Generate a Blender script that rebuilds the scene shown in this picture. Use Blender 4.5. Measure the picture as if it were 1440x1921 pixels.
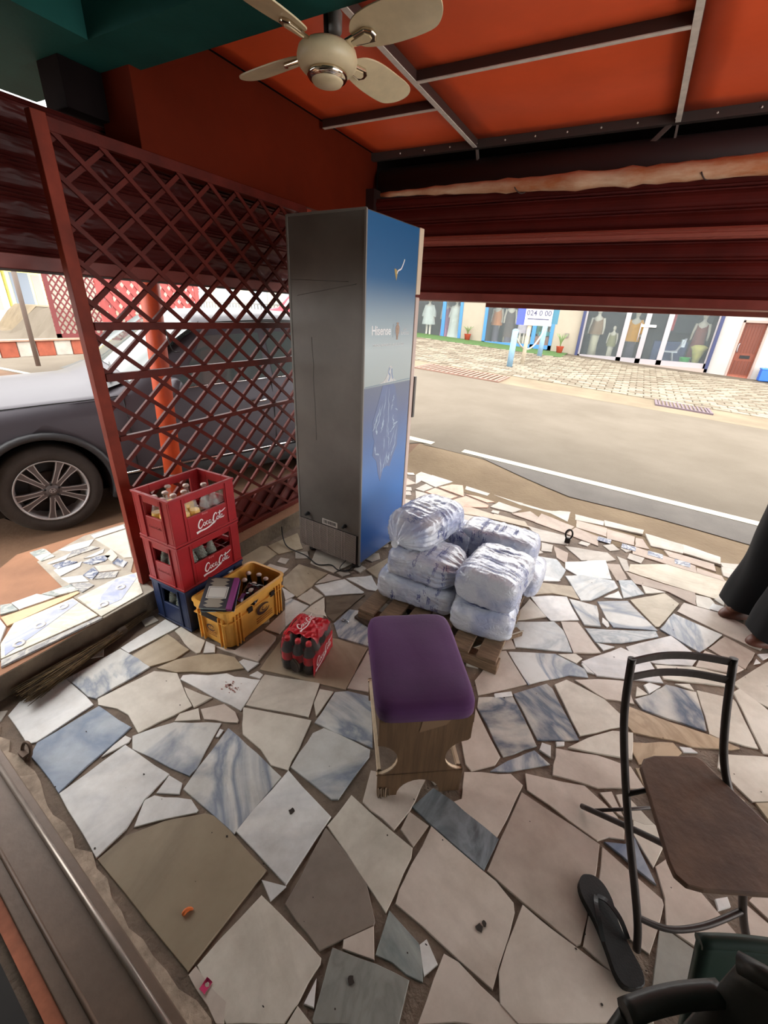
import bpy, bmesh, math, random
from mathutils import Vector, Matrix, noise, geometry

for _o in list(bpy.data.objects):
    bpy.data.objects.remove(_o, do_unlink=True)
SC = bpy.context.scene
COL = SC.collection
PI = math.pi

# ------------------------------------------------------------------ camera
_R = ((0.875748, 0.238336, -0.419836), (0.480937, -0.355009, 0.801666), (0.04202, -0.903971, -0.425523))
_cd = bpy.data.cameras.new('camera')
_cd.sensor_fit = 'HORIZONTAL'
_cd.sensor_width = 36.0
_cd.lens = 20.0
_cd.clip_start = 0.02
_cd.clip_end = 400
CAM = bpy.data.objects.new('camera', _cd)
COL.objects.link(CAM)
CAM.matrix_world = Matrix(((_R[0][0], -_R[0][1], -_R[0][2], 0.0),
                           (_R[1][0], -_R[1][1], -_R[1][2], 0.0),
                           (_R[2][0], -_R[2][1], -_R[2][2], 1.6),
                           (0, 0, 0, 1)))
SC.camera = CAM

# ------------------------------------------------------------------ sky (bright overcast)
W = bpy.data.worlds.new('sky'); SC.world = W; W.use_nodes = True
_bg = W.node_tree.nodes['Background']
_bg.inputs['Color'].default_value = (1.0, 0.99, 0.975, 1)
_bg.inputs['Strength'].default_value = 6.1

SC.view_settings.view_transform = 'Standard'
SC.view_settings.look = 'None'
SC.view_settings.gamma = 1.0
SC.view_settings.use_curve_mapping = False
SC.view_settings.exposure = 0.0

# ------------------------------------------------------------------ helpers
def srgb(r, g, b):
    def f(c):
        c /= 255.0
        return c / 12.92 if c <= 0.04045 else ((c + 0.055) / 1.055) ** 2.4
    return (f(r), f(g), f(b), 1.0)

MATS = {}
def mat(name, col, rough=0.5, metal=0.0, var=0.0, vscale=6.0, col2=None, bump=0.0, bscale=60.0, spec=0.5,
        trans=0.0, ior=1.45, alpha=1.0, emis=None, estr=0.0, coat=0.0, sheen=0.0, stretch=None, subsurf=0.0):
    """procedural principled material: base colour broken up by noise, fine relief by bump"""
    if name in MATS:
        return MATS[name]
    m = bpy.data.materials.new(name); m.use_nodes = True
    nt = m.node_tree; b = nt.nodes['Principled BSDF']
    b.inputs['Base Color'].default_value = col
    b.inputs['Roughness'].default_value = rough
    b.inputs['Metallic'].default_value = metal
    b.inputs['Specular IOR Level'].default_value = spec
    b.inputs['IOR'].default_value = ior
    b.inputs['Transmission Weight'].default_value = trans
    b.inputs['Alpha'].default_value = alpha
    b.inputs['Coat Weight'].default_value = coat
    b.inputs['Sheen Weight'].default_value = sheen
    b.inputs['Subsurface Weight'].default_value = subsurf
    if emis:
        b.inputs['Emission Color'].default_value = emis
        b.inputs['Emission Strength'].default_value = estr
    src = None
    if var > 0 or bump > 0 or col2 is not None:
        tc = nt.nodes.new('ShaderNodeTexCoord')
        mp = nt.nodes.new('ShaderNodeMapping')
        if stretch:
            mp.inputs['Scale'].default_value = stretch
        oi = nt.nodes.new('ShaderNodeObjectInfo')
        ml = nt.nodes.new('ShaderNodeMath'); ml.operation = 'MULTIPLY'; ml.inputs[1].default_value = 37.0
        nt.links.new(oi.outputs['Random'], ml.inputs[0])
        nt.links.new(tc.outputs['Object'], mp.inputs['Vector'])
        nt.links.new(ml.outputs[0], mp.inputs['Location'])
        src = mp.outputs['Vector']
    if var > 0 or col2 is not None:
        n = nt.nodes.new('ShaderNodeTexNoise'); n.inputs['Scale'].default_value = vscale
        n.inputs['Detail'].default_value = 6; n.inputs['Roughness'].default_value = 0.6
        nt.links.new(src, n.inputs['Vector'])
        r = nt.nodes.new('ShaderNodeValToRGB')
        r.color_ramp.elements[0].position = 0.35; r.color_ramp.elements[1].position = 0.68
        c2 = col2 if col2 else tuple(c * (1 - var) for c in col[:3]) + (1,)
        c1 = col if col2 else tuple(min(1, c * (1 + var * 0.6)) for c in col[:3]) + (1,)
        r.color_ramp.elements[0].color = c2; r.color_ramp.elements[1].color = c1
        nt.links.new(n.outputs['Fac'], r.inputs['Fac'])
        nt.links.new(r.outputs['Color'], b.inputs['Base Color'])
    if bump > 0:
        n2 = nt.nodes.new('ShaderNodeTexNoise'); n2.inputs['Scale'].default_value = bscale
        n2.inputs['Detail'].default_value = 4
        nt.links.new(src, n2.inputs['Vector'])
        bp = nt.nodes.new('ShaderNodeBump'); bp.inputs['Strength'].default_value = bump
        bp.inputs['Distance'].default_value = 0.01
        nt.links.new(n2.outputs['Fac'], bp.inputs['Height'])
        nt.links.new(bp.outputs['Normal'], b.inputs['Normal'])
    MATS[name] = m
    return m

def marble(name, base, vein, amt=0.5, scale=2.2, rough=0.3, dirt=0.25, width=0.08):
    if name in MATS:
        return MATS[name]
    m = bpy.data.materials.new(name); m.use_nodes = True
    nt = m.node_tree; b = nt.nodes['Principled BSDF']; N = nt.nodes.new; L = nt.links.new
    tc = N('ShaderNodeTexCoord'); oi = N('ShaderNodeObjectInfo')
    ml = N('ShaderNodeMath'); ml.operation = 'MULTIPLY'; ml.inputs[1].default_value = 53.0
    L(oi.outputs['Random'], ml.inputs[0])
    ad = N('ShaderNodeVectorMath'); ad.operation = 'ADD'
    L(tc.outputs['Object'], ad.inputs[0]); L(ml.outputs[0], ad.inputs[1])
    rt = N('ShaderNodeVectorRotate'); rt.rotation_type = 'Z_AXIS'
    L(ad.outputs[0], rt.inputs['Vector']); L(ml.outputs[0], rt.inputs['Angle'])
    st = N('ShaderNodeMapping'); st.inputs['Scale'].default_value = (1.0, 0.45, 1.0)
    L(rt.outputs[0], st.inputs['Vector'])
    n = N('ShaderNodeTexNoise'); n.inputs['Scale'].default_value = scale; n.inputs['Detail'].default_value = 7
    n.inputs['Roughness'].default_value = 0.55; n.inputs['Distortion'].default_value = 1.1
    L(st.outputs[0], n.inputs['Vector'])
    r = N('ShaderNodeValToRGB'); e = r.color_ramp.elements
    e[0].position = 0.5 - width; e[0].color = (0, 0, 0, 1)
    e[1].position = 0.5 + width * 1.6; e[1].color = (0, 0, 0, 1)
    p = e.new(0.5); p.color = (amt, amt, amt, 1)
    q = e.new(0.5 + width * 0.8); q.color = (amt * 0.35,) * 3 + (1,)
    L(n.outputs['Fac'], r.inputs['Fac'])
    mx = N('ShaderNodeMix'); mx.data_type = 'RGBA'
    mx.inputs[6].default_value = base; mx.inputs[7].default_value = vein
    L(r.outputs['Color'], mx.inputs[0])
    d = N('ShaderNodeTexNoise'); d.inputs['Scale'].default_value = 5.0; d.inputs['Detail'].default_value = 9
    d.inputs['Roughness'].default_value = 0.7
    L(ad.outputs[0], d.inputs['Vector'])
    dr = N('ShaderNodeValToRGB'); dr.color_ramp.elements[0].position = 0.3; dr.color_ramp.elements[1].position = 0.62
    k = 1 - dirt
    dr.color_ramp.elements[0].color = (k, k * 0.97, k * 0.93, 1); dr.color_ramp.elements[1].color = (1, 1, 1, 1)
    L(d.outputs['Fac'], dr.inputs['Fac'])
    m2 = N('ShaderNodeMix'); m2.data_type = 'RGBA'; m2.blend_type = 'MULTIPLY'; m2.inputs[0].default_value = 1.0
    L(mx.outputs[2], m2.inputs[6]); L(dr.outputs['Color'], m2.inputs[7])
    L(m2.outputs[2], b.inputs['Base Color'])
    b.inputs['Roughness'].default_value = rough
    b.inputs['Specular IOR Level'].default_value = 0.18
    MATS[name] = m
    return m

class MB:
    """collects verts and faces, builds ONE mesh object"""
    def __init__(s):
        s.v = []; s.f = []; s.s = []
    def add(s, vs, fs, smooth=False):
        o = len(s.v); s.v += [tuple(v) for v in vs]
        s.f += [tuple(i + o for i in f) for f in fs]; s.s += [smooth] * len(fs)
        return s
    def box(s, c, d, M=None):
        x, y, z = d[0] / 2, d[1] / 2, d[2] / 2
        vs = [Vector((sx * x, sy * y, sz * z)) for sz in (-1, 1) for sy in (-1, 1) for sx in (-1, 1)]
        if M is not None:
            vs = [M @ v for v in vs]
        vs = [v + Vector(c) for v in vs]
        return s.add(vs, [(0, 2, 3, 1), (4, 5, 7, 6), (0, 1, 5, 4), (2, 6, 7, 3), (1, 3, 7, 5), (0, 4, 6, 2)])
    def bb(s, x0, x1, y0, y1, z0, z1):
        return s.box(((x0 + x1) / 2, (y0 + y1) / 2, (z0 + z1) / 2), (x1 - x0, y1 - y0, z1 - z0))
    def beam(s, p, q, w, h, up=(0, 0, 1)):
        p, q = Vector(p), Vector(q); d = q - p; L = d.length; d.normalize()
        a = d.cross(Vector(up))
        if a.length < 1e-5:
            a = d.cross(Vector((1, 0, 0)))
        a.normalize(); b = a.cross(d)
        M = Matrix((d, a, b)).transposed()
        return s.box((p + q) / 2, (L, w, h), M)
    def tube(s, pts, r, n=8, closed=False, cap=True):
        P = [Vector(p) for p in pts]; m = len(P)
        rr = r if isinstance(r, (list, tuple)) else [r] * m
        T = []
        for i in range(m):
            if closed:
                t = P[(i + 1) % m] - P[i - 1]
            else:
                t = P[min(i + 1, m - 1)] - P[max(i - 1, 0)]
            T.append(t.normalized())
        u = T[0].orthogonal().normalized(); vs = []
        for i in range(m):
            u = (u - T[i] * u.dot(T[i]))
            if u.length < 1e-6:
                u = T[i].orthogonal()
            u.normalize(); w = T[i].cross(u)
            for k in range(n):
                a = 2 * PI * k / n
                vs.append(P[i] + (u * math.cos(a) + w * math.sin(a)) * rr[i])
        fs = []
        for i in range(m if closed else m - 1):
            j = (i + 1) % m
            for k in range(n):
                l = (k + 1) % n
                fs.append((i * n + k, i * n + l, j * n + l, j * n + k))
        s.add(vs, fs, True)
        if cap and not closed:
            o = len(s.v) - len(vs)
            s.f.append(tuple(o + k for k in reversed(range(n)))); s.s.append(False)
            s.f.append(tuple(o + (m - 1) * n + k for k in range(n))); s.s.append(False)
        return s
    def lathe(s, prof, n=16, M=None, cap=True, smooth=True):
        vs = []; fs = []
        for r, z in prof:
            for k in range(n):
                a = 2 * PI * k / n
                v = Vector((r * math.cos(a), r * math.sin(a), z))
                vs.append(M @ v if M is not None else v)
        for i in range(len(prof) - 1):
            for k in range(n):
                l = (k + 1) % n
                fs.append((i * n + k, i * n + l, (i + 1) * n + l, (i + 1) * n + k))
        s.add(vs, fs, smooth)
        if cap:
            o = len(s.v) - len(vs)
            if prof[0][0] > 1e-5:
                s.f.append(tuple(o + k for k in reversed(range(n)))); s.s.append(False)
            if prof[-1][0] > 1e-5:
                s.f.append(tuple(o + (len(prof) - 1) * n + k for k in range(n))); s.s.append(False)
        return s
    def prism(s, poly, z0, z1, M=None, inset=0.0):
        """extruded polygon (counter-clockwise); inset = small chamfer on the upper rim"""
        n = len(poly)
        lo = [Vector((p[0], p[1], z0)) for p in poly]
        hi = [Vector((p[0], p[1], z1)) for p in poly]
        if inset > 0:
            cx = sum(p[0] for p in poly) / n; cy = sum(p[1] for p in poly) / n
            mid = [Vector((p[0], p[1], z1 - inset)) for p in poly]
            top = []
            for p in poly:
                d = Vector((cx - p[0], cy - p[1])); l = d.length or 1
                top.append(Vector((p[0] + d.x / l * inset, p[1] + d.y / l * inset, z1)))
            vs = lo + mid + top
            fs = [(i, (i + 1) % n, n + (i + 1) % n, n + i) for i in range(n)]
            fs += [(n + i, n + (i + 1) % n, 2 * n + (i + 1) % n, 2 * n + i) for i in range(n)]
            fs += [tuple(2 * n + i for i in range(n))]
        else:
            vs = lo + hi
            fs = [(i, (i + 1) % n, n + (i + 1) % n, n + i) for i in range(n)]
            fs += [tuple(n + i for i in range(n)), tuple(reversed(range(n)))]
        if M is not None:
            vs = [M @ v for v in vs]
        return s.add(vs, fs)
    def grid(s, fn, nu, nv, cu=False, cv=False, smooth=True):
        vs = [fn(i / (nu if cu else nu - 1), j / (nv if cv else nv - 1)) for i in range(nu) for j in range(nv)]
        fs = []
        for i in range(nu if cu else nu - 1):
            for j in range(nv if cv else nv - 1):
                a, b = (i + 1) % nu, (j + 1) % nv
                fs.append((i * nv + j, a * nv + j, a * nv + b, i * nv + b))
        return s.add(vs, fs, smooth)
    def mesh(s, name):
        me = bpy.data.meshes.new(name)
        me.from_pydata(s.v, [], s.f); me.update()
        me.polygons.foreach_set('use_smooth', s.s)
        return me
    def build(s, name, m, parent=None, loc=None, rz=0.0, bev=0.0, seg=2, sub=0):
        o = bpy.data.objects.new(name, s.mesh(name))
        COL.objects.link(o)
        if m is not None:
            o.data.materials.append(m)
        if loc is not None:
            o.location = loc
        if rz:
            o.rotation_euler = (0, 0, rz)
        if parent is not None:
            o.parent = parent
        if bev > 0:
            b = o.modifiers.new('bevel', 'BEVEL'); b.width = bev; b.segments = seg; b.limit_method = 'ANGLE'
            b.angle_limit = 0.6
        if sub:
            b = o.modifiers.new('sub', 'SUBSURF'); b.levels = sub; b.render_levels = sub
        return o

def empty(name, loc, rz=0.0):
    o = bpy.data.objects.new(name, None); COL.objects.link(o)
    o.location = loc; o.rotation_euler = (0, 0, rz); o.empty_display_size = 0.1
    return o

def tag(o, label, cat=None, group=None, kind=None):
    o['label'] = label
    if cat: o['category'] = cat
    if group: o['group'] = group
    if kind: o['kind'] = kind
    return o

def struct(o, label=None, cat=None):
    o['kind'] = 'structure'
    if label: o['label'] = label
    if cat: o['category'] = cat
    return o

def link_copy(src, parent=None, loc=None, rot=None):
    c = src.copy(); COL.objects.link(c)
    if parent is not None: c.parent = parent
    if loc is not None: c.location = loc
    if rot is not None: c.rotation_euler = rot
    return c

def copy_tree(o, parent=None):
    c = o.copy(); COL.objects.link(c); c.parent = parent
    for ch in list(o.children):
        copy_tree(ch, c)
    return c

def text_mesh(txt, size, ext=0.0004, shear=0.0, space=1.0, offset=0.0):
    cu = bpy.data.curves.new('t', 'FONT'); cu.body = txt; cu.size = size; cu.extrude = ext
    cu.align_x = 'CENTER'; cu.align_y = 'CENTER'; cu.shear = shear; cu.space_character = space; cu.offset = offset
    cu.resolution_u = 3
    ob = bpy.data.objects.new('t', cu); COL.objects.link(ob)
    bpy.context.view_layer.update()
    me = bpy.data.meshes.new_from_object(ob.evaluated_get(bpy.context.evaluated_depsgraph_get()))
    bpy.data.objects.remove(ob, do_unlink=True); bpy.data.curves.remove(cu)
    return me

def text_obj(name, txt, size, m, parent, M, **kw):
    me = text_mesh(txt, size, **kw)
    me.transform(M); me.materials.clear(); me.materials.append(m)
    o = bpy.data.objects.new(name, me); COL.objects.link(o)
    if parent is not None: o.parent = parent
    return o

def frame(origin, xdir, ydir):
    """4x4 matrix taking local x,y,z to xdir, ydir, x cross y at origin"""
    x = Vector(xdir).normalized(); y = Vector(ydir).normalized(); z = x.cross(y)
    m = Matrix((x, y, z)).transposed().to_4x4(); m.translation = Vector(origin)
    return m

def bez(pts, n=8):
    """Catmull-Rom through points"""
    P = [Vector(p) for p in pts]; out = []
    for i in range(len(P) - 1):
        a, b, c, d = P[max(i - 1, 0)], P[i], P[i + 1], P[min(i + 2, len(P) - 1)]
        for k in range(n):
            t = k / n
            out.append(0.5 * ((2 * b) + (c - a) * t + (2 * a - 5 * b + 4 * c - d) * t * t + (3 * b - a - 3 * c + d) * t ** 3))
    out.append(P[-1])
    return out

def ribbon(mb, pts, w, M, z=0.0, lift=0.0006):
    """flat painted stroke of varying width in the local xy plane of M"""
    P = [Vector((p[0], p[1])) for p in pts]; n = len(P); vs = []
    for i in range(n):
        t = P[min(i + 1, n - 1)] - P[max(i - 1, 0)]
        if t.length < 1e-9: t = Vector((1, 0))
        t.normalize(); nn = Vector((-t.y, t.x)); ww = w[i] if isinstance(w, (list, tuple)) else w
        for sgn in (1, -1):
            q = P[i] + nn * ww * 0.5 * sgn
            vs.append(M @ Vector((q.x, q.y, z + lift)))
    mb.add(vs, [(2 * i, 2 * i + 1, 2 * i + 3, 2 * i + 2) for i in range(n - 1)])

RNG = random.Random(11)

def fr(a, b, n):
    return [a + (b - a) * i / (n - 1) for i in range(n)]
TILES = [
('w',-1.72,0.347,-1.698,0.368,-1.687,0.584,-1.934,0.601,-1.974,0.44,-1.932,0.373),
('v',-1.747,0.594,-1.707,0.606,-1.676,0.843,-1.826,0.846,-1.911,0.843,-1.934,0.601),
('c',-1.668,0.592,-1.58,0.621,-1.512,0.626,-1.397,0.594,-1.32,0.794,-1.535,0.884,-1.637,0.837,-1.702,0.609),
('g',-1.654,0.327,-1.416,0.305,-1.447,0.597,-1.66,0.591,-1.692,0.368),
('w',-1.39,0.551,-1.4,0.566,-1.43,0.561,-1.43,0.508,-1.422,0.459),
('v',-1.352,0.539,-1.252,0.554,-1.158,0.563,-1.072,0.578,-1.072,0.614,-1.146,0.798,-1.317,0.702,-1.405,0.574),
('w',-1.102,0.255,-1.101,0.353,-1.135,0.441,-1.141,0.546,-1.391,0.536,-1.411,0.305),
('w',-1.047,0.516,-1.072,0.548,-1.138,0.543,-1.121,0.477),
('w',-1.029,0.426,-0.944,0.504,-0.945,0.513,-0.996,0.525,-1.12,0.469,-1.135,0.441,-1.085,0.369),
('v',-0.781,0.52,-0.774,0.748,-0.921,0.773,-1.103,0.796,-1.05,0.534),
('t',-0.638,0.223,-0.616,0.497,-0.882,0.527,-0.915,0.518,-1.014,0.431,-1.083,0.338,-1.095,0.254),
('c',-0.564,0.225,-0.48,0.207,-0.357,0.276,-0.343,0.408,-0.348,0.418,-0.586,0.442,-0.627,0.243),
('p',-0.501,0.195,-0.484,0.204,-0.507,0.234,-0.629,0.241,-0.632,0.22),
('w',-1.848,0.847,-1.805,1.106,-1.92,1.107,-1.915,0.848),
('b',-1.683,0.837,-1.617,0.933,-1.613,1.016,-1.806,1.034,-1.82,0.846),
('c',-1.625,1.025,-1.563,1.019,-1.552,1.031,-1.599,1.104,-1.796,1.112,-1.798,1.072),
('w',-1.489,1.069,-1.528,1.107,-1.592,1.102,-1.535,1.036),
('p',-1.377,1.116,-1.26,1.134,-1.294,1.297,-1.308,1.318,-1.395,1.32,-1.416,1.13,-1.518,1.102),
('b',-1.542,0.883,-1.368,0.992,-1.287,1.067,-1.381,1.097,-1.461,1.076,-1.54,1.02,-1.611,0.937,-1.644,0.855),
('w',-1.258,1.064,-1.248,1.13,-1.335,1.109,-1.341,1.085),
('w',-1.177,1.06,-1.181,1.086,-1.222,1.089,-1.235,1.049),
('w',-1.286,0.873,-1.121,0.883,-1.169,1.055,-1.287,1.008,-1.335,1.003,-1.4,0.949,-1.469,0.914,-1.501,0.888,-1.491,0.866),
('c',-1.306,0.792,-1.281,0.867,-1.436,0.844),
('c',-1.233,0.764,-1.287,0.8,-1.333,0.739,-1.32,0.704),
('p',-1.222,0.774,-1.089,0.832,-1.095,0.845,-1.137,0.867,-1.21,0.872,-1.275,0.801),
('w',-1.106,0.744,-1.111,0.78,-1.13,0.776,-1.115,0.739),
('c',-1.031,0.805,-0.921,0.792,-0.84,0.763,-0.77,0.78,-0.803,0.909,-0.814,0.95,-0.829,1.002,-1.127,0.902),
('c',-0.85,1.007,-0.919,1.182,-1.176,1.09,-1.172,1.066,-1.125,0.915),
('c',-0.823,1.027,-0.835,1.176,-0.899,1.155,-0.874,1.078),
('v',-0.764,1.002,-0.711,1.002,-0.538,1.023,-0.67,1.24,-0.781,1.211,-0.827,1.177,-0.81,0.998),
('v',-0.653,0.784,-0.566,0.774,-0.544,0.787,-0.53,0.984,-0.543,1.012,-0.761,0.997,-0.786,0.955,-0.769,0.794),
('t2',-0.794,1.213,-0.847,1.501,-1.014,1.477,-1.258,1.395,-1.269,1.312,-1.219,1.101),
('v',-1.319,1.407,-1.323,1.62,-1.457,1.62,-1.472,1.581),
('w',-1.472,1.587,-1.456,1.658,-1.579,1.677),
('c',-1.325,1.633,-1.308,1.744,-1.419,1.771,-1.428,1.639),
('w',-1.297,1.751,-1.115,1.894,-1.114,1.91,-1.297,1.964,-1.42,1.803),
('c',-1.202,1.469,-1.15,1.573,-1.217,1.63,-1.293,1.735,-1.312,1.625,-1.302,1.417),
('d',-1.187,1.604,-1.118,1.577,-1.108,1.722,-1.097,1.889,-1.288,1.744),
('v',-1.021,1.487,-0.848,1.514,-0.771,1.543,-0.849,1.686,-0.988,1.761,-1.099,1.72,-1.108,1.568),
('p',-0.626,1.279,-0.76,1.524,-0.835,1.486,-0.792,1.225),
('b',-1.585,1.693,-1.436,1.648,-1.425,1.778,-1.434,1.822,-1.427,1.961,-1.662,1.948,-1.643,1.766),
('p',-1.425,1.821,-1.317,1.958,-1.421,1.957),
('w',-1.111,1.945,-1.031,1.962,-1.169,2.095,-1.295,1.979),
('p',-1.308,1.344,-1.316,1.399,-1.417,1.517,-1.4,1.332),
('b',-1.866,1.976,-1.773,2.13,-1.962,2.3,-2.013,2.023),
('b',-1.995,1.733,-1.87,1.813,-1.877,1.969,-2.025,2.016,-2.316,1.763),
('w',-0.539,0.497,-0.532,0.726,-0.768,0.78,-0.781,0.528),
('d2',-0.361,0.427,-0.258,0.548,-0.258,0.557,-0.325,0.622,-0.433,0.663,-0.528,0.689,-0.511,0.46),
('c',-0.417,0.658,-0.241,0.59,-0.236,0.755,-0.245,0.783,-0.512,0.825,-0.528,0.697),
('w',-0.553,0.444,-0.536,0.495,-0.612,0.47),
('p',-0.22,0.486,-0.257,0.547,-0.316,0.479,-0.308,0.462),
('e',-0.294,0.312,-0.109,0.416,-0.12,0.498,-0.161,0.492,-0.334,0.451,-0.301,0.317),
('w',-0.309,0.334,-0.336,0.381,-0.336,0.327),
('c',-0.297,0.31,-0.347,0.317,-0.351,0.279),
('p',-0.323,0.799,-0.303,0.878,-0.3,1.012,-0.497,0.939,-0.464,0.824),
('p',-0.244,0.787,-0.225,0.872,-0.304,0.88,-0.304,0.813),
('g2',-0.019,0.839,-0.002,0.952,-0.18,0.992,-0.262,1,-0.302,0.899),
('p',-0.157,1.014,-0.179,0.99,-0.009,0.953,0.029,1.181,-0.022,1.202,-0.182,1.117),
('p',0.079,0.59,0.092,0.78,0.083,0.803,0.022,0.83,-0.217,0.875,-0.232,0.657,-0.226,0.623),
('g3',-0.087,0.512,-0.103,0.547,-0.129,0.578,-0.235,0.601,-0.223,0.497),
('w',-0.089,0.524,-0.065,0.564,-0.113,0.597,-0.126,0.576),
('p',0.152,0.563,-0.019,0.597,-0.059,0.593,-0.068,0.439),
('p',0.026,1.233,0.047,1.17,0.294,1.117,0.327,1.149,0.375,1.168,0.374,1.2,0.35,1.24,0.235,1.3),
('p2',-0.01,0.842,0.104,0.818,0.263,0.793,0.273,0.803,0.298,1.015,0.301,1.109,0.031,1.152),
('p',0.084,0.632,0.103,0.574,0.151,0.562,0.453,0.733,0.454,0.775,0.415,0.777,0.264,0.79,0.108,0.812),
('p',0.28,0.802,0.413,0.778,0.419,0.785,0.346,0.881,0.286,0.884),
('p',0.308,0.921,0.408,0.882,0.446,0.877,0.472,0.962,0.487,1.028,0.483,1.042,0.391,1.076,0.309,1.107),
('g',0.468,1.074,0.404,1.194,0.377,1.154,0.314,1.125),
('c',0.403,1.201,0.461,1.123,0.495,1.217,0.498,1.261,0.411,1.311,0.398,1.289),
('p',0.49,1.049,0.491,0.97,0.584,0.959,0.675,1.031,0.682,1.05,0.63,1.093,0.507,1.185,0.467,1.131),
('g4',0.46,0.864,0.451,0.803,0.526,0.86,0.602,0.932,0.585,0.951,0.489,0.965,0.474,0.962),
('w',0.633,1.095,0.668,1.125,0.663,1.151,0.628,1.125),
('p',0.703,1.051,0.766,1.057,0.78,1.126,0.704,1.162),
('p',0.786,1.133,0.806,1.229,0.732,1.19,0.721,1.173),
('p',0.605,0.87,0.738,0.898,0.77,1.054,0.669,1.025,0.597,0.959),
('b',-0.082,2.545,-0.003,2.563,0.083,2.57,0.021,2.702,-0.218,2.612,-0.203,2.449),
('w',-0.066,2.715,-0.054,2.734,-0.143,2.742,-0.216,2.695,-0.22,2.622),
('w',-0.095,2.301,-0.042,2.252,0.105,2.349,0.008,2.558,-0.084,2.514,-0.196,2.432),
('c',-0.072,2.275,-0.194,2.403,-0.247,2.129),
('v2',-0.171,1.921,0.102,2.039,0.035,2.201,-0.023,2.255,-0.233,2.126,-0.246,2.095),
('p',-0.168,1.909,-0.254,2.054,-0.264,1.841),
('p',0.107,2.039,0.237,2.116,0.097,2.322,0.01,2.274),
('v',0.134,2.318,0.221,2.351,0.184,2.553,0.024,2.539),
('v2',0.092,2.562,0.146,2.596,0.293,2.85,0.266,2.929,0.072,2.886,-0.036,2.81),
('v',0.245,2.452,0.285,2.386,0.514,2.493,0.352,2.722,0.183,2.609),
('g5',0.203,2.193,0.328,2.259,0.516,2.434,0.504,2.479,0.142,2.288),
('w',0.247,2.143,0.3,2.207,0.209,2.189),
('w',0.225,2.397,0.253,2.365,0.265,2.387,0.258,2.423,0.223,2.453),
('w2',0.231,1.929,0.525,2.051,0.462,2.196,0.329,2.221,0.152,1.991),
('c',0.131,1.963,0.154,2.017,0.12,2.037,0.036,1.981),
('v',-0.057,1.691,0.107,1.859,0.195,1.894,0.175,1.945,0.131,1.956,0.025,1.979,-0.197,1.863),
('p',-0.063,1.692,-0.208,1.866,-0.254,1.828,-0.288,1.583,-0.247,1.505),
('w',0.185,1.93,0.219,1.935,0.161,1.985,0.153,1.976),
('p',0.282,1.794,0.4,1.833,0.368,1.969,0.235,1.908,0.136,1.841),
('w',-0.173,1.527,-0.105,1.582,-0.117,1.605,-0.184,1.55),
('v3',-0.066,1.257,0.044,1.375,-0.103,1.578,-0.242,1.492,-0.231,1.435),
('v3',0.041,1.406,0.195,1.497,0.05,1.728,0.02,1.744,-0.105,1.598),
('c',0.194,1.52,0.356,1.669,0.354,1.725,0.276,1.787,0.101,1.82,0.055,1.758),
('p',-0.187,1.15,-0.158,1.135,-0.085,1.205,-0.076,1.251,-0.235,1.428,-0.219,1.354,-0.262,1.281),
('v',-0.032,1.205,0.105,1.321,0.039,1.351,-0.047,1.248,-0.095,1.171),
('w',0.102,1.353,0.094,1.408,0.059,1.403,0.056,1.363),
('w',0.116,1.418,0.143,1.437,0.141,1.455,0.109,1.436),
('c',0.394,1.514,0.395,1.655,0.317,1.621,0.226,1.527,0.158,1.436),
('p',0.279,1.314,0.44,1.404,0.39,1.476,0.268,1.462,0.114,1.407,0.121,1.281),
('p',0.35,1.249,0.371,1.247,0.327,1.327,0.288,1.3),
('c',0.377,1.251,0.437,1.258,0.467,1.276,0.399,1.327,0.371,1.344,0.342,1.323),
('t3',0.358,1.698,0.395,1.659,0.458,1.674,0.547,1.704,0.616,1.71,0.761,1.779,0.796,1.808,0.695,1.819,0.544,1.805,0.432,1.803,0.364,1.802,0.354,1.775),
('t3',0.392,1.555,0.418,1.505,0.532,1.578,0.577,1.657,0.547,1.691,0.391,1.602),
('w',0.582,1.662,0.635,1.69,0.611,1.701,0.568,1.682),
('v3',0.433,1.816,0.535,1.819,0.681,1.833,0.663,2.069,0.536,2.046,0.467,1.935,0.4,1.864),
('c',0.691,1.824,0.729,1.817,0.865,1.845,0.825,2.099,0.817,2.112,0.77,2.108,0.668,2.086),
('c',0.879,1.83,0.921,1.847,0.971,2.098,0.949,2.121,0.855,2.209,0.824,2.165),
('c',0.7,1.653,0.795,1.556,0.871,1.602,0.917,1.83,0.714,1.731),
('b',0.846,1.478,0.87,1.598,0.804,1.557),
('c',0.656,2.076,0.64,2.114,0.575,2.075),
('b',0.496,1.275,0.622,1.348,0.772,1.547,0.649,1.624,0.405,1.48),
('w',0.462,1.937,0.513,2.018,0.463,2.016,0.438,1.984),
('c',0.405,1.885,0.457,1.931,0.409,1.958),
('b2',0.503,2.527,0.52,2.532,0.644,2.868,0.567,2.954,0.365,2.742),
('c',0.458,2.88,0.57,2.963,0.435,2.97),
('g5',0.329,2.74,0.448,2.864,0.371,3.004,0.291,2.953),
('w',0.323,2.729,0.297,2.811,0.218,2.682),
('v',0.707,2.405,0.752,2.48,0.842,2.649,0.604,2.729,0.524,2.513),
('p',0.863,2.658,1.012,2.611,1.056,2.712,0.974,2.836,0.876,2.892,0.671,2.897,0.625,2.766),
('p2',0.907,2.388,0.979,2.568,0.853,2.642,0.756,2.471),
('w2',0.389,2.178,0.488,2.181,0.663,2.266,0.702,2.363,0.578,2.482,0.353,2.239),
('c',0.527,2.084,0.815,2.195,0.813,2.289,0.662,2.259,0.49,2.169),
('p',0.679,2.268,0.858,2.326,0.9,2.381,0.841,2.421,0.736,2.438,0.711,2.374),
('c',0.832,2.231,0.894,2.161,0.986,2.129,1.085,2.611,1.027,2.523,0.839,2.244),
('w',1.007,2.525,1.034,2.56,1.041,2.598,0.989,2.561),
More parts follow.
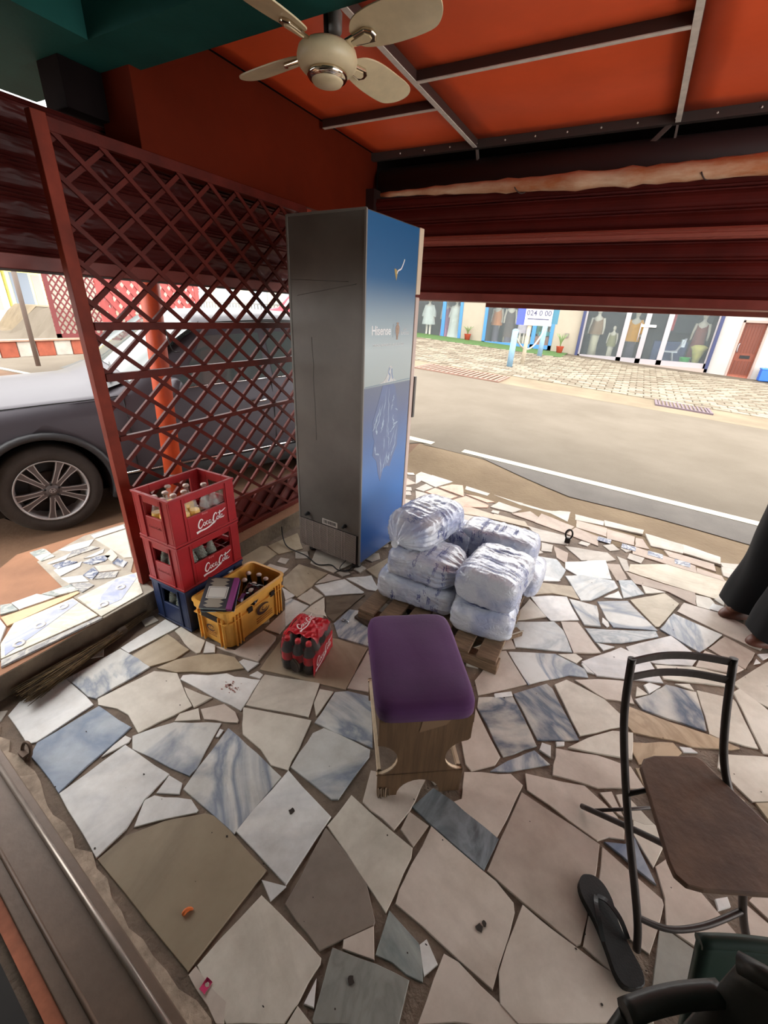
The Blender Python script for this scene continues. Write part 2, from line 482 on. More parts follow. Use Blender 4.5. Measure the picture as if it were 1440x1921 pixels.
('w',0.989,2.487,0.974,2.511,0.955,2.457),
('b2',0.566,3.092,0.854,3.068,0.93,3.22,0.954,3.35,0.623,3.393,0.378,3.236,0.368,3.128),
('p',0.402,2.972,0.584,2.984,0.727,2.909,0.734,3.063,0.565,3.068,0.346,3.101),
('c',0.746,2.906,0.81,2.905,0.845,3,0.826,3.052,0.749,3.041),
('w',0.895,3.003,0.925,3.175,0.85,3.048),
('w',0.932,2.905,1.023,2.922,1.037,3.005,0.894,2.986,0.839,2.987,0.812,2.91),
('p',0.282,2.967,0.341,3.009,0.292,3.181,0.207,3.127),
('w',-0.041,2.914,0.065,2.857,0.239,2.942,0.188,3.185,-0.053,3.006),
('v2',-0.198,2.727,-0.065,2.721,-0.042,2.894,-0.125,3.014,-0.229,2.989),
('w',-0.2,2.646,-0.067,2.713,-0.21,2.742),
('c',-0.246,3.083,-0.175,3.106,-0.184,3.22,-0.265,3.215),
('p',-0.126,3.043,-0.052,2.994,-0.064,3.16,-0.169,3.207),
('w',0.039,3.106,0.097,3.143,0.197,3.329,-0.087,3.26),
('c',0.157,3.144,0.258,3.247,0.201,3.322,0.077,3.114),
('p',0.281,2.951,0.3,2.955,0.342,3.007,0.289,3.184,0.211,3.146),
('c',0.327,3.117,0.36,3.138,0.336,3.288,0.271,3.31),
('w',-0.275,3.248,-0.091,3.295,-0.076,3.448,-0.321,3.445,-0.416,3.454),
('w',-1.431,3.841,-1.342,4.076,-1.59,4.133,-1.623,3.923),
('k',-1.112,3.77,-1.212,4.035,-1.312,3.996,-1.395,3.853),
('k',-1.208,3.615,-1.163,3.728,-1.415,3.802,-1.455,3.662),
('k',-1.01,3.536,-0.837,3.636,-0.844,3.692,-1.08,3.777,-1.151,3.625),
('k',-0.872,3.754,-0.816,3.806,-0.975,3.848,-1.098,3.83),
('w',-0.921,3.92,-0.905,4.081,-1.184,4.133,-1.145,3.956),
('w',-0.579,3.878,-0.559,4.047,-0.853,4.097,-0.853,3.979),
('w',-0.609,3.657,-0.553,3.77,-0.769,3.824,-0.802,3.669),
('w',-0.305,3.846,-0.292,4.031,-0.539,4.035,-0.561,3.884),
('p',-0.393,3.575,-0.385,3.691,-0.47,3.77,-0.595,3.629),
('p',-0.134,3.505,-0.086,3.669,-0.363,3.778,-0.385,3.571),
('w',-0.146,3.751,-0.15,3.976,-0.279,4.016,-0.297,3.844),
('k2',-0.742,3.429,-0.736,3.519,-1.023,3.564,-1.037,3.38),
('w',-1.455,3.418,-1.346,3.376,-1.349,3.619,-1.548,3.618),
('b',-1.036,3.387,-1.039,3.577,-1.326,3.609,-1.34,3.357),
('b',-0.42,3.434,-0.471,3.528,-0.729,3.533,-0.742,3.422),
('w',-1.638,3.812,-1.6,4.15,-1.736,4.192,-1.747,4.046),
('w',-1.488,3.667,-1.448,3.808,-1.545,3.859,-1.576,3.678),
('p',0.123,3.417,0.111,3.582,-0.06,3.652,-0.107,3.491),
('w',-0.081,3.827,0.134,3.845,0.134,3.938,-0.095,3.949),
('p',-0.053,3.67,0.169,3.627,0.164,3.798,-0.068,3.813),
('w',0.161,3.841,0.432,3.85,0.442,3.937,0.149,3.957),
('p',0.19,3.595,0.375,3.589,0.378,3.753,0.18,3.779),
('w',0.507,3.657,0.711,3.659,0.727,3.821,0.472,3.87),
('w',0.726,3.675,0.948,3.627,0.964,3.753,0.737,3.827),
('p',0.389,3.573,0.485,3.586,0.441,3.74,0.393,3.735),
('p',0.629,3.53,0.9,3.478,0.902,3.589,0.598,3.624),
('p',0.386,3.425,0.77,3.371,0.771,3.478,0.62,3.515,0.385,3.553),
('p',0.786,3.371,0.943,3.352,0.934,3.421,0.794,3.454),
('w',0.971,3.583,1.113,3.62,1.146,3.722,0.961,3.648),
('w',0.954,3.437,1.055,3.404,1.118,3.602,0.959,3.571),
('c',1.327,2.774,1.342,2.991,1.13,3.083,1.077,2.83),
('p',2.461,0.776,2.558,0.52,2.801,0.599,2.741,0.819),
('v',2.317,1.745,2.101,1.688,2.163,1.45,2.404,1.531),
('v',2.738,1.741,2.975,1.849,2.867,2.088,2.623,1.983),
('b',1.575,1.623,1.742,1.418,1.931,1.555,1.819,1.747),
('c',-0.436,3.175,-0.692,3.242,-0.771,3.04,-0.547,2.923),
('p',2.151,2.613,2.047,2.824,1.8,2.699,1.948,2.498),
('p',2.159,1.019,2.37,0.868,2.469,1.121,2.269,1.232),
('b',2.214,0.072,2.009,-0.14,2.218,-0.337,2.389,-0.135),
('w',2.661,-0.287,2.874,-0.192,2.881,-0.006,2.677,0.068,2.584,-0.082),
('c',1.057,-0.328,1.093,-0.121,0.917,-0,0.781,-0.188,0.864,-0.345),
('w',-0.945,2.842,-1.185,2.926,-1.245,2.661,-1.018,2.625),
('p',-1.583,2.605,-1.472,2.357,-1.255,2.488,-1.377,2.743),
('c',1.482,0.313,1.373,0.09,1.562,-0.084,1.708,0.158),
('c',1.419,2.517,1.394,2.327,1.577,2.284,1.748,2.418,1.593,2.583),
('c',1.95,1.65,2.155,1.78,2.007,1.959,1.821,1.834),
('c',2.081,0.721,2.298,0.557,2.438,0.801,2.212,0.919),
('w',1.309,0.59,1.538,0.422,1.694,0.673,1.457,0.832),
('c',1.681,2.271,1.81,2.057,1.999,2.232,1.848,2.423),
('p',2.637,2.453,2.538,2.235,2.703,2.121,2.873,2.176,2.871,2.371),
('c',3.03,1.644,2.763,1.661,2.735,1.388,2.991,1.384),
('p',2.577,-0.275,2.339,-0.334,2.444,-0.599,2.673,-0.457),
('c',2.277,-0.48,2.079,-0.361,1.943,-0.565,2.163,-0.683),
('p',1.49,1.823,1.272,1.813,1.264,1.633,1.407,1.518,1.582,1.638),
('w',-1.622,2.918,-1.385,2.916,-1.398,3.152,-1.626,3.195),
('c',1.88,-0.177,1.648,-0.162,1.64,-0.4,1.921,-0.386),
('c',1.796,0.976,1.929,1.164,1.748,1.294,1.565,1.122),
('v',1.325,-0.428,1.129,-0.504,1.132,-0.716,1.374,-0.782,1.475,-0.582),
('c',2.456,1.151,2.684,1.135,2.739,1.373,2.473,1.404),
('p',-1.932,1.28,-1.698,1.424,-1.81,1.647,-2.005,1.54),
('b',1.333,0.057,1.111,0.15,1.011,-0.049,1.218,-0.139),
('v',0.784,0.351,0.632,0.165,0.843,0.036,1.001,0.228),
('w',1.875,0.629,1.86,0.35,2.132,0.348,2.144,0.597),
('c',2.866,-0.541,3.093,-0.5,3.139,-0.318,2.969,-0.165,2.779,-0.317),
('c',-0.933,2.367,-0.723,2.425,-0.695,2.616,-0.857,2.696,-0.99,2.581),
('c',3.043,0.963,2.903,1.152,2.708,0.978,2.886,0.766),
('p',-0.527,2.596,-0.248,2.567,-0.233,2.817,-0.482,2.816),
('w',0.38,-0.315,0.613,-0.423,0.739,-0.197,0.507,-0.099),
('w',-0.974,3.142,-1.138,3.354,-1.324,3.139,-1.135,2.942),
('p',-0.574,2.023,-0.681,2.224,-0.901,2.153,-0.901,1.938,-0.72,1.894),
('c',1.294,1.098,1.142,0.896,1.356,0.708,1.52,0.943),
('c',-1.689,2.44,-1.599,2.682,-1.802,2.757,-1.945,2.55),
('c',0.748,-0.469,0.827,-0.706,1.105,-0.625,1.02,-0.363),
('p',0.703,0.659,0.475,0.602,0.55,0.341,0.808,0.416),
('w',1.753,2.934,1.549,3.017,1.435,2.826,1.59,2.679,1.792,2.765),
('p',2.439,2.378,2.536,2.554,2.356,2.68,2.16,2.569,2.243,2.377),
('c',1.439,1.962,1.549,2.1,1.436,2.292,1.228,2.215,1.266,1.992),
('p',1.537,-0.205,1.276,-0.142,1.249,-0.361,1.455,-0.454),
('c',0.468,0.265,0.441,0.499,0.256,0.535,0.122,0.375,0.257,0.208),
('w',0.956,1.14,1.175,1.124,1.245,1.347,1,1.402),
('v',2.635,2.821,2.534,2.581,2.759,2.504,2.869,2.727),
('c',1.062,0.801,1.132,1.014,0.943,1.134,0.833,0.884),
('p',2.585,1.967,2.513,2.216,2.272,2.135,2.374,1.909),
('c',1.649,-0.485,1.601,-0.707,1.844,-0.784,1.909,-0.574),
('c',1.498,1.942,1.676,1.795,1.792,2.006,1.606,2.12),
('p',-1.984,3.718,-1.759,3.61,-1.646,3.808,-1.862,3.934),
('p',3.053,0.168,3.167,0.374,2.935,0.442,2.828,0.223),
('v',3.113,2.421,3.184,2.63,3.032,2.785,2.887,2.654,2.917,2.449),
('c',1.202,2.638,1.095,2.407,1.325,2.326,1.415,2.541),
('b',-0.249,1.202,-0.308,1.372,-0.486,1.41,-0.538,1.172,-0.391,1.035),
('c',1.263,0.464,1.112,0.659,0.919,0.478,1.098,0.296),
('c',-0.411,2.211,-0.332,2.452,-0.555,2.56,-0.645,2.316),
('v',1.75,0.901,1.964,0.734,2.161,0.917,1.951,1.059),
('b',-1.235,2.136,-1.002,2.043,-0.926,2.293,-1.169,2.406),
('c',-1.796,3.258,-1.624,3.388,-1.736,3.627,-1.907,3.449),
('c',-1.607,2.002,-1.401,1.988,-1.351,2.197,-1.517,2.31,-1.694,2.195),
('p',1.001,1.68,0.993,1.422,1.233,1.388,1.243,1.629),
('p',-0.402,1.585,-0.436,1.847,-0.675,1.804,-0.642,1.582),
('w',2.629,1.923,2.409,1.888,2.411,1.637,2.66,1.674),
('b',2.027,2.216,1.96,1.985,2.195,1.881,2.255,2.131),
('w',2.561,0.06,2.501,0.286,2.236,0.201,2.33,-0.014),
('p',0.643,-0.746,0.699,-0.559,0.537,-0.472,0.412,-0.592,0.439,-0.784),
('p',1.95,1.458,1.883,1.225,2.08,1.101,2.189,1.344),
('c',-1.87,3.207,-2.007,3.082,-1.92,2.913,-1.732,2.929,-1.718,3.12),
('v',0.551,-0.014,0.489,0.183,0.269,0.15,0.271,-0.063,0.43,-0.17),
('p',1.364,1.349,1.313,1.117,1.558,1.042,1.567,1.29),
('b',-1.418,1.386,-1.583,1.582,-1.722,1.373,-1.572,1.215),
('c',-0.546,1.935,-0.296,1.92,-0.299,2.211,-0.548,2.164),
('v',2.99,0.727,2.889,0.465,3.165,0.418,3.189,0.643),
('b',-0.547,2.79,-0.701,2.96,-0.877,2.784,-0.695,2.636),
('w',1.141,1.661,1.193,1.935,0.965,1.974,0.937,1.74),
('p',2.893,0.139,2.956,-0.092,3.184,-0.047,3.176,0.183),
('p',2.144,0.22,1.889,0.287,1.837,0.007,2.094,-0.008),
('v',2.519,0.311,2.74,0.24,2.869,0.45,2.612,0.511),
('p',0.754,0.65,0.932,0.51,1.048,0.713,0.877,0.846),
('p',2.949,1.967,3.189,2,3.14,2.248,2.889,2.191),
('c',1.147,0.252,1.261,0.132,1.384,0.288,1.228,0.38),
('c',0.768,1.246,0.909,1.231,0.962,1.379,0.844,1.446,0.708,1.391),
('v',1.616,1.213,1.764,1.328,1.662,1.484,1.539,1.37),
('c',2.451,2.631,2.538,2.733,2.505,2.84,2.376,2.867,2.342,2.71),
('w',-1.43,3.373,-1.599,3.388,-1.613,3.247,-1.463,3.212),
('b',-0.987,2.971,-0.849,2.89,-0.777,3.021,-0.905,3.107),
('p',2.668,-0.657,2.839,-0.628,2.805,-0.469,2.637,-0.493),
('w',1.821,0.442,1.69,0.492,1.627,0.361,1.696,0.271,1.817,0.311),
('p',-1.751,2.192,-1.674,2.312,-1.726,2.418,-1.869,2.406,-1.882,2.275),
('c',0.57,0.88,0.504,0.737,0.658,0.675,0.738,0.807),
('c',0.037,0.312,-0.122,0.288,-0.125,0.114,0.041,0.129),
('c',1.543,2.663,1.442,2.772,1.323,2.67,1.436,2.564),
('p',2.269,-0.709,2.42,-0.778,2.501,-0.651,2.362,-0.586),
('w',2.468,1.034,2.415,0.901,2.537,0.821,2.607,0.987),
('p',3.081,-0.765,3.115,-0.598,2.944,-0.586,2.889,-0.724),
('c',3.148,1.195,3.17,1.321,3.048,1.376,2.97,1.288,2.997,1.165),
('v',2.279,0.464,2.151,0.36,2.277,0.253,2.394,0.359),
('p',-0.888,3.189,-0.741,3.15,-0.703,3.298,-0.846,3.329),
('c',2.197,2.439,2.044,2.497,1.982,2.353,2.114,2.309),
('c',2.335,2.806,2.24,2.944,2.083,2.864,2.188,2.719),
('p',0.243,-0.613,0.384,-0.635,0.445,-0.475,0.271,-0.438),
('v',1.963,3.065,1.828,2.955,1.978,2.842,2.075,2.967),
('b',2.178,2.225,2.289,2.153,2.43,2.22,2.386,2.334,2.224,2.368),
('w',0.886,-0.012,0.73,0.071,0.648,-0.058,0.776,-0.17),
('c',-0.374,3.171,-0.467,3.045,-0.364,2.912,-0.235,3.055),
('b',1.307,3.045,1.405,3.201,1.226,3.26,1.161,3.135),
('p',-1.672,1.67,-1.686,1.868,-1.833,1.848,-1.827,1.68),
('p',-1.222,2.435,-1.082,2.405,-1.05,2.58,-1.225,2.579),
('b',2.605,1.404,2.699,1.435,2.675,1.53,2.587,1.498),
('p',1.286,2.76,1.196,2.744,1.222,2.647,1.313,2.664),
('c',2.75,1.208,2.844,1.177,2.898,1.26,2.794,1.312),
('v',2.813,0.112,2.804,0.218,2.717,0.226,2.713,0.13),
('c',-0.854,1.723,-0.794,1.645,-0.717,1.72,-0.791,1.802),
('w',1.585,-0.549,1.646,-0.461,1.552,-0.407,1.487,-0.499),
('b',-0.99,1.793,-0.888,1.785,-0.881,1.879,-0.971,1.883),
('v',0.37,-0.741,0.324,-0.638,0.227,-0.698,0.28,-0.779),
('v',2.24,1.848,2.298,1.774,2.379,1.793,2.389,1.877,2.298,1.908),
('v',2.242,1.309,2.306,1.392,2.246,1.454,2.169,1.396),
('c',3.165,1.379,3.181,1.482,3.093,1.503,3.071,1.411),
('c',1.185,2.358,1.103,2.373,1.088,2.285,1.175,2.261),
('c',-1.658,2.307,-1.56,2.377,-1.628,2.448,-1.703,2.406),
('c',2.59,0.097,2.705,0.112,2.678,0.208,2.588,0.193),
('b',-1.76,2.83,-1.737,2.764,-1.647,2.742,-1.623,2.83,-1.685,2.887),
('c',-1.633,3.68,-1.724,3.642,-1.665,3.568,-1.592,3.607),
('c',-0.355,0.148,-0.259,0.147,-0.236,0.236,-0.314,0.27,-0.368,0.227),
('p',2.984,2.42,2.903,2.376,2.959,2.308,3.037,2.354),
('c',-1.973,2.75,-1.883,2.75,-1.832,2.814,-1.9,2.889,-1.971,2.842),
('c',-1.423,2.773,-1.35,2.763,-1.313,2.846,-1.384,2.909,-1.464,2.855),
('c',2.492,0.553,2.475,0.63,2.405,0.656,2.34,0.587,2.404,0.526),
('c',1.729,-0.084,1.809,-0.148,1.854,-0.049,1.769,-0.007),
('c',-0.429,3.237,-0.377,3.319,-0.458,3.385,-0.512,3.284),
('c',1.683,0.083,1.707,-0.009,1.79,0.024,1.762,0.105),
('c',1.785,2.595,1.704,2.652,1.643,2.56,1.738,2.522),
('b',1.149,3.178,1.11,3.287,1.025,3.25,1.05,3.154),
('c',-1.6,2.86,-1.585,2.783,-1.507,2.773,-1.468,2.828,-1.514,2.89),
('b',1.74,0.758,1.704,0.666,1.795,0.637,1.838,0.718),
('p',1.457,2.976,1.544,3.022,1.499,3.116,1.397,3.06),
('c',1.433,-0.045,1.34,0.028,1.293,-0.066,1.363,-0.136),
('b',1.164,2.093,1.177,2.197,1.066,2.198,1.059,2.109),
('w',-1.961,1.736,-2.023,1.66,-1.966,1.586,-1.888,1.619,-1.886,1.701),
('c',2.349,1.312,2.359,1.2,2.445,1.204,2.444,1.308),
('w',2.424,1.536,2.363,1.452,2.458,1.409,2.498,1.49),
('c',1.722,3.009,1.793,2.95,1.851,3.009,1.794,3.07),
('c',-1.892,3.999,-1.907,4.1,-2.005,4.074,-2.002,3.969),
('p',2.064,1.592,1.986,1.525,2.054,1.462,2.115,1.515),
('w',-0.212,1.08,-0.283,1.141,-0.346,1.057,-0.261,1.013),
('w',1.188,2.674,1.149,2.767,1.069,2.717,1.116,2.612),
('w',1.368,0.467,1.337,0.386,1.383,0.313,1.457,0.36,1.442,0.447),
('p',1.48,-0.648,1.543,-0.725,1.604,-0.637,1.533,-0.569),
('p',1.826,2.762,1.904,2.799,1.885,2.894,1.797,2.864),
('v',0.593,0.178,0.654,0.253,0.581,0.316,0.526,0.238),
('p',2.533,-0.168,2.535,-0.098,2.469,-0.047,2.402,-0.115,2.443,-0.183),
('c',-2.001,3.377,-1.976,3.265,-1.888,3.303,-1.913,3.398),
('p',1.777,0.476,1.824,0.583,1.729,0.602,1.68,0.521),
('w',3.041,1.836,2.969,1.779,3.028,1.701,3.106,1.764),
('p',0.248,-0.301,0.321,-0.346,0.385,-0.272,0.289,-0.208),
('v',2.821,0.647,2.919,0.621,2.955,0.704,2.859,0.738),
('v',1.067,-0.363,1.131,-0.404,1.196,-0.339,1.162,-0.268,1.082,-0.278),
('w',0.353,3.414,0.34,3.324,0.427,3.3,0.448,3.399),
('v',-0.61,3.355,-0.699,3.32,-0.653,3.245,-0.568,3.277),
('v',0.045,0.432,-0.046,0.433,-0.05,0.338,0.038,0.338),
('c',-1.895,1.218,-1.815,1.158,-1.749,1.231,-1.825,1.297),
('b',0.781,-0.415,0.719,-0.34,0.66,-0.412,0.715,-0.484),
('w',1.218,0.675,1.273,0.761,1.171,0.807,1.124,0.717),
('v',2.034,-0.34,2.094,-0.283,2.064,-0.214,1.992,-0.208,1.961,-0.296),
('c',1.445,1.479,1.539,1.435,1.58,1.518,1.508,1.573),
('p',1.626,0.754,1.695,0.763,1.719,0.854,1.629,0.899,1.592,0.822),
('c',1.635,0.91,1.705,0.955,1.658,1.036,1.585,0.978),
('b',2.628,-0.672,2.561,-0.7,2.569,-0.79,2.654,-0.784,2.704,-0.723),
('c',0.178,0.2,0.07,0.189,0.095,0.1,0.184,0.116),
('c',2.601,2.424,2.658,2.502,2.569,2.552,2.515,2.471),
('c',-0.335,1.56,-0.415,1.509,-0.355,1.422,-0.276,1.491),
('c',3.133,0.845,3.102,0.932,3.018,0.896,3.002,0.819,3.072,0.772),
('v',-0.974,3.272,-0.884,3.275,-0.87,3.38,-0.957,3.37),
('b',-1.246,2.926,-1.259,3.024,-1.359,3.016,-1.357,2.935),
('c',2.612,1.631,2.537,1.64,2.481,1.572,2.555,1.499,2.624,1.551),
('c',0.993,0.196,1.078,0.138,1.148,0.212,1.062,0.28),
('c',3.032,1.056,3.077,0.962,3.176,1.01,3.125,1.109),
('c',-0.542,1.473,-0.533,1.559,-0.64,1.561,-0.633,1.469),
('c',-0.898,2.345,-0.913,2.28,-0.862,2.226,-0.783,2.272,-0.811,2.341),
('c',-1.719,2.114,-1.785,2.06,-1.73,1.991,-1.65,2.048),
('c',1.321,1.343,1.398,1.386,1.389,1.455,1.304,1.477,1.251,1.404),
('p',-0.616,1.456,-0.623,1.368,-0.532,1.366,-0.516,1.46),
('p',2.448,0.521,2.362,0.504,2.374,0.414,2.479,0.428),
('c',-1.67,3.535,-1.624,3.465,-1.547,3.505,-1.595,3.583),
('c',-1.965,3.492,-1.878,3.511,-1.87,3.604,-1.956,3.626,-2.014,3.569),
('c',-0.331,2.293,-0.237,2.297,-0.237,2.406,-0.328,2.395),
('p',2.802,2.533,2.766,2.438,2.856,2.404,2.898,2.487),
('c',3.097,2.265,3.178,2.292,3.166,2.399,3.086,2.371),
('c',0.622,0.114,0.561,0.026,0.628,-0.055,0.684,0.032),
('b',-1.009,1.914,-0.925,1.94,-0.939,2.026,-1.027,2.009),
('w',0.665,-0.721,0.75,-0.767,0.809,-0.691,0.716,-0.646),
('c',-1.773,3.245,-1.709,3.16,-1.62,3.23,-1.695,3.315),
('b',2.476,2.391,2.416,2.314,2.502,2.257,2.553,2.344),
('c',3.06,1.91,3.067,1.831,3.142,1.805,3.185,1.887,3.128,1.932),
('v',1,-0.779,1.086,-0.747,1.074,-0.65,0.981,-0.678),
('c',-0.401,1.816,-0.357,1.737,-0.277,1.794,-0.332,1.867),
('p',-1.323,2.257,-1.254,2.246,-1.223,2.31,-1.271,2.378,-1.333,2.331),
('c',0.165,3.444,0.217,3.378,0.279,3.434,0.229,3.509),
('b',0.951,1.198,0.839,1.227,0.814,1.133,0.92,1.118),
('b',1.653,3.077,1.601,3.145,1.52,3.105,1.572,3.021),
('p',1.14,2.035,1.059,2.101,1.005,2.03,1.065,1.97),
('c',1.875,2.456,1.824,2.539,1.743,2.517,1.771,2.43),
('v',-0.48,2.828,-0.42,2.897,-0.502,2.969,-0.554,2.878),
('p',1.606,-0.177,1.687,-0.129,1.62,-0.057,1.551,-0.114),
('c',-1.41,3.199,-1.316,3.196,-1.313,3.292,-1.42,3.3),
('b',0.39,0.526,0.443,0.581,0.396,0.649,0.311,0.625,0.32,0.542),
('w',3.091,1.663,3.05,1.597,3.084,1.523,3.165,1.541,3.162,1.633),
('c',0.964,1.552,0.874,1.561,0.867,1.447,0.952,1.447),
('w',1.024,0.029,1.031,0.102,0.974,0.148,0.907,0.095,0.937,0.007),
('c',0.68,1.226,0.599,1.3,0.522,1.217,0.609,1.153),
('p',1.883,-0.137,1.985,-0.138,1.995,-0.049,1.907,-0.03),
('c',-1.873,2.44,-1.986,2.463,-1.988,2.361,-1.896,2.345),
('v',-0.555,1.884,-0.605,1.952,-0.683,1.902,-0.624,1.833),
('c',0.12,0.239,0.147,0.285,0.123,0.332,0.071,0.312,0.075,0.259),
('v',0.693,1.364,0.643,1.339,0.645,1.288,0.702,1.279,0.719,1.319),
('c',-0.856,2.737,-0.899,2.772,-0.938,2.731,-0.893,2.697),
('c',-0.26,2.899,-0.327,2.903,-0.329,2.832,-0.268,2.839),
('c',0.45,0.694,0.445,0.635,0.505,0.624,0.516,0.696),
('w',-1.52,1.179,-1.465,1.153,-1.437,1.2,-1.489,1.232),
('v',1.532,1.782,1.585,1.753,1.625,1.804,1.564,1.83),
('c',-1.245,3.252,-1.221,3.302,-1.271,3.322,-1.296,3.278),
('c',-1.96,0.385,-2,0.353,-1.987,0.305,-1.945,0.295,-1.927,0.346),
('c',1.25,1.773,1.209,1.808,1.178,1.763,1.219,1.722),
('c',0.288,3.47,0.328,3.426,0.367,3.477,0.321,3.52),
('w',-0.675,2.229,-0.644,2.289,-0.705,2.312,-0.734,2.26),
('w',0.961,1.709,0.912,1.707,0.893,1.65,0.939,1.623,0.984,1.66),
('p',0.984,3.13,0.947,3.07,1.006,3.048,1.036,3.094),
('c',-0.154,0.185,-0.221,0.182,-0.213,0.127,-0.144,0.131),
('b',-1.858,4.055,-1.821,4.002,-1.758,4.035,-1.798,4.088),
('c',-1.642,1.267,-1.703,1.279,-1.72,1.22,-1.655,1.207),
('p',1.355,1.928,1.325,1.884,1.372,1.848,1.424,1.877,1.412,1.929),
('c',1.581,0.944,1.539,0.912,1.57,0.864,1.616,0.901),
('v',-1.598,1.631,-1.644,1.667,-1.684,1.627,-1.659,1.57,-1.613,1.589),
('p',-0.567,1.266,-0.62,1.24,-0.607,1.189,-0.553,1.206),
('c',-0.525,2.194,-0.547,2.255,-0.612,2.222,-0.577,2.17),
('v',-0.579,2.661,-0.528,2.671,-0.524,2.721,-0.564,2.755,-0.594,2.712),
('c',-1.976,1.162,-1.92,1.144,-1.903,1.203,-1.96,1.22),
('c',-2.002,1.091,-2.027,1.034,-1.958,1.012,-1.942,1.081),
('w',-0.69,2.355,-0.637,2.377,-0.651,2.423,-0.706,2.432,-0.735,2.383),
('b',-0.276,2.522,-0.334,2.507,-0.324,2.45,-0.268,2.456),
('p',-0.627,2.549,-0.569,2.576,-0.595,2.634,-0.65,2.618),
('p',-1.387,2.004,-1.325,1.985,-1.296,2.037,-1.357,2.066),
('b',0.007,3.426,-0.011,3.368,0.054,3.358,0.071,3.417),
('b',0.983,0.258,1.024,0.32,0.962,0.359,0.923,0.301),
('c',1.248,1.096,1.207,1.133,1.171,1.098,1.183,1.042,1.233,1.05),
('c',-0.596,1.34,-0.59,1.278,-0.529,1.276,-0.535,1.347),
('v',0.918,0.383,0.951,0.429,0.9,0.461,0.859,0.411),
('c',1.224,1.139,1.268,1.129,1.299,1.166,1.268,1.217,1.221,1.2),
('p',-2.022,0.769,-1.985,0.72,-1.933,0.772,-1.988,0.806),
('p',-0.803,1.809,-0.791,1.863,-0.822,1.895,-0.859,1.876,-0.855,1.82),
('p',-1.947,2.879,-1.964,2.935,-2.029,2.922,-2.015,2.864),
('c',-1.891,3.201,-1.927,3.252,-1.982,3.23,-1.979,3.187,-1.936,3.17),
('b',1.544,2.181,1.577,2.14,1.619,2.165,1.618,2.213,1.567,2.226),
('w',-0.921,3.171,-0.91,3.239,-0.966,3.257,-0.982,3.197),
('c',1.182,1.988,1.208,1.93,1.277,1.953,1.245,2.005),
('v',-1.019,3.366,-1.079,3.328,-1.041,3.272,-0.996,3.304),
('w',-0.825,3.392,-0.801,3.334,-0.746,3.362,-0.768,3.414),
('v',1.363,2.888,1.35,2.822,1.423,2.828,1.422,2.884),
('c',-1.312,2.101,-1.253,2.085,-1.244,2.154,-1.309,2.17),
('c',-1.576,2.694,-1.508,2.691,-1.5,2.76,-1.571,2.757),
('p',-0.71,3.611,-0.769,3.606,-0.77,3.554,-0.707,3.554),
('c',-0.522,1.534,-0.493,1.479,-0.437,1.504,-0.465,1.56),
('p',-1.761,1.967,-1.826,1.949,-1.809,1.892,-1.741,1.903),
('c',1.212,0.664,1.201,0.601,1.264,0.598,1.274,0.648),
('p',1.322,0.191,1.294,0.137,1.338,0.1,1.365,0.154),
('p',-1.313,2.879,-1.281,2.819,-1.224,2.845,-1.249,2.905),
('c',1.436,1.426,1.422,1.361,1.485,1.357,1.504,1.416),
('c',1.324,0.417,1.285,0.464,1.247,0.42,1.282,0.383),
('c',0.835,1.074,0.806,1.025,0.847,0.986,0.884,1.037),
('c',0.103,0.508,0.054,0.471,0.08,0.412,0.132,0.445),
('c',-1.561,2.507,-1.611,2.533,-1.654,2.486,-1.593,2.446),
('c',-0.136,0.3,-0.185,0.336,-0.222,0.287,-0.173,0.246),
('c',-0.723,1.67,-0.729,1.595,-0.664,1.605,-0.668,1.661),
('p',1.274,1.342,1.246,1.307,1.263,1.265,1.316,1.268,1.323,1.325),
('p',-0.356,1.654,-0.298,1.668,-0.312,1.723,-0.374,1.717),
]
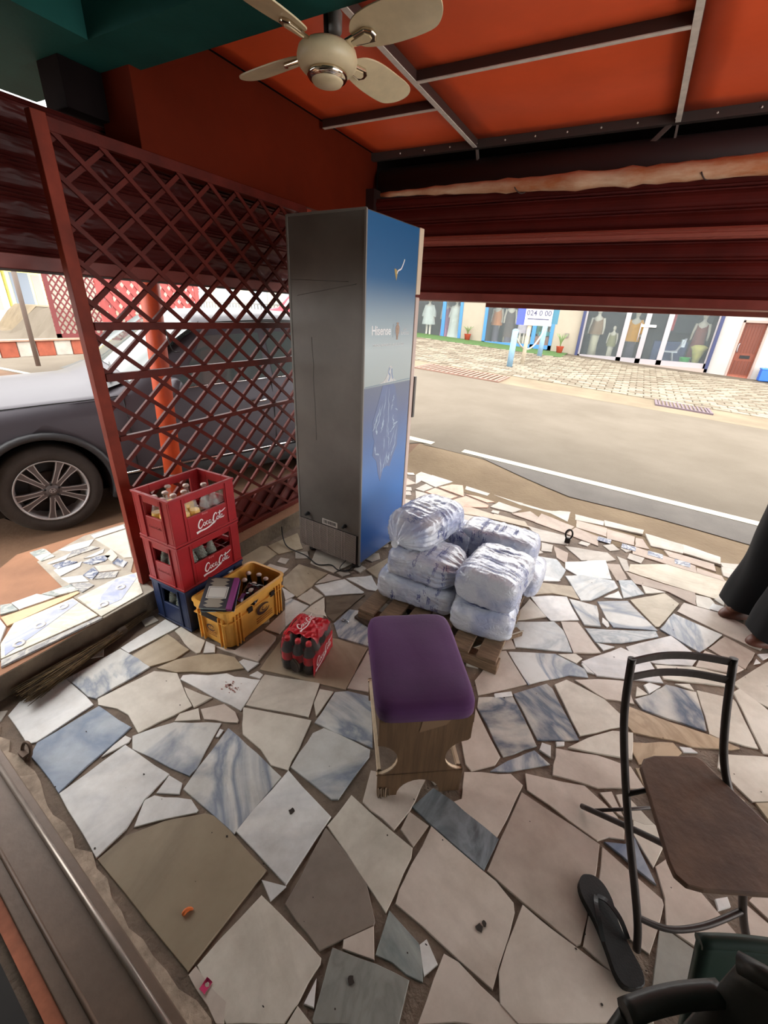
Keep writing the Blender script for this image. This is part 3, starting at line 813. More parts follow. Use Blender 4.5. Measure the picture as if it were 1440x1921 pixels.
PORCH = [
('w',-2.850,1.141,-2.823,1.236,-2.889,1.309,-2.933,1.199,-2.933,1.105),
('s',-2.783,1.079,-2.773,1.166,-2.750,1.265,-2.810,1.249,-2.848,1.140),
('w',-2.798,0.993,-2.775,1.069,-2.832,1.131,-2.821,0.986),
('u',-2.697,0.985,-2.689,1.094,-2.764,1.070,-2.772,0.992),
('w',-2.670,1.184,-2.672,1.240,-2.711,1.270,-2.700,1.133),
('w',-2.613,0.954,-2.627,1.073,-2.674,1.112,-2.673,1.085,-2.715,0.970),
('u',-2.586,1.121,-2.563,1.189,-2.599,1.246,-2.663,1.200,-2.660,1.104),
('w',-2.502,0.944,-2.426,1.012,-2.521,1.027,-2.592,0.947),
('u',-2.427,1.031,-2.475,1.097,-2.557,1.112,-2.519,1.029),
('p',-2.473,1.096,-2.391,1.180,-2.493,1.188,-2.564,1.119),
('s',-2.340,1.114,-2.387,1.163,-2.466,1.092,-2.424,1.041),
('s',-2.350,0.933,-2.363,1.006,-2.417,1.006,-2.493,0.939),
('u',-2.403,1.201,-2.440,1.253,-2.534,1.249,-2.505,1.196),
('c',-2.499,1.270,-2.466,1.299,-2.853,1.504,-2.886,1.311),
('w',-2.900,1.316,-2.868,1.513,-2.930,1.541,-2.961,1.328),
('bp',-2.062,0.866,-2.069,1.103,-2.289,1.211,-2.333,1.110,-2.324,0.890),
('bp',-2.144,0.469,-2.084,0.868,-2.341,0.882,-2.373,0.619,-2.257,0.515),
('st',-2.434,0.841,-2.387,0.938,-2.481,0.945,-2.517,0.810),
('w',-2.466,0.684,-2.427,0.837,-2.540,0.800,-2.561,0.690),
('st',-2.499,0.616,-2.467,0.681,-2.558,0.689,-2.589,0.653),
('o',-2.372,0.590,-2.356,0.878,-2.358,0.925,-2.382,0.927,-2.472,0.605),
('st',-2.875,0.982,-2.869,1.056,-3.010,1.072,-3.034,1.064,-3.047,0.998),
('w',-2.135,0.348,-2.144,0.469,-2.252,0.514,-2.265,0.396),
('s',-2.092,0.447,-2.048,0.869,-2.071,0.866,-2.138,0.466),
('w',-2.265,0.357,-2.265,0.519,-2.374,0.589,-2.479,0.603,-2.525,0.449),
('c',-2.518,1.203,-2.552,1.260,-2.678,1.295,-2.638,1.220),
]
S = srgb
VB = S(92, 110, 138)
KM = {
 'w': marble('marble_white', S(232, 230, 227), S(176, 178, 182), 0.35, 2.5, 0.32),
 'w2': marble('marble_white_grey', S(222, 218, 216), S(170, 172, 178), 0.4, 2.5, 0.32),
 'c': marble('marble_cream', S(220, 212, 199), S(186, 176, 164), 0.4, 2.5, 0.33),
 'p': marble('marble_rose_cream', S(211, 198, 186), S(182, 168, 158), 0.35, 2.5, 0.33),
 'p2': marble('marble_dull_rose', S(190, 175, 163), S(165, 150, 140), 0.35, 2.5, 0.34),
 'v': marble('marble_blue_veined', S(214, 213, 209), VB, 0.75, 3.0, 0.3, width=0.07),
 'v2': marble('marble_pale_grey', S(214, 215, 213), S(150, 160, 170), 0.6, 5.0, 0.3, width=0.08),
 'v3': marble('marble_bold_vein', S(214, 208, 198), S(88, 100, 120), 0.95, 2.4, 0.3, width=0.085),
 'g': marble('marble_blue_grey', S(176, 185, 196), S(104, 122, 150), 0.8, 3.0, 0.28, width=0.16),
 'g2': marble('marble_dark_slate', S(98, 104, 108), S(150, 158, 164), 0.7, 6.0, 0.25, width=0.1),
 'g3': marble('marble_green_grey', S(168, 172, 168), S(100, 110, 112), 0.8, 3.0, 0.3, width=0.1),
 'g4': marble('marble_soft_grey', S(170, 166, 158), S(130, 132, 130), 0.6, 3.0, 0.33),
 'g5': marble('marble_fleck_grey', S(200, 202, 202), S(140, 150, 160), 0.7, 14.0, 0.33, width=0.1),
 'b': marble('marble_beige', S(186, 170, 146), S(150, 134, 112), 0.4, 3.0, 0.36),
 'b2': marble('marble_sand', S(206, 194, 172), S(176, 160, 136), 0.5, 3.0, 0.35),
 't': marble('stone_brown_grey', S(154, 139, 118), S(128, 114, 96), 0.5, 2.0, 0.38, 0.15),
 't2': marble('stone_tan', S(178, 160, 138), S(150, 132, 112), 0.5, 3.0, 0.36, 0.15),
 't3': marble('stone_wood_tan', S(190, 168, 142), S(160, 138, 114), 0.7, 8.0, 0.36, 0.1),
 'd': marble('stone_wood_brown', S(120, 106, 92), S(90, 78, 66), 0.7, 8.0, 0.38),
 'd2': marble('stone_taupe', S(150, 138, 128), S(126, 116, 108), 0.5, 2.5, 0.36),
 'e': marble('stone_grey', S(148, 148, 142), S(120, 120, 116), 0.5, 9.0, 0.42),
 'wd': marble('marble_dusty_white', S(198, 190, 180), S(170, 162, 152), 0.4, 3.0, 0.5),
 'pd': marble('marble_dusty_rose', S(190, 172, 158), S(166, 150, 138), 0.4, 3.0, 0.5),
 'k': marble('stone_pink', S(218, 178, 156), S(190, 150, 130), 0.4, 4.0, 0.45),
 'k2': marble('stone_pink_beige', S(206, 180, 158), S(184, 156, 134), 0.4, 4.0, 0.45),
 's': marble('tile_speckle', S(196, 192, 184), S(130, 130, 136), 0.9, 26.0, 0.35, width=0.1),
 'u': marble('tile_blue_scroll', S(206, 206, 206), S(70, 84, 120), 1.0, 20.0, 0.35, width=0.1),
 'st': marble('tile_striped', S(222, 218, 208), S(126, 140, 140), 0.9, 10.0, 0.35, width=0.08),
 'o': marble('tile_peach', S(222, 190, 150), S(200, 164, 124), 0.4, 4.0, 0.4),
 'bp': marble('tile_cream_glaze', S(226, 222, 206), S(190, 186, 170), 0.7, 9.0, 0.3, width=0.08),
}
GROUT = mat('grout', S(120, 104, 90), 0.85, var=0.35, vscale=9, bump=0.5, bscale=80)
DIRT = mat('dusty_earth', S(126, 108, 84), 0.95, var=0.2, vscale=1.6, col2=S(110, 92, 70), bump=0.5, bscale=30)
CONC = mat('dirty_concrete', S(112, 98, 82), 0.8, var=0.4, vscale=5, bump=0.5, bscale=40)

# --- floor bed and slabs
fb = MB()
fb.prism([(-2.07, -3.4), (3.4, -3.4), (3.4, 2.7), (-2.0, 4.2), (-2.07, 4.2)], -0.12, -0.007)
floor = struct(fb.build('floor', GROUT), 'crazy paving floor of broken marble slabs set in brown grout')

def poly_of(t):
    return [(t[i], t[i + 1]) for i in range(1, len(t) - 1, 2)]
def area(p):
    return 0.5 * abs(sum(p[i - 1][0] * p[i][1] - p[i][0] * p[i - 1][1] for i in range(len(p))))
_idx = sorted(range(len(TILES)), key=lambda i: -(area(poly_of(TILES[i])) + (1 if i < 178 else 0)))
_single = set(_idx[:298])
_rest = MB()
def wob(p, r):
    """slightly uneven broken edge: split the long sides"""
    out = []
    for i in range(len(p)):
        a, b = Vector(p[i]), Vector(p[(i + 1) % len(p)]); out.append(tuple(a))
        d = b - a
        if d.length > 0.12:
            n = Vector((-d.y, d.x)).normalized()
            for f in (0.33, 0.66):
                q = a + d * (f + r.uniform(-.06, .06)) + n * r.uniform(-0.0035, 0.0035); out.append(tuple(q))
    return out
_r = random.Random(3)
for i, t in enumerate(TILES):
    p = poly_of(t); n = len(p)
    cx = sum(q[0] for q in p) / n; cy = sum(q[1] for q in p) / n
    if cy > 2.9: p = [(cx + (q[0] - cx) * 1.07, cy + (q[1] - cy) * 1.07) for q in p]
    top = _r.uniform(-0.0015, 0.0015)
    loc = wob([(q[0] - cx, q[1] - cy) for q in p], _r)
    if i in _single:
        mb = MB().prism(loc, -0.012, top, inset=0.0018)
        kk = {'w': 'wd', 'c': 'wd', 'p': 'pd'}.get(t[0], t[0]) if cy > 3.0 else t[0]
        o = mb.build('marble_slab', KM[kk], floor, (cx, cy, 0))
    else:
        _rest.prism([(q[0] + cx, q[1] + cy) for q in loc], -0.012, top, inset=0.0018)
_o = _rest.build('slab_fragments', KM['wd'], floor); _o['kind'] = 'stuff'
# blue print squares on the outer row and a few chips
for (x, y) in ((.162, 3.544), (.34, 3.516), (.523, 3.5), (.699, 3.468)):
    o = MB().prism([(-.05, -.035), (.05, -.045), (.055, .035), (-.045, .045)], 0.0, 0.003, inset=.001).build('printed_inset', KM['u'], floor, (x, y, 0))
def chip(x, y, r, seed):
    rr = random.Random(seed); k = 9
    pts = [(r * rr.uniform(.6, 1.1) * math.cos(2 * PI * a / k), r * rr.uniform(.6, 1.1) * math.sin(2 * PI * a / k)) for a in range(k)]
    MB().prism(pts, 0.0008, 0.0026).build('worn_hole', mat('hole_dirt', S(52, 44, 38), .9), floor, (x, y, 0))
chip(-0.661, 0.671, 0.012, 1); chip(-0.255, 0.422, 0.010, 2); chip(0.011, 0.694, 0.012, 3)
chip(0.02, 0.71, 0.008, 4)

_sp = MB(); _r = random.Random(77)
for k in range(150):
    x, y = _r.uniform(-1.6, 1.1), _r.uniform(.25, 3.0); r_ = _r.uniform(.0012, .004); m_ = _r.uniform(.4, 1.0)
    _sp.prism([(x + r_ * math.cos(a), y + r_ * m_ * math.sin(a)) for a in (0, 1.1, 2.3, 3.3, 4.5, 5.4)], .0016, .0024)
_sp.build('dirt_specks', MATS['hole_dirt'], floor)['kind'] = 'stuff'

_sp = MB()
for k in range(26):
    x, y = _r.gauss(-1.255, .03), _r.gauss(.95, .022); r_ = _r.uniform(.002, .007)
    _sp.prism([(x + r_ * math.cos(a), y + r_ * .8 * math.sin(a)) for a in (0, 1.1, 2.3, 3.3, 4.5, 5.4)], .0014, .0022)
_sp.build('rust_stain', mat('stain_rust', S(150, 104, 96), .8), floor)['kind'] = 'stuff'

# --- raised porch outside the lattice with its patterned tiles
pm = MB()
pm.prism([(-2.09, -1.5), (-2.05, 0.44), (-2.06, 2.0), (-2.06, 4.2), (-2.4, 4.2), (-2.5, 2.0), (-3.0, 1.56), (-3.1, 0.95), (-2.62, 0.3), (-2.5, -1.5)], -0.35, 0.112)
_rm = MB().prism([(-2.10, -1.5), (-2.088, -1.5), (-2.046, .44), (-2.056, 4.2), (-2.07, 4.2), (-2.06, .44)], -.05, .110).mesh('r')
porch = struct(pm.build('step_left', mat('porch_screed', S(150, 106, 78), .8, var=.2, vscale=3, bump=.2, bscale=30)), 'raised side porch step with patched patterned tiles')
MB().prism([(-2.05, 1.16), (-2.33, 1.20), (-2.5, 1.34), (-2.95, 1.56), (-3.0, 1.30), (-2.9, .97), (-2.45, .9), (-2.33, .885), (-2.05, .87)], .1, .1165).build('mortar_bed', mat('mortar_pale', S(170, 160, 146), .85, var=.2, vscale=12), porch)
_ro = bpy.data.objects.new('riser', _rm); COL.objects.link(_ro); _rm.materials.append(CONC); _ro.parent = porch
for k, t in enumerate(PORCH):
    p = poly_of(t); n = len(p); cx = sum(q[0] for q in p) / n; cy = sum(q[1] for q in p) / n
    o = MB().prism([((q[0] - cx) * .985, (q[1] - cy) * .985) for q in p], -0.01, 0.0, inset=.0015).build('patterned_tile', KM[t[0]], porch, (cx, cy, 0.122))
    if t[0] == 'bp':
        bl = [(-2.233, 0.969), (-2.316, 1.101), (-2.285, 1.196), (-2.229, 1.169), (-2.111, 1.004), (-2.131, 0.89)] if cy > .85 else [(-2.25, 0.53), (-2.279, 0.608), (-2.335, 0.852), (-2.321, 0.87), (-2.272, 0.87), (-2.192, 0.624), (-2.162, 0.521), (-2.152, 0.49)]
        bl = bl[::-1]
        MB().prism([(q[0] - cx, q[1] - cy) for q in bl], 0.0, 0.0012).build('blue_print', marble('glaze_blue', S(150, 160, 200), S(206, 208, 214), .8, 7, .3, width=.14), o)
        for (x, y) in ((-2.218, 1.069), (-2.147, 0.93)) if cy > .85 else ((-2.302, 0.811), (-2.244, 0.675), (-2.185, 0.56)):
            MB().lathe([(.012, .001), (.012, .0024), (.026, .0024), (.026, .001)], 14, cap=False).build('flower_print', KM['w'], o, (x - cx, y - cy, 0))

# --- ground of the street: slopes down to the right
def gz(x, y):
    s = -0.058 * max(-20, min(20, x))
    t = max(0.0, min(1.0, (y - (4.16 - (x + 1.95) * 0.277)) / 0.7))
    t = t * t * (3 - 2 * t)
    u = max(0.0, min(1.0, (y - 11.6) / 7.5))
    z = s * t + 0.24 * u
    # hollow where the car is parked
    a = max(0.0, min(1.0, (-2.35 - x) / 0.5)) * max(0.0, min(1.0, (x + 9.5) / 3.0)) * max(0.0, min(1.0, (8.5 - y) / 3.0))
    return z * (1 - a) + (-0.11) * a
def ground(name, xs, yf0, yf1, nv, m, dz=0.0):
    mb = MB(); nu = len(xs)
    vs = []
    for x in xs:
        y0, y1 = yf0(x), yf1(x)
        for j in range(nv):
            y = y0 + (y1 - y0) * j / (nv - 1)
            vs.append((x, y, gz(x, y) + dz))
    fs = [(i * nv + j, (i + 1) * nv + j, (i + 1) * nv + j + 1, i * nv + j + 1) for i in range(nu - 1) for j in range(nv - 1)]
    mb.add(vs, fs, True)
    return mb.build(name, m)
def fr(a, b, n):
    return [a + (b - a) * i / (n - 1) for i in range(n)]
_xs = fr(-2.07, 9, 40)
_edge = lambda x: min(4.2, 4.16 - (x + 1.95) * 0.277)
struct(ground('earth_verge', _xs, lambda x: _edge(x) - 0.06, lambda x: 4.84, 14, DIRT, -0.004), 'dusty earth verge between paving and road')
ASPH = mat('asphalt', S(108, 99, 87), 0.9, spec=.2, var=0.12, vscale=0.9, col2=S(98, 89, 77), bump=0.35, bscale=120)
ASPD = mat('asphalt_edge', S(96, 90, 84), 0.9, var=0.15, vscale=3, bump=0.4, bscale=90)
struct(ground('road', fr(-30, 30, 61), lambda x: 4.82, lambda x: 10.7, 14, ASPH), 'sun-bleached dusty asphalt road')
struct(ground('road_edge', fr(-1.25, 9, 40), lambda x: max(4.34, 4.82 - .45 * (x + 1.25)) + 0.03 * math.sin(3 * x), lambda x: 4.86, 4, ASPD, 0.003), 'darker bare asphalt strip along the road edge')
struct(ground('side_yard', fr(-60, -2.07, 60), lambda x: -14, lambda x: 4.83, 40, mat('yard_earth', S(112, 84, 62), 0.95, var=0.2, vscale=2, bump=.4, bscale=20), -0.003), 'reddish brown yard earth beside the building')
struct(ground('far_verge', fr(-30, 30, 61), lambda x: 10.68, lambda x: 12.1, 6, mat('verge_sand', S(116, 102, 81), .95, var=.2, vscale=1.2, bump=.5, bscale=12)), 'sandy verge on the far side of the road')
PAINT = mat('road_paint', S(190, 182, 160), 0.8, var=0.15, vscale=12)
for (a, b) in ((-14.5, -11.5), (-8.4, -5.4), (-3.6, -1.93), (-1.53, 3.2), (5.0, 8.0)):
    o = ground('road_line', fr(a, b, max(4, int((b - a) * 3))), lambda x: 4.87, lambda x: 5.0, 2, PAINT, 0.004)
    struct(o, 'worn white edge line painted on the road')
# ------------------------------------------------------------------ ceiling
ORANGE = mat('orange_board', S(226, 90, 48), 0.42, var=0.12, vscale=2.0, bump=0.03, bscale=300)
BATW = mat('batten_white', S(206, 196, 184), 0.5, var=0.15, vscale=20)
BATD = mat('batten_shade', S(62, 40, 34), 0.6)  # batten sides: their backlit shade painted in as dark brown
DARK = mat('dark_void', S(22, 16, 16), 0.9, var=.3, vscale=4, spec=.05)
ZC = 2.70
cl = MB(); cl.bb(-2.5, 3.4, 1.6, 3.66, ZC + 0.014, ZC + 0.06)
ceiling = struct(cl.build('ceiling', DARK), 'low ceiling of painted orange boards held by thin white battens')
_bx = [-2.14, -1.31, -0.085, 1.15, 2.38, 3.35]
_by = {0: (1.66, 2.95, 3.64), 1: (1.66, 2.62, 3.64), 2: (1.66, 2.25, 3.64), 3: (1.66, 2.62, 3.64), 4: (1.66, 2.25, 3.64)}
for i in range(5):
    ys = _by[i]
    for j in range(len(ys) - 1):
        w = _bx[i + 1] - _bx[i] - 0.012; h = ys[j + 1] - ys[j] - 0.012
        sag = 0.012
        b = MB().grid(lambda u, v: ((u - .5) * w, (v - .5) * h, -sag * (1 - (2 * u - 1) ** 2) * (1 - (2 * v - 1) ** 2)), 9, 9)
        o = b.build('ceiling_panel', ORANGE, ceiling, ((_bx[i] + _bx[i + 1]) / 2, (ys[j] + ys[j + 1]) / 2, ZC + 0.012))
        sl = o.modifiers.new('thick', 'SOLIDIFY'); sl.thickness = 0.006; sl.offset = 1
for x in _bx[1:-1]:
    o = MB().bb(-.014, .014, 1.66, 3.64, -0.030, 0.012).build('batten', BATD, ceiling, (x, 0, ZC))
    MB().bb(-.0145, .0145, 1.66, 3.64, -0.0335, -0.0295).build('batten_face', BATW, o)
for i in range(5):
    for y in _by[i][1:-1]:
        a, b = _bx[i] + .016, _bx[i + 1] - .016
        o = MB().bb(a, b, y - .012, y + .012, -0.030, 0.012).build('batten', BATD, ceiling, (0, 0, ZC))
        MB().bb(a, b, y - .0125, y + .0125, -0.0335, -0.0295).build('batten_face', BATW, o)
# front angle iron and rivets
fa = MB(); fa.bb(-2.16, 3.4, 3.62, 3.66, ZC - .035, ZC + .02)
fo = fa.build('edge_angle', mat('dull_steel', S(74, 62, 58), .55, .3), ceiling)
for k in range(24):
    MB().lathe([(0.006, 0), (.005, .004), (0, .006)], 8, Matrix.Rotation(PI / 2, 4, 'X')).build('rivet', BATW, fo, (-1.9 + .2 * k, 3.62, ZC - .012))

# ------------------------------------------------------------------ dark fascia over the front shutter with its struts
fs = MB(); fs.bb(-2.6, 1.35, 3.9, 4.0, 2.3, 2.85); fs.bb(1.35, 6.2, 3.9, 4.0, 2.55, 2.85)
wall_front = struct(fs.build('wall_front', DARK), 'dark fascia wall above the front roller shutter')
STR = mat('strut_steel', S(120, 104, 98), .5, .3, var=.2)
for x in (-1.31, -0.085, 1.15, 2.38):
    MB().beam((x, 3.66, ZC - .02), (x + .02, 3.85, 2.38), .03, .012, (1, 0, 0)).build('strut', STR, wall_front)
MB().beam((-0.12, 3.64, ZC - .03), (-.42, 3.82, 2.42), .025, .012, (0, 1, 0)).build('brace', STR, wall_front)

# ------------------------------------------------------------------ boxed orange beam over the lattice
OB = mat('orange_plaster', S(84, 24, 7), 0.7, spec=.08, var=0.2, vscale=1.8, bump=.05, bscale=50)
bw = MB(); bw.bb(-2.40, -2.155, 1.6, 3.72, 2.215, 2.72)
struct(bw.build('wall_left', OB, bev=.004), 'boxed beam painted orange above the lattice screen')
# teal concrete beams and slab of the building
TEAL = mat('teal_paint', S(26, 74, 68), 0.7, spec=.15, var=0.2, vscale=3, bump=.08, bscale=60)
tb = MB()
tb.bb(-3.0, 3.6, 1.42, 1.655, 2.50, 3.0)
struct(tb.build('trim_1', TEAL), 'teal painted concrete beam across the porch')
tb = MB(); tb.bb(-3.0, -2.13, -3.4, 1.42, 2.50, 3.0)
struct(tb.build('trim_2', TEAL), 'teal painted concrete beam running above the side shutter')
tb = MB(); tb.bb(-3.0, 3.6, -3.4, 1.66, 2.86, 3.0)
struct(tb.build('ceiling_slab', mat('slab_teal_dark', S(30, 66, 62), .7, var=.2)), 'dark teal concrete slab behind the beams')
tb = MB(); tb.bb(-3.75, 6.2, 1.66, 5.1, 2.86, 3.1); tb.bb(3.6, 6.2, -.2, 1.66, 2.86, 3.1)
struct(tb.build('roof_slab', CONC), 'roof slab over the porch, its unseen eaves lengthened for shade')  # front and left eaves run further out to cut sky light
# room behind the camera
IW = mat('inner_wall', S(150, 140, 126), .8, var=.15, vscale=2)
tb = MB(); tb.bb(-3.0, 3.6, -3.5, -3.4, -.1, 3.0)
struct(tb.build('wall_back', IW), 'plain inner wall behind the doorway')
tb = MB(); tb.bb(3.4, 3.55, -3.4, -.2, -.1, 3.0)
struct(tb.build('wall_right', IW), 'plain side wall to the right of the porch')
tb = MB(); tb.bb(-2.45, -2.2, -3.4, .1, 0.0, 2.5)
struct(tb.build('wall_side', IW), 'inner wall beside the sliding door')

# ------------------------------------------------------------------ roller shutters
MAROON = mat('shutter_maroon', S(78, 24, 20), 0.42, spec=.22, var=.25, vscale=3, stretch=(1, 1, 1))
def maroon_emboss():
    m = bpy.data.materials.new('shutter_embossed'); m.use_nodes = True
    nt = m.node_tree; b = nt.nodes['Principled BSDF']; N = nt.nodes.new; L = nt.links.new
    b.inputs['Base Color'].default_value = S(74, 24, 21); b.inputs['Roughness'].default_value = .4; b.inputs['Specular IOR Level'].default_value = .25
    tc = N('ShaderNodeTexCoord'); mp = N('ShaderNodeMapping'); mp.inputs['Scale'].default_value = (9, 9, 9)
    w = N('ShaderNodeTexWave'); w.wave_type = 'RINGS'; w.inputs['Scale'].default_value = .9
    w.inputs['Distortion'].default_value = 7; w.inputs['Detail'].default_value = 1.0; w.inputs['Detail Scale'].default_value = 1.2
    bp = N('ShaderNodeBump'); bp.inputs['Strength'].default_value = .55; bp.inputs['Distance'].default_value = .004
    L(tc.outputs['Object'], mp.inputs['Vector']); L(mp.outputs[0], w.inputs['Vector'])
    L(w.outputs['Fac'], bp.inputs['Height']); L(bp.outputs['Normal'], b.inputs['Normal'])
    return m
EMB = maroon_emboss()
EMBL = EMB.copy(); EMBL.name = 'shutter_embossed_lit'; EMBL.node_tree.nodes['Principled BSDF'].inputs['Base Color'].default_value = S(140, 72, 60)  # paler copy for the ridge, the light it catches painted into the colour
def slat_mesh(length, h):
    """one shutter slat along local x, bulging to -y, with a rolled hook at top and bottom"""
    prof = [(0.010, 0.0), (0.0, 0.006), (-.004, .012), (0.0, .018), (-.006, .024), (-.011, h * .35), (-.012, h * .5), (-.011, h * .65), (-.005, h - .022), (0.0, h - .014), (-.005, h - .008), (.004, h - .002), (.010, h)]
    mb = MB(); n = len(prof); vs = []
    for x in (0, length):
        vs += [(x, p[0], p[1]) for p in prof]
    mb.add(vs, [(i, i + 1, n + i + 1, n + i) for i in range(n - 1)], False)
    return mb
# front shutter, pulled most of the way up
sf = empty('roller_shutter', (-2.1, 3.6, 1.72))
tag(sf, 'maroon roller shutter above the street opening, bottom edge hanging over the road view', 'shutter')
H = [0.0, .118, .215, .32, .385, .48, .585, .66]
for i in range(7):
    o = slat_mesh(3.36, H[i + 1] - H[i]).build('slat', MAROON, sf, (0, 0, .03 + H[i]))
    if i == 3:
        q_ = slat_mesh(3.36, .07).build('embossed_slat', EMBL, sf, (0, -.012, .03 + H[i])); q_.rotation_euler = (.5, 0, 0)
    sl = o.modifiers.new('thick', 'SOLIDIFY'); sl.thickness = .003
MB().bb(0, 3.36, -.018, .03, -.02, .035).build('bottom_bar', mat('shutter_bar', S(126, 60, 52), .4, .1, var=.2), sf, bev=.003)
MB().bb(0, 3.36, -.02, .032, -.028, -.02).build('rubber_lip', mat('dusty_lip', S(160, 130, 116), .7), sf)
MB().tube([(0, .16, .80), (3.36, .16, .80)], .12, 20).build('shutter_coil', mat('coil_dark', S(44, 24, 24), .6), sf)
MB().bb(-.06, .02, -.05, .06, -1.75, .75).build('guide_rail', mat('guide_dark', S(48, 30, 28), .5, .3), sf)
MB().bb(3.35, 3.43, -.05, .06, -1.75, .75).build('guide_rail', MATS['guide_dark'], sf)
pp_ = MB().bb(1.30, 1.38, 3.56, 3.66, -.05, 2.7).build('added_bay_post', MATS['guide_dark'], bev=.004); struct(pp_, 'unseen dark steel post added beside a second bay opened for light')  # shutter stops here, next bay out of view added to let in light
# second bar hanging lower and further out
lb = MB(); lb.bb(-1.13, 1.26, 3.76, 3.80, 1.665, 1.735)
lo = lb.build('awning_bar', mat('bar_redbrown', S(112, 54, 42), .5, .1, var=.2), bev=.004)
tag(lo, 'short red-brown steel bar hung just below the front shutter edge', 'bar')
# side shutter above the lattice, seen through it
ss = empty('roller_shutter', (-2.45, 3.0, 1.71), -PI / 2)
tag(ss, 'dark maroon embossed roller shutter behind the lattice, above the parked car', 'shutter')
for i in range(5):
    o = slat_mesh(2.95, .114).build('slat', EMB, ss, (0, 0, .045 + .114 * i))
    sl = o.modifiers.new('thick', 'SOLIDIFY'); sl.thickness = .003
MB().bb(0, 2.95, -.02, .025, -.012, .05).build('bottom_bar', MATS['shutter_bar'], ss, bev=.004)
MB().bb(0, 2.95, -.022, .028, -.02, -.012).build('rubber_lip', mat('lip_dark', S(70, 56, 50), .6), ss)
MB().bb(0, 1.58, -.06, .10, .62, .79).build('recess_shade', DARK, ss, bev=.004)  # near-black box standing in for the shaded recess above the side shutter

# ------------------------------------------------------------------ rolled tarpaulin on top of the front shutter
pts = []; rad = []
_r = random.Random(8)
for i in range(44):
    f = i / 43; fq = f * 1.6; x = -2.0 + 3.25 * f
    pts.append((x, 3.52 + .012 * math.sin(9 * f), 2.405 + .012 * math.sin(7 * f + 1) + .012 * f)); rad.append((.014 + .034 * min(1, f * 2.6)) * _r.uniform(.82, 1.15))
tp = MB().tube(pts, rad, 12)
def tarp_mat():
    m = mat('tarpaulin', S(206, 176, 146), .7, vscale=3.5, col2=S(170, 104, 64), bump=.5, bscale=14, stretch=(1, 3, 3))
    return m
tpo = tp.build('tarpaulin_roll', tarp_mat())
for x in (-.95, -.6, -.28, .1, .5):
    cp = [(x + .10 * t, 3.52 + .058 * math.cos(-2.6 + 3.2 * t), 2.412 + .052 * math.sin(-2.6 + 3.2 * t)) for t in fr(0, 1, 9)]
    MB().tube(cp, .004, 5).build('tie_cord', mat('cord_dark', S(60, 46, 40), .8), tpo)
tag(tpo, 'rolled tan tarpaulin lying along the top of the front shutter', 'tarpaulin')

# ------------------------------------------------------------------ sliding door track at the doorway
TRK = mat('brown_painted_steel', S(112, 92, 78), .5, .1, var=.2, vscale=6, bump=.08, bscale=60)
A_ = Vector((-1.96, .292, 0)); B_ = Vector((.25, .065, 0)); D_ = (B_ - A_).normalized(); N_ = Vector((D_.y, -D_.x, 0))   # N_ points into the shop
tr = empty('threshold', A_, math.atan2(D_.y, D_.x))
struct(tr, 'brown steel sliding door track across the doorway'); L_ = (B_ - A_).length
MB().bb(0, L_, -.155, .012, -.05, .012).build('track_plate', TRK, tr, bev=.003)
MB().tube([(0.0, -.018, .026), (L_, -.018, .022)], .008, 10).build('guide_rod', mat('worn_rod', S(168, 156, 146), .35, .6, var=.2), tr)
MB().tube([(0.0, -.115, .014), (L_, -.115, .014)], .006, 8).build('weld_rib', TRK, tr)
MB().bb(0, L_, -.185, -.155, -.05, .006).build('rust_edge', mat('rusty_edge', S(176, 104, 74), .7, var=.3, vscale=12), tr)
_p = [(i * L_ / 40, .012 + _r.uniform(.010, .042)) for i in range(41)]
MB().prism([(0, .010)] + [(L_, .010)] + _p[::-1], -.01, .0035).build('cement_crumbs', mat('cement', S(168, 150, 132), .9, var=.35, vscale=14, bump=.6, bscale=50), tr)
# inner floor beyond the track
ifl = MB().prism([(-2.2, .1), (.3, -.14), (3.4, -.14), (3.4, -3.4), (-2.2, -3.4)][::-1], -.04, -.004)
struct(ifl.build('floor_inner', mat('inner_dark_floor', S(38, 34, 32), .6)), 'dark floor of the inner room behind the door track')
# ------------------------------------------------------------------ lattice screen
LRED = mat('lattice_red', S(86, 28, 20), .5, spec=.2, var=.3, vscale=8, bump=.1, bscale=60)
lat = empty('lattice_screen', (-2.16, 1.15, .122))
tag(lat, 'red-brown steel lattice screen between the porch and the parked car', 'screen')
Y0, Y1, Z0, Z1 = .0, 1.62, 0.0, 2.08
MB().bb(-.02, .02, 0, .055, 0, Z1 + .02).build('post', mat('post_red', S(122, 46, 30), .55, spec=.2, var=.3, vscale=6), lat, bev=.003)
MB().bb(-.02, .02, Y1, Y1 + .05, 0, Z1).build('post', MATS['post_red'], lat, bev=.003)
for z, h, dx in ((2.07, .045, 0), (1.362, .034, .012), (1.138, .036, .012), (.843, .024, .012), (.262, .024, .012), (.02, .04, 0)):
    MB().bb(-.014 + dx, .014 + dx, .055, Y1, z - h / 2, z + h / 2).build('rail', LRED, lat, bev=.002)
def clip(c, k):
    pts = []
    for y in (.05, Y1):
        z = c + k * y
        if Z0 <= z <= Z1 - .02: pts.append((y, z))
    for z in (Z0, Z1 - .02):
        y = (z - c) / k
        if .05 < y < Y1: pts.append((y, z))
    return sorted(pts)[:2] if len(pts) >= 2 else None
k_ = .80; st_ = .148
for sgn, dx in ((-1, .006), (1, -.008)):
    c0 = (1.375 - sgn * k_ * .36) % st_
    c = c0 - st_ * 12
    while c < 4.2:
        p = clip(c, sgn * k_)
        if p and (p[1][0] - p[0][0]) > .03:
            a, b = p
            MB().beam((dx, a[0], a[1]), (dx, b[0], b[1]), .020, .008 if sgn < 0 else .016, (1, 0, 0)).build('diagonal_slat', LRED, lat)
        c += st_
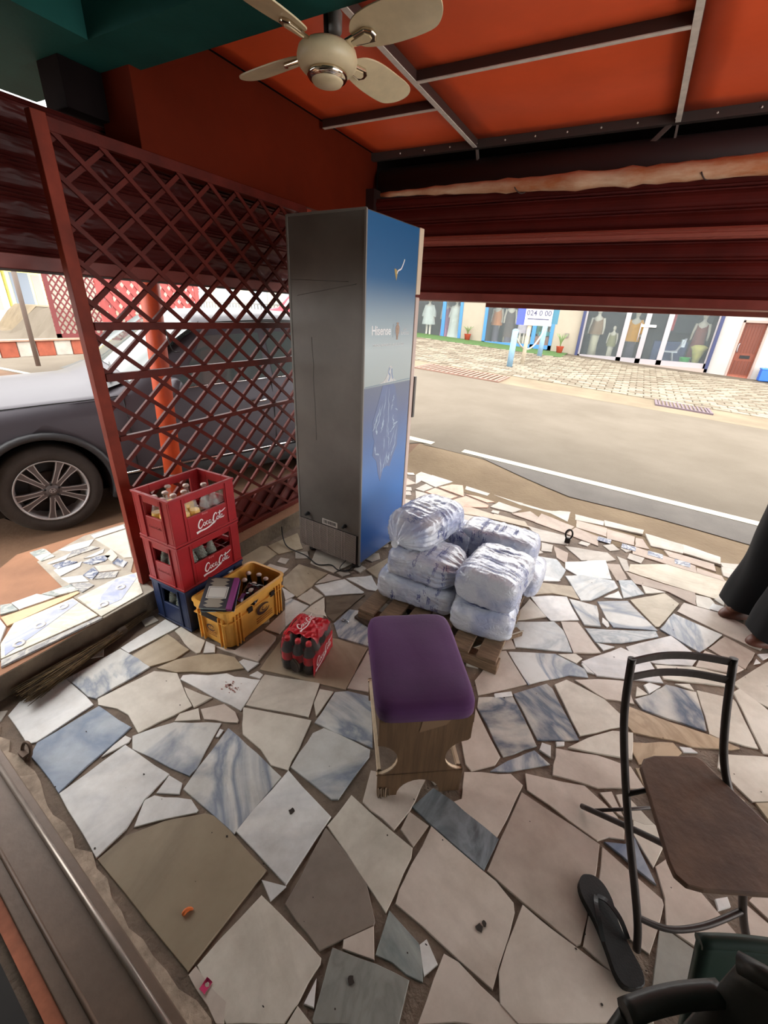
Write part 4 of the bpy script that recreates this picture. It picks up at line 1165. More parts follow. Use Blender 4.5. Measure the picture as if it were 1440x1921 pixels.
# sheet panel along the foot of the screen
MB().bb(-.035, -.025, .06, Y1, .02, .24).build('kick_panel', mat('kick_red', S(96, 34, 30), .5, var=.3, vscale=5), lat)
MB().tube(bez([(.02, .41, 1.35), (.022, .42, 1.27), (.02, .44, 1.235), (.02, .475, 1.235)], 5), .003, 6).build('wire_hook', mat('black_wire', S(30, 26, 26), .5), lat)

# ------------------------------------------------------------------ upright display fridge, seen from behind
fr_a = math.radians(-4)
FG = mat('fridge_back_grey', S(108, 103, 97), .42, .25, var=.22, vscale=2.0, bump=.03, bscale=40)
FW = mat('fridge_trim', S(210, 202, 192), .35)
fg = empty('display_fridge', (-1.262, 2.085, 0), fr_a)
tag(fg, 'tall upright drinks fridge with grey back and blue iceberg print on its side', 'fridge')
FWD, FDP, FH = .515, .53, 2.04      # width (to -x), depth (+y), height
MB().bb(-FWD, 0, 0, FDP, .055, FH).build('cabinet', FG, fg, bev=.006)
# corner trims
for x in (-FWD, 0):
    MB().bb(x - .006, x + .006, -.004, .006, .05, FH).build('corner_trim', mat('trim_dull', S(124, 120, 114), .45, .1), fg)
MB().bb(-FWD, 0, -.004, .006, FH - .008, FH + .003).build('corner_trim', MATS['trim_dull'], fg)
# door seen edge-on, in two leaves
MB().bb(-FWD, .004, FDP + .004, FDP + .055, 1.70, FH).build('header_box', mat('fridge_cream', S(206, 190, 166), .4), fg, bev=.005)
dr = MB().bb(-FWD, .004, FDP + .008, FDP + .05, .08, 1.685).build('door', mat('fridge_door_edge', S(196, 176, 166), .4), fg, bev=.005)
MB().bb(-.02, .012, FDP + .05, FDP + .075, .95, 1.22).build('handle', mat('handle_grey', S(96, 92, 88), .4), dr, bev=.004)
MB().bb(-FWD + .05, -.05, FDP + .05, FDP + .053, .15, 1.62).build('glass_pane', mat('fridge_glass', S(40, 44, 48), .05, trans=.4), dr)

def side_print():
    m = bpy.data.materials.new('iceberg_print'); m.use_nodes = True
    nt = m.node_tree; b = nt.nodes['Principled BSDF']; N = nt.nodes.new; L = nt.links.new
    tc = N('ShaderNodeTexCoord'); sp = N('ShaderNodeSeparateXYZ'); L(tc.outputs['Object'], sp.inputs[0])
    r = N('ShaderNodeValToRGB'); e = r.color_ramp.elements
    mr = N('ShaderNodeMapRange'); mr.inputs[1].default_value = 0.05; mr.inputs[2].default_value = 2.04
    L(sp.outputs['Z'], mr.inputs[0]); L(mr.outputs[0], r.inputs['Fac'])
    e[0].position = 0.0; e[0].color = S(26, 76, 138)
    e[1].position = 1.0; e[1].color = S(40, 92, 138)
    for p, c in ((.10, S(30, 90, 160)), (.22, S(54, 112, 178)), (.34, S(92, 126, 178)), (.50, S(106, 118, 150)), (.578, S(112, 122, 142)), (.582, S(168, 180, 180)), (.68, S(176, 190, 192)), (.76, S(130, 152, 164)), (.86, S(60, 104, 146))):
        q = e.new(p); q.color = c
    L(r.outputs['Color'], b.inputs['Base Color']); b.inputs['Roughness'].default_value = .28
    return m
pr = MB().bb(.0005, .004, .008, FDP - .006, .07, FH - .006).build('printed_side', side_print(), fg)
def sidem(y, z):      # local frame on the printed side: x -> depth, y -> up
    return frame((.0045, y, z), (0, 1, 0), (0, 0, 1))
WH = mat('print_white', S(226, 228, 228), .5)
ICE = mat('print_ice', S(170, 188, 204), .5, var=.12, vscale=30)
ICE2 = mat('print_ice_deep', S(138, 156, 182), .5, var=.1, vscale=20)
text_obj('brand_lettering', 'Hisense', .066, WH, pr, sidem(.165, 1.50), space=.95, offset=.0012)
MB().bb(.0045, .0051, .285, .287, 1.465, 1.535).build('divider_line', mat('print_line', S(150, 164, 170), .5), pr)
text_obj('slogan_lettering', 'OFFICIAL PARTNER OF UEFA EURO 2020', .0185, WH, pr, sidem(.25, 1.425), space=1.0)
text_obj('slogan_lettering', 'UEFA', .014, WH, pr, sidem(.425, 1.505)); text_obj('slogan_lettering', 'EURO2020', .022, WH, pr, sidem(.425, 1.485))
# trophy emblem
M_ = sidem(.335, 1.50)
cup = [(-.010, -.048), (.010, -.048), (.007, -.036), (.013, -.022), (.020, .0), (.019, .022), (.011, .032), (.012, .044), (-.012, .044), (-.011, .032), (-.019, .022), (-.020, 0), (-.013, -.022), (-.007, -.036)]
MB().prism(cup, 0, .0007, M_).build('emblem', mat('emblem_bronze', S(168, 142, 122), .5, var=.3, vscale=60), pr)
eb = MB()
for s_ in (-1, 1):
    ribbon(eb, bez([(s_ * .008, .036, 0), (s_ * .030, .022, 0), (s_ * .032, -.006, 0), (s_ * .014, -.026, 0)], 6), .004, M_, 0, .0009)
eb.build('emblem_handles', ICE, pr)
# iceberg: tip above the waterline, fissured mass below
WLZ = 1.212
M_ = sidem(.27, WLZ)
tip = [(-.115, 0), (.10, 0), (.06, .014), (.045, .03), (.034, .055), (.028, .085), (.012, .098), (-.006, .094), (-.020, .07), (-.028, .04), (-.06, .015)]
MB().prism(tip, 0, .0006, M_).build('iceberg_tip', mat('print_tip', S(202, 204, 202), .5, var=.15, vscale=40), pr)
sh = MB(); ribbon(sh, bez([(.0, .088, 0), (-.012, .06, 0), (.006, .04, 0), (-.01, .01, 0)], 5), .012, M_, 0, .0009); ribbon(sh, bez([(.022, .08, 0), (.026, .05, 0), (.04, .02, 0)], 5), .014, M_, 0, .0009)
sh.build('iceberg_shade', ICE2, pr)
low = [(-.07, -.01), (-.11, -.10), (-.17, -.22), (-.16, -.30), (-.14, -.33), (-.16, -.42), (-.11, -.47), (-.09, -.55), (-.06, -.62), (-.03, -.54), (.02, -.53), (.05, -.545), (.09, -.47), (.13, -.42), (.135, -.30), (.12, -.22), (.10, -.12), (.075, -.03), (.05, -.01)]
MB().prism(low[::-1], -.0002, .0004, M_).build('iceberg_mass', mat('print_mass', S(112, 126, 160), .5, var=.18, vscale=8, col2=S(106, 118, 150)), pr)
fz = MB(); rr = random.Random(21)
def streak(x0, y0, x1, y1, w):
    n = 9; pts = []; ww = []
    for i in range(n):
        f = i / (n - 1)
        pts.append((x0 + (x1 - x0) * f + rr.uniform(-.007, .007), y0 + (y1 - y0) * f + rr.uniform(-.006, .006), 0)); ww.append(w * .95 * (math.sin(PI * min(.97, f + .03))) * rr.uniform(.4, 1.3) + .0005)
    ribbon(fz, pts, ww, M_, 0, .0008)
for a in ((-.16, -.27, -.09, -.14, .010), (-.15, -.25, -.085, -.13, .008), (-.13, -.28, -.06, -.11, .008), (-.12, -.30, -.135, -.24, .014), (-.07, -.29, -.045, -.20, .016), (-.06, -.25, -.02, -.02, .005), (.0, -.03, .015, -.30, .006), (.015, -.28, .03, -.42, .006), (.0, -.34, -.01, -.22, .004), (.05, -.12, .07, -.08, .007), (.04, -.17, .06, -.12, .006), (.06, -.2, .085, -.29, .009), (.03, -.31, .10, -.27, .011), (.07, -.27, .125, -.26, .012), (.09, -.17, .12, -.18, .006), (.035, -.42, .09, -.30, .006), (.06, -.47, .11, -.39, .009), (.03, -.52, .04, -.44, .018), (.0, -.52, .015, -.43, .010), (-.13, -.36, -.12, -.42, .010), (-.12, -.42, -.08, -.43, .012), (-.07, -.44, -.05, -.58, .010), (-.04, -.56, .0, -.45, .008), (-.035, -.32, -.03, -.42, .006), (.1, -.42, .115, -.28, .006)):
    streak(*a)
fz.build('iceberg_fissures', ICE, pr)
bd = MB(); ribbon(bd, [(-.255, -.003, 0), (.25, .003, 0)], .006, M_, 0, .0007); bd.build('waterline', mat('print_waterline', S(134, 150, 162), .5), pr)
# diver/bird mark at the top of the print
M_ = sidem(.30, 1.80)
MB().prism([(-.03, .012), (-.012, -.03), (-.006, -.045), (.0, -.03), (.006, -.004), (.0, .006), (-.014, .012)][::-1], 0, .0007, M_).build('mark_body', mat('print_gold', S(168, 146, 92), .5), pr)
mk = MB(); ribbon(mk, bez([(.0, -.01, 0), (.012, .006, 0), (.04, .016, 0), (.06, .04, 0), (.075, .066, 0)], 6), .007, M_, 0, .0009); mk.build('mark_tail', WH, pr)
# back details: creases, grille, plugs, sticker
gr = empty('rear_grille', (0, 0, 0)); gr.parent = fg
WIRE = mat('grille_wire', S(176, 164, 156), .4, .2)
gp = MB().bb(-FWD + .01, -.012, -.006, -.002, .055, .27).build('grille_back', mat('grille_dark', S(40, 32, 30), .7, var=.4, vscale=30), fg)
bpy.data.objects.remove(gr, do_unlink=True)
g2 = MB(); n_ = 23
for i in range(n_):
    z = .062 + .205 * i / (n_ - 1)
    g2.beam((-FWD + .012, -.011, z), (-.022, -.011, z), .0036, .0036)
for x in (-FWD + .012, -.455, -.39, -.325, -.26, -.195, -.135, -.115, -.022):
    g2.beam((x, -.013, .058), (x, -.013, .272), .0028, .0028)
tag(g2.build('grille', WIRE, fg), 'wire grille over the compressor')
for x in (-.435, -.115):
    MB().lathe([(.013, 0), (.015, .008), (.010, .018), (.011, .03), (0, .032)], 10, Matrix.Rotation(PI / 2, 4, 'X')).build('plastic_spacer', mat('black_plastic', S(24, 24, 26), .5), fg, (x, -.001, .315))
stk = MB().bb(-.31, -.18, -.004, -.001, .275, .315).build('sticker', mat('sticker_paper', S(196, 190, 182), .6), fg)
tx = MB(); rr = random.Random(4)
for i in range(22):
    x = -.30 + .005 * i; w = rr.uniform(.001, .004)
    tx.bb(x, x + w, -.0048, -.004, .282 + rr.uniform(0, .006), .308)
tx.build('sticker_bars', mat('sticker_ink', S(90, 86, 84), .6), stk)
for x0, z0, x1, z1 in ((-.36, 1.45, -.345, .85), (-.05, 1.72, -.46, 1.66), (-.5, 1.74, -.1, 1.73)):
    n = 8; q = [(x0 + (x1 - x0) * i / n + rr.uniform(-.004, .004), -.0002, z0 + (z1 - z0) * i / n) for i in range(n + 1)]
    MB().tube(q, .0016, 5).build('dent_crease', mat('crease_dark', S(84, 80, 76), .5), fg)
for x, y in ((-.06, .06), (-FWD + .06, .06), (-.06, FDP - .06), (-FWD + .06, FDP - .06)):
    MB().lathe([(.03, 0), (.03, .012), (.012, .016), (.012, .056)], 12).build('foot', MATS['black_plastic'], fg, (x, y, 0))
MB().tube(bez([(-.06, .02, .09), (-.05, -.03, .02), (-.12, -.07, .006), (-.2, -.05, .006), (-.28, -.10, .006), (-.42, -.06, .006), (-.6, -.05, .006), (-.70, .0, .03), (-.74, .03, .1)], 8), .0045, 6).build('power_cable', mat('cable_black', S(26, 22, 22), .5), fg)
MB().tube(bez([(-.1, .03, .07), (-.13, -.04, .008), (-.08, -.06, .007), (-.03, -.03, .02)], 8), .0035, 6).build('power_cable', MATS['cable_black'], fg)
# ------------------------------------------------------------------ script lettering painted by strokes
def cola_script(M, s, m, parent):
    """the white Spencerian lettering and its ribbon, s = width in metres, in the local xy plane of M"""
    mb = MB()
    def st(pts, w0, w1=None):
        P = bez([(x * s, y * s, 0) for x, y in pts], 7); n = len(P)
        ws = [(w0 + ((w1 or w0) - w0) * math.sin(PI * i / (n - 1))) * s for i in range(n)]
        ribbon(mb, P, ws, M, 0, .0012)
    # first C, sweeping up into a curl
    st([(-.285, .085), (-.29, .13), (-.33, .15), (-.385, .11), (-.43, .02), (-.425, -.06), (-.38, -.09), (-.33, -.06), (-.295, -.01)], .014, .042)
    st([(-.235, .035), (-.268, .02), (-.275, -.035), (-.25, -.062), (-.218, -.04), (-.212, .01), (-.235, .035)], .014, .024)
    st([(-.125, .02), (-.15, .04), (-.178, .015), (-.182, -.035), (-.155, -.06), (-.115, -.035)], .012, .026)
    st([(-.035, .025), (-.065, .038), (-.092, .01), (-.095, -.04), (-.07, -.06), (-.042, -.03), (-.03, .035)], .012, .024)
    st([(-.03, .035), (-.04, -.03), (-.025, -.06), (.0, -.045)], .012, .022)
    st([(.005, -.012), (.04, -.004)], .02)
    # second C
    st([(.185, .10), (.18, .145), (.14, .16), (.09, .11), (.055, .02), (.06, -.055), (.10, -.08), (.145, -.045), (.17, .0)], .014, .042)
    st([(.215, .045), (.185, .03), (.178, -.025), (.2, -.05), (.232, -.03), (.238, .02), (.215, .045)], .014, .024)
    st([(.25, -.01), (.285, .06), (.315, .15), (.30, .175), (.28, .13), (.272, .04), (.272, -.03), (.29, -.05), (.31, -.03)], .012, .024)
    st([(.375, .035), (.345, .048), (.32, .02), (.315, -.025), (.338, -.05), (.365, -.02), (.378, .045)], .012, .024)
    st([(.378, .045), (.368, -.02), (.385, -.05), (.43, -.015)], .012, .022)
    # bar through the l and the ribbon under the first word
    st([(.225, .135), (.32, .13), (.40, .145), (.50, .19)], .016, .032)
    st([(-.52, -.185), (-.40, -.165), (-.25, -.17), (-.10, -.15), (.02, -.105), (.10, -.075)], .07, .04)
    return mb.build('script_lettering', m, parent)

GLASS = mat('bottle_glass', S(226, 228, 224), .05, alpha=.20, spec=.9)
GLASSG = mat('bottle_glass_dull', S(150, 154, 144), .15, alpha=.55, spec=.7)
DGLASS = mat('bottle_dark', S(28, 20, 18), .12)
DRINK = mat('orange_drink', S(250, 196, 30), .3)
CAPW = mat('crown_cap', S(206, 186, 176), .35, .3, var=.2, vscale=60)
def bottle_parts(glass, fill=0.0, cap=True, h=.225, r=.029):
    prof = [(r * .92, 0), (r, .006), (r, h * .28), (r * .93, h * .36), (r, h * .48), (r * .86, h * .60), (r * .52, h * .76), (r * .40, h * .86), (r * .40, h * .955), (r * .47, h * .96), (r * .47, h)]
    g = MB().lathe(prof, 14)
    liq = None
    if fill:
        zmax = h * fill
        q = [(max(.001, a - .0025), max(.004, b)) for a, b in prof if b < zmax]
        liq = MB().lathe(q + [(q[-1][0] * .9, zmax)], 12)
    return g, liq, h, r
def make_bottle(loc, kind, label, group, tilt=0.0, hh=.212, rr_=.029):
    g, liq, h, r = bottle_parts({'o': GLASS, 'e': GLASS, 'd': DGLASS, 'g': GLASSG}[kind], {'o': .60, 'e': 0, 'd': 0, 'g': 0}[kind], h=hh, r=rr_)
    e = empty('glass_bottle', loc, RNG.uniform(0, 6))
    if tilt: e.rotation_euler = (tilt, 0, e.rotation_euler[2])
    g.build('bottle_body', {'o': GLASS, 'e': GLASS, 'd': DGLASS, 'g': GLASSG}[kind], e)
    if liq: liq.build('drink', DRINK, e)
    MB().lathe([(r * .56, h - .008), (r * .56, h - .002), (r * .45, h + .003), (0, h + .003)], 14).build('crown_cap', CAPW, e)
    return tag(e, label, 'bottle', group)

# ------------------------------------------------------------------ crates
RED = mat('crate_red', S(152, 24, 30), .42, var=.18, vscale=5, bump=.04, bscale=60)
BLUE = mat('crate_blue', S(28, 42, 78), .45, var=.25, vscale=6, bump=.04, bscale=60)
YEL = mat('crate_yellow', S(232, 172, 78), .45, var=.2, vscale=5, bump=.05, bscale=60)
CX0, CX1, CY0, CY1 = -1.98, -1.71, 1.112, 1.502
def bottle_crate(loc, h, m, name, label, script, hand_lo, hand_hi, grp):
    """open plastic crate 0.27 x 0.39: four corner posts, panelled walls with hand holes, floor and divider grid"""
    w, l = CX1 - CX0, CY1 - CY0
    e = empty(name, loc); tag(e, label, 'crate', grp)
    t = .012
    b = MB()
    lo, hi = h * hand_lo, h * hand_hi
    # long sides (x = 0 and x = w), opening between y .10 and l-.07
    for x0 in (0, w - t):
        b.bb(x0, x0 + t, 0, .085, .004, h); b.bb(x0, x0 + t, l - .065, l, .004, h)
        b.bb(x0, x0 + t, .085, l - .065, .004, lo); b.bb(x0, x0 + t, .085, l - .065, hi, h)
    # short sides
    for y0 in (0, l - t):
        b.bb(t, .075, y0, y0 + t, .004, h); b.bb(w - .075, w - t, y0, y0 + t, .004, h)
        b.bb(.075, w - .075, y0, y0 + t, .004, lo * 1.02); b.bb(.075, w - .075, y0, y0 + t, hi * .97, h)
    b.build('crate_body', m, e, bev=.0025)
    MB().bb(t, w - t, t, l - t, .006, .014).build('crate_floor', m, e)
    d = MB()
    for i in range(1, 4): d.bb(t + (w - 2 * t) * i / 4 - .0015, t + (w - 2 * t) * i / 4 + .0015, t, l - t, .014, h * .42)
    for j in range(1, 6): d.bb(t, w - t, t + (l - 2 * t) * j / 6 - .0015, t + (l - 2 * t) * j / 6 + .0015, .014, h * .42)
    d.build('divider_grid', m, e)
    # rims and ribs standing proud
    for z in (h - .008, .006):
        rim = MB()
        rim.bb(-.004, w + .004, -.004, 0, z - .004, z + .008); rim.bb(-.004, w + .004, l, l + .004, z - .004, z + .008)
        rim.bb(-.004, 0, 0, l, z - .004, z + .008); rim.bb(w, w + .004, 0, l, z - .004, z + .008)
        rim.build('rim', m, e, bev=.0015)
    for x in (.06, w - .06): MB().bb(x - .004, x + .004, -.006, .001, .01, h - .01).build('rib', m, e, bev=.001)
    for y in (.07, l - .055): MB().bb(w - .001, w + .005, y - .004, y + .004, .01, h - .01).build('rib', m, e, bev=.001)
    if script:
        M = frame((w + .0015, l * .57, lo * .53), (0, 1, 0), (0, 0, 1))
        cola_script(M, .19, mat('lettering_white', S(232, 222, 218), .5), e)
        text_obj('small_lettering', 'Enjoy', .016, mat('lettering_pink', S(214, 120, 120), .5), e, frame((w + .0022, l * .57 - .035, lo * .95), (0, 1, 0), (0, 0, 1)))
        text_obj('small_lettering', 'Coca-Cola', .022, mat('lettering_dark', S(128, 30, 30), .5), e, frame((w / 2, -.0012, lo * .62), (1, 0, 0), (0, 0, 1)))
    return e
zc = [0.0, .255, .51]
bottle_crate((CX0, CY0, zc[0]), .253, BLUE, 'bottle_crate', 'dark blue plastic bottle crate at the bottom of the stack', False, .48, .88, 'stacked bottle crates')
bottle_crate((CX0, CY0, zc[1]), .253, RED, 'bottle_crate', 'red soda crate in the middle of the stack, holding empty bottles', True, .50, .84, 'stacked bottle crates')
bottle_crate((CX0, CY0, zc[2]), .253, RED, 'bottle_crate', 'red soda crate on top of the stack, filled with orange and empty bottles', True, .52, .84, 'stacked bottle crates')
def cell(i, j, z):
    w, l = CX1 - CX0 - .024, CY1 - CY0 - .024
    return (CX0 + .012 + w * (i + .5) / 4, CY0 + .012 + l * (j + .5) / 6, z)
for i in range(4):
    for j in range(6):
        if (i, j) in ((0, 5), (1, 4), (2, 5), (0, 0), (0, 1), (0, 3), (1, 2), (2, 3), (1, 5), (0, 4)): continue
        o_ = (j <= 2 and not (i == 1 and j == 1)) or (i == 1 and j == 3)
        lab = 'capped glass bottle of orange drink in the top red crate' if o_ else 'empty clear glass bottle in the top red crate'
        make_bottle(cell(i, j, zc[2] + .016), 'o' if o_ else 'e', lab, 'orange drink bottles in the top crate' if o_ else 'empty bottles in the top crate')
for (i, j) in ((3, 1), (3, 2), (3, 3), (2, 1), (2, 2), (1, 0), (2, 0)):
    make_bottle(cell(i, j, zc[1] + .016), 'g', 'dull empty glass bottle in the middle red crate', 'empty bottles in the middle crate')
for (i, j) in ((1, 0), (2, 0), (2, 1), (1, 1), (3, 2)):
    make_bottle(cell(i, j, zc[0] + .016), 'g', 'dull glass bottle in the dark blue crate', 'bottles in the blue crate')

# ------------------------------------------------------------------ yellow tote crate
YX, YY, YH = .25, .425, .23
yc = empty('yellow_crate', (-1.675, 1.115, 0)); tag(yc, 'mustard yellow plastic crate on the floor beside the crate stack', 'crate')
def rrect(x0, x1, y0, y1, r, n=5):
    out = []
    for cx, cy, a in ((x1 - r, y0 + r, -PI / 2), (x1 - r, y1 - r, 0), (x0 + r, y1 - r, PI / 2), (x0 + r, y0 + r, PI)):
        for k in range(n): out.append((cx + r * math.cos(a + k * PI / 2 / (n - 1)), cy + r * math.sin(a + k * PI / 2 / (n - 1))))
    return out
def shell(mb, rings):
    n = len(rings[0][0]); vs = []
    for poly, z in rings: vs += [(p[0], p[1], z) for p in poly]
    fs = [(k * n + i, k * n + (i + 1) % n, (k + 1) * n + (i + 1) % n, (k + 1) * n + i) for k in range(len(rings) - 1) for i in range(n)]
    mb.add(vs, fs, False); mb.add([(p[0], p[1], rings[-1][1]) for p in rings[-1][0]], [tuple(range(n))])
R_ = lambda d, r: rrect(-d, YX + d, -d, YY + d, r)
b = MB()
shell(b, [(R_(-.012, .03), .002), (R_(-.004, .03), YH - .035), (R_(.003, .034), YH - .035), (R_(.003, .034), YH - .004), (R_(.008, .036), YH - .002), (R_(.008, .036), YH + .004), (R_(-.008, .026), YH + .004), (R_(-.010, .026), YH - .01), (R_(-.018, .024), .012)])
b.build('crate_body', YEL, yc)
for x in (.045, .07, .19, .215): MB().box((x, .0, YH * .42), (.006, .014, YH * .8)).build('rib', YEL, yc, bev=.001)
for y in (.045, .065, .085, .34, .36, .38): MB().box((YX, y, YH * .42), (.014, .006, YH * .8)).build('rib', YEL, yc, bev=.001)
MB().box((YX - .003, YY / 2, YH - .07), (.016, YY - .03, .005)).build('ledge', YEL, yc); MB().box((YX / 2, .003, YH - .07), (YX - .03, .016, .005)).build('ledge', YEL, yc)
hl = mat('hand_hole', S(34, 22, 16), .8)
MB().bb(.075, .185, -.0075, .0, YH - .068, YH - .04).build('hand_hole', hl, yc)
MB().bb(YX, YX + .0075, .135, .165, YH - .078, YH - .05).build('hand_hole', hl, yc); MB().bb(YX, YX + .0075, .30, .33, YH - .078, YH - .05).build('hand_hole', hl, yc)
def swirl(M, s, parent):
    mb = MB(); a = []
    for k in range(22):
        t = k / 21 * 1.75 * PI + .5; a.append((s * math.cos(t), s * .62 * math.sin(t), 0))
    ribbon(mb, a, [s * (.12 + .34 * math.sin(PI * i / 21)) for i in range(22)], M, 0, .001)
    c = []
    for k in range(14):
        t = k / 13 * 1.3 * PI + 2.0; c.append((s * .45 * math.cos(t) + s * .12, s * .3 * math.sin(t), 0))
    ribbon(mb, c, s * .14, M, 0, .001)
    mb.build('swirl_logo', mat('logo_ink', S(62, 34, 26), .6), parent)
swirl(frame((YX + .0025, .245, .115), (0, 1, 0), (0, 0, 1)), .042, yc); swirl(frame((.13, -.0035, .105), (1, 0, 0), (0, 0, 1)), .026, yc)
ln = MB()
for k in range(3):
    ln.bb(YX - .002, YX + .002 - .002 * k * .2, .19, .31, .068 - .014 * k, .071 - .014 * k); ln.bb(.10, .16, -.0025, .001, .076 - .011 * k, .078 - .011 * k)
ln.build('imprint_lines', mat('imprint', S(150, 98, 40), .6), yc)
# things in the yellow crate
for (x, y) in ((.07, .33), (.13, .35), (.19, .34), (.10, .27), (.17, .27), (.20, .22)):
    make_bottle((-1.675 + x, 1.115 + y, .014), 'd', 'dark brown beer bottle standing in the yellow crate', 'dark bottles in the yellow crate', hh=.215, rr_=.027)
# slanted ledger book
bk = empty('ledger_book', (0, 0, 0)); BKM = frame((-1.53, 1.172, .278), (.144, .079, 0), (-.064, .118, .062)); bk.matrix_world = BKM @ Matrix.Diagonal((1.12, 1.02, 1, 1))
tag(bk, 'dark ledger book with purple spine and white label lying in the yellow crate', 'book')
BC = mat('book_cover', S(44, 40, 48), .5, var=.2, vscale=8)
MB().bb(-.062, .075, -.085, .085, .0, .002).build('back_cover', BC, bk); MB().bb(-.062, .075, -.085, .085, .017, .020).build('front_cover', BC, bk, bev=.001)
MB().bb(-.060, .073, -.083, .083, .002, .017).build('page_block', mat('page_paper', S(176, 190, 196), .8, var=.1, vscale=40, stretch=(1, 1, 60)), bk)
MB().bb(.056, .077, -.086, .086, -.0005, .0212).build('spine_cloth', mat('spine_purple', S(128, 52, 112), .6), bk)
zz = []
for k in range(9): zz += [(-.052 + .0 * k, 0)]
pat = []
n = 17
for k in range(n):
    y = -.08 + .16 * k / (n - 1); pat.append((.012 + (.028 if k % 2 else .010), y))
for k in reversed(range(n)):
    y = -.08 + .16 * k / (n - 1); pat.append((-.020 - (.026 if k % 2 else .008), y))
MB().prism(pat, .0200, .0206).build('zigzag_print', mat('print_tan', S(140, 130, 116), .6), bk)
lb_ = MB().bb(-.045, .045, -.032, .032, .0206, .0213).build('paper_label', mat('label_paper', S(196, 192, 184), .7), bk)
lf = MB()
for (a, b_, c, d) in ((-.040, .040, -.028, -.0265), (-.040, .040, .0265, .028), (-.040, -.0385, -.028, .028), (.0385, .040, -.028, .028)): lf.bb(a, b_, c, d, .0213, .0217)
lf.build('label_border', MATS['book_cover'], lb_)
b2 = empty('notebook', (0, 0, 0)); b2.matrix_world = BKM @ Matrix.Translation((.006, -.004, -.0125)) @ Matrix.Rotation(.05, 4, 'Z') @ Matrix.Diagonal((1.12, 1.0, 1, 1))
tag(b2, 'thin notebook with pale blue page edges under the dark ledger book', 'book')
MB().bb(-.066, .08, -.088, .088, .010, .012).build('cover', BC, b2); MB().bb(-.064, .078, -.086, .086, .0, .010).build('page_block', mat('page_blue', S(150, 186, 206), .8), b2)
pb = empty('plastic_pouch', (-1.475, 1.335, .205)); pb.rotation_euler = (.25, .1, .3)
tag(pb, 'crumpled black and purple plastic pouch beside the book in the yellow crate', 'pouch')
def pouch(u, v):
    x = (u - .5) * .10; y = (v - .5) * .14; e_ = (1 - (2 * u - 1) ** 4) * (1 - (2 * v - 1) ** 4)
    return (x, y, .022 * e_ + .010 * noise.noise(Vector((x * 40, y * 40, 0))))
MB().grid(pouch, 16, 20).build('pouch_film', mat('pouch_black', S(26, 24, 30), .2, var=.3, vscale=20, coat=.5), pb)
MB().grid(lambda u, v: (pouch(u * .3 + .05, v * .3 + .02)[0], pouch(u * .3 + .05, v * .3 + .02)[1], pouch(u * .3 + .05, v * .3 + .02)[2] + .001), 6, 8).build('pouch_print', mat('pouch_purple', S(120, 60, 130), .3), pb)
# pole of the stack keeps clear; end crates
# ------------------------------------------------------------------ shrink-wrapped pack of small soda bottles
pk = empty('soda_bottle_pack', (-1.072, 1.285, 0.0), math.radians(11))
tag(pk, 'shrink-wrapped pack of small red-capped soda bottles on the floor', 'bottle pack')
PETD = mat('cola_dark', S(34, 18, 16), .08, coat=.4)
PETC = mat('pet_clear', S(120, 112, 108), .06, trans=.35, coat=.4)
CAPR = mat('cap_red', S(190, 40, 48), .35)
LABR = mat('label_red', S(196, 24, 40), .35, var=.1)
PW, PL, PHh, dd = 3, 4, .185, .056
bm_ = MB().lathe([(.022, 0), (.027, .006), (.027, .05), (.024, .065), (.027, .085), (.027, .118), (.020, .145), (.0115, .162), (.0115, .170)], 14)
cm_ = MB().lathe([(.0135, .166), (.0138, .180), (.0125, .184), (0, .184)], 14)
lm_ = MB().lathe([(.0275, .062), (.0275, .108)], 14, cap=False)
bme, cme, lme = bm_.mesh('b'), cm_.mesh('c'), lm_.mesh('l')
for i in range(PW):
    for j in range(PL):
        x, y = (i - 1) * dd, (j - 1.5) * dd
        for me, m_, nm in ((bme, PETC if j % 2 else PETD, 'bottle'), (cme, CAPR, 'bottle_cap'), (lme, LABR, 'bottle_label')):
            me2 = me.copy(); o = bpy.data.objects.new(nm, me2); COL.objects.link(o); me2.materials.append(m_); o.parent = pk; o.location = (x, y, .001)
# printed sleeve on the long sides and a printed band over the top
hw, hl_ = PW * dd / 2 + .002, PL * dd / 2 + .002
def side_wrap(u, v):
    y = (u - .5) * 2 * (hl_ - .004); z = .004 + .112 * v
    return (hw + .0035 * math.cos(y / dd * 2 * PI) * .6 + .0015, y, z)
sw = MB().grid(side_wrap, 40, 6).build('printed_sleeve', LABR, pk)
cola_script(frame((hw + .006, .005, .06), (0, 1, 0), (0, 0, 1)), .19, mat('lettering_white', S(232, 222, 218), .5), sw)
def top_band(u, v):
    x = (u - .5) * 2 * hw; y = -.055 + .15 * v
    return (x, y, .186 + .007 * math.cos(x / dd * 2 * PI) * math.cos(y / dd * 2 * PI) - .02 * max(0, abs(2 * u - 1) - .8) / .2 + .004 * math.sin(9 * v + 5 * u))
tbn = MB().grid(top_band, 30, 24).build('printed_band', LABR, pk)
cola_script(frame((-.012, .03, .196), (.3, 1, 0), (-1, .3, .1)), .13, MATS['lettering_white'], tbn)
FILM = mat('clear_film', S(235, 235, 238), .08, trans=.97, ior=1.08, spec=.6)
def film(u, v):
    a = u * 2 * PI; c, s_ = math.cos(a), math.sin(a)
    k = (abs(c) ** 6 + abs(s_) ** 6) ** (-1 / 6)
    z = .003 + v * .19; sh_ = 1.0 - .12 * max(0, (v - .6) / .4) ** 2
    return ((hw + .007) * k * c * sh_, (hl_ + .007) * k * s_ * sh_, z + .004 * math.sin(14 * u * PI) * v)
MB().grid(film, 64, 14, cu=True).build('shrink_film', FILM, pk)
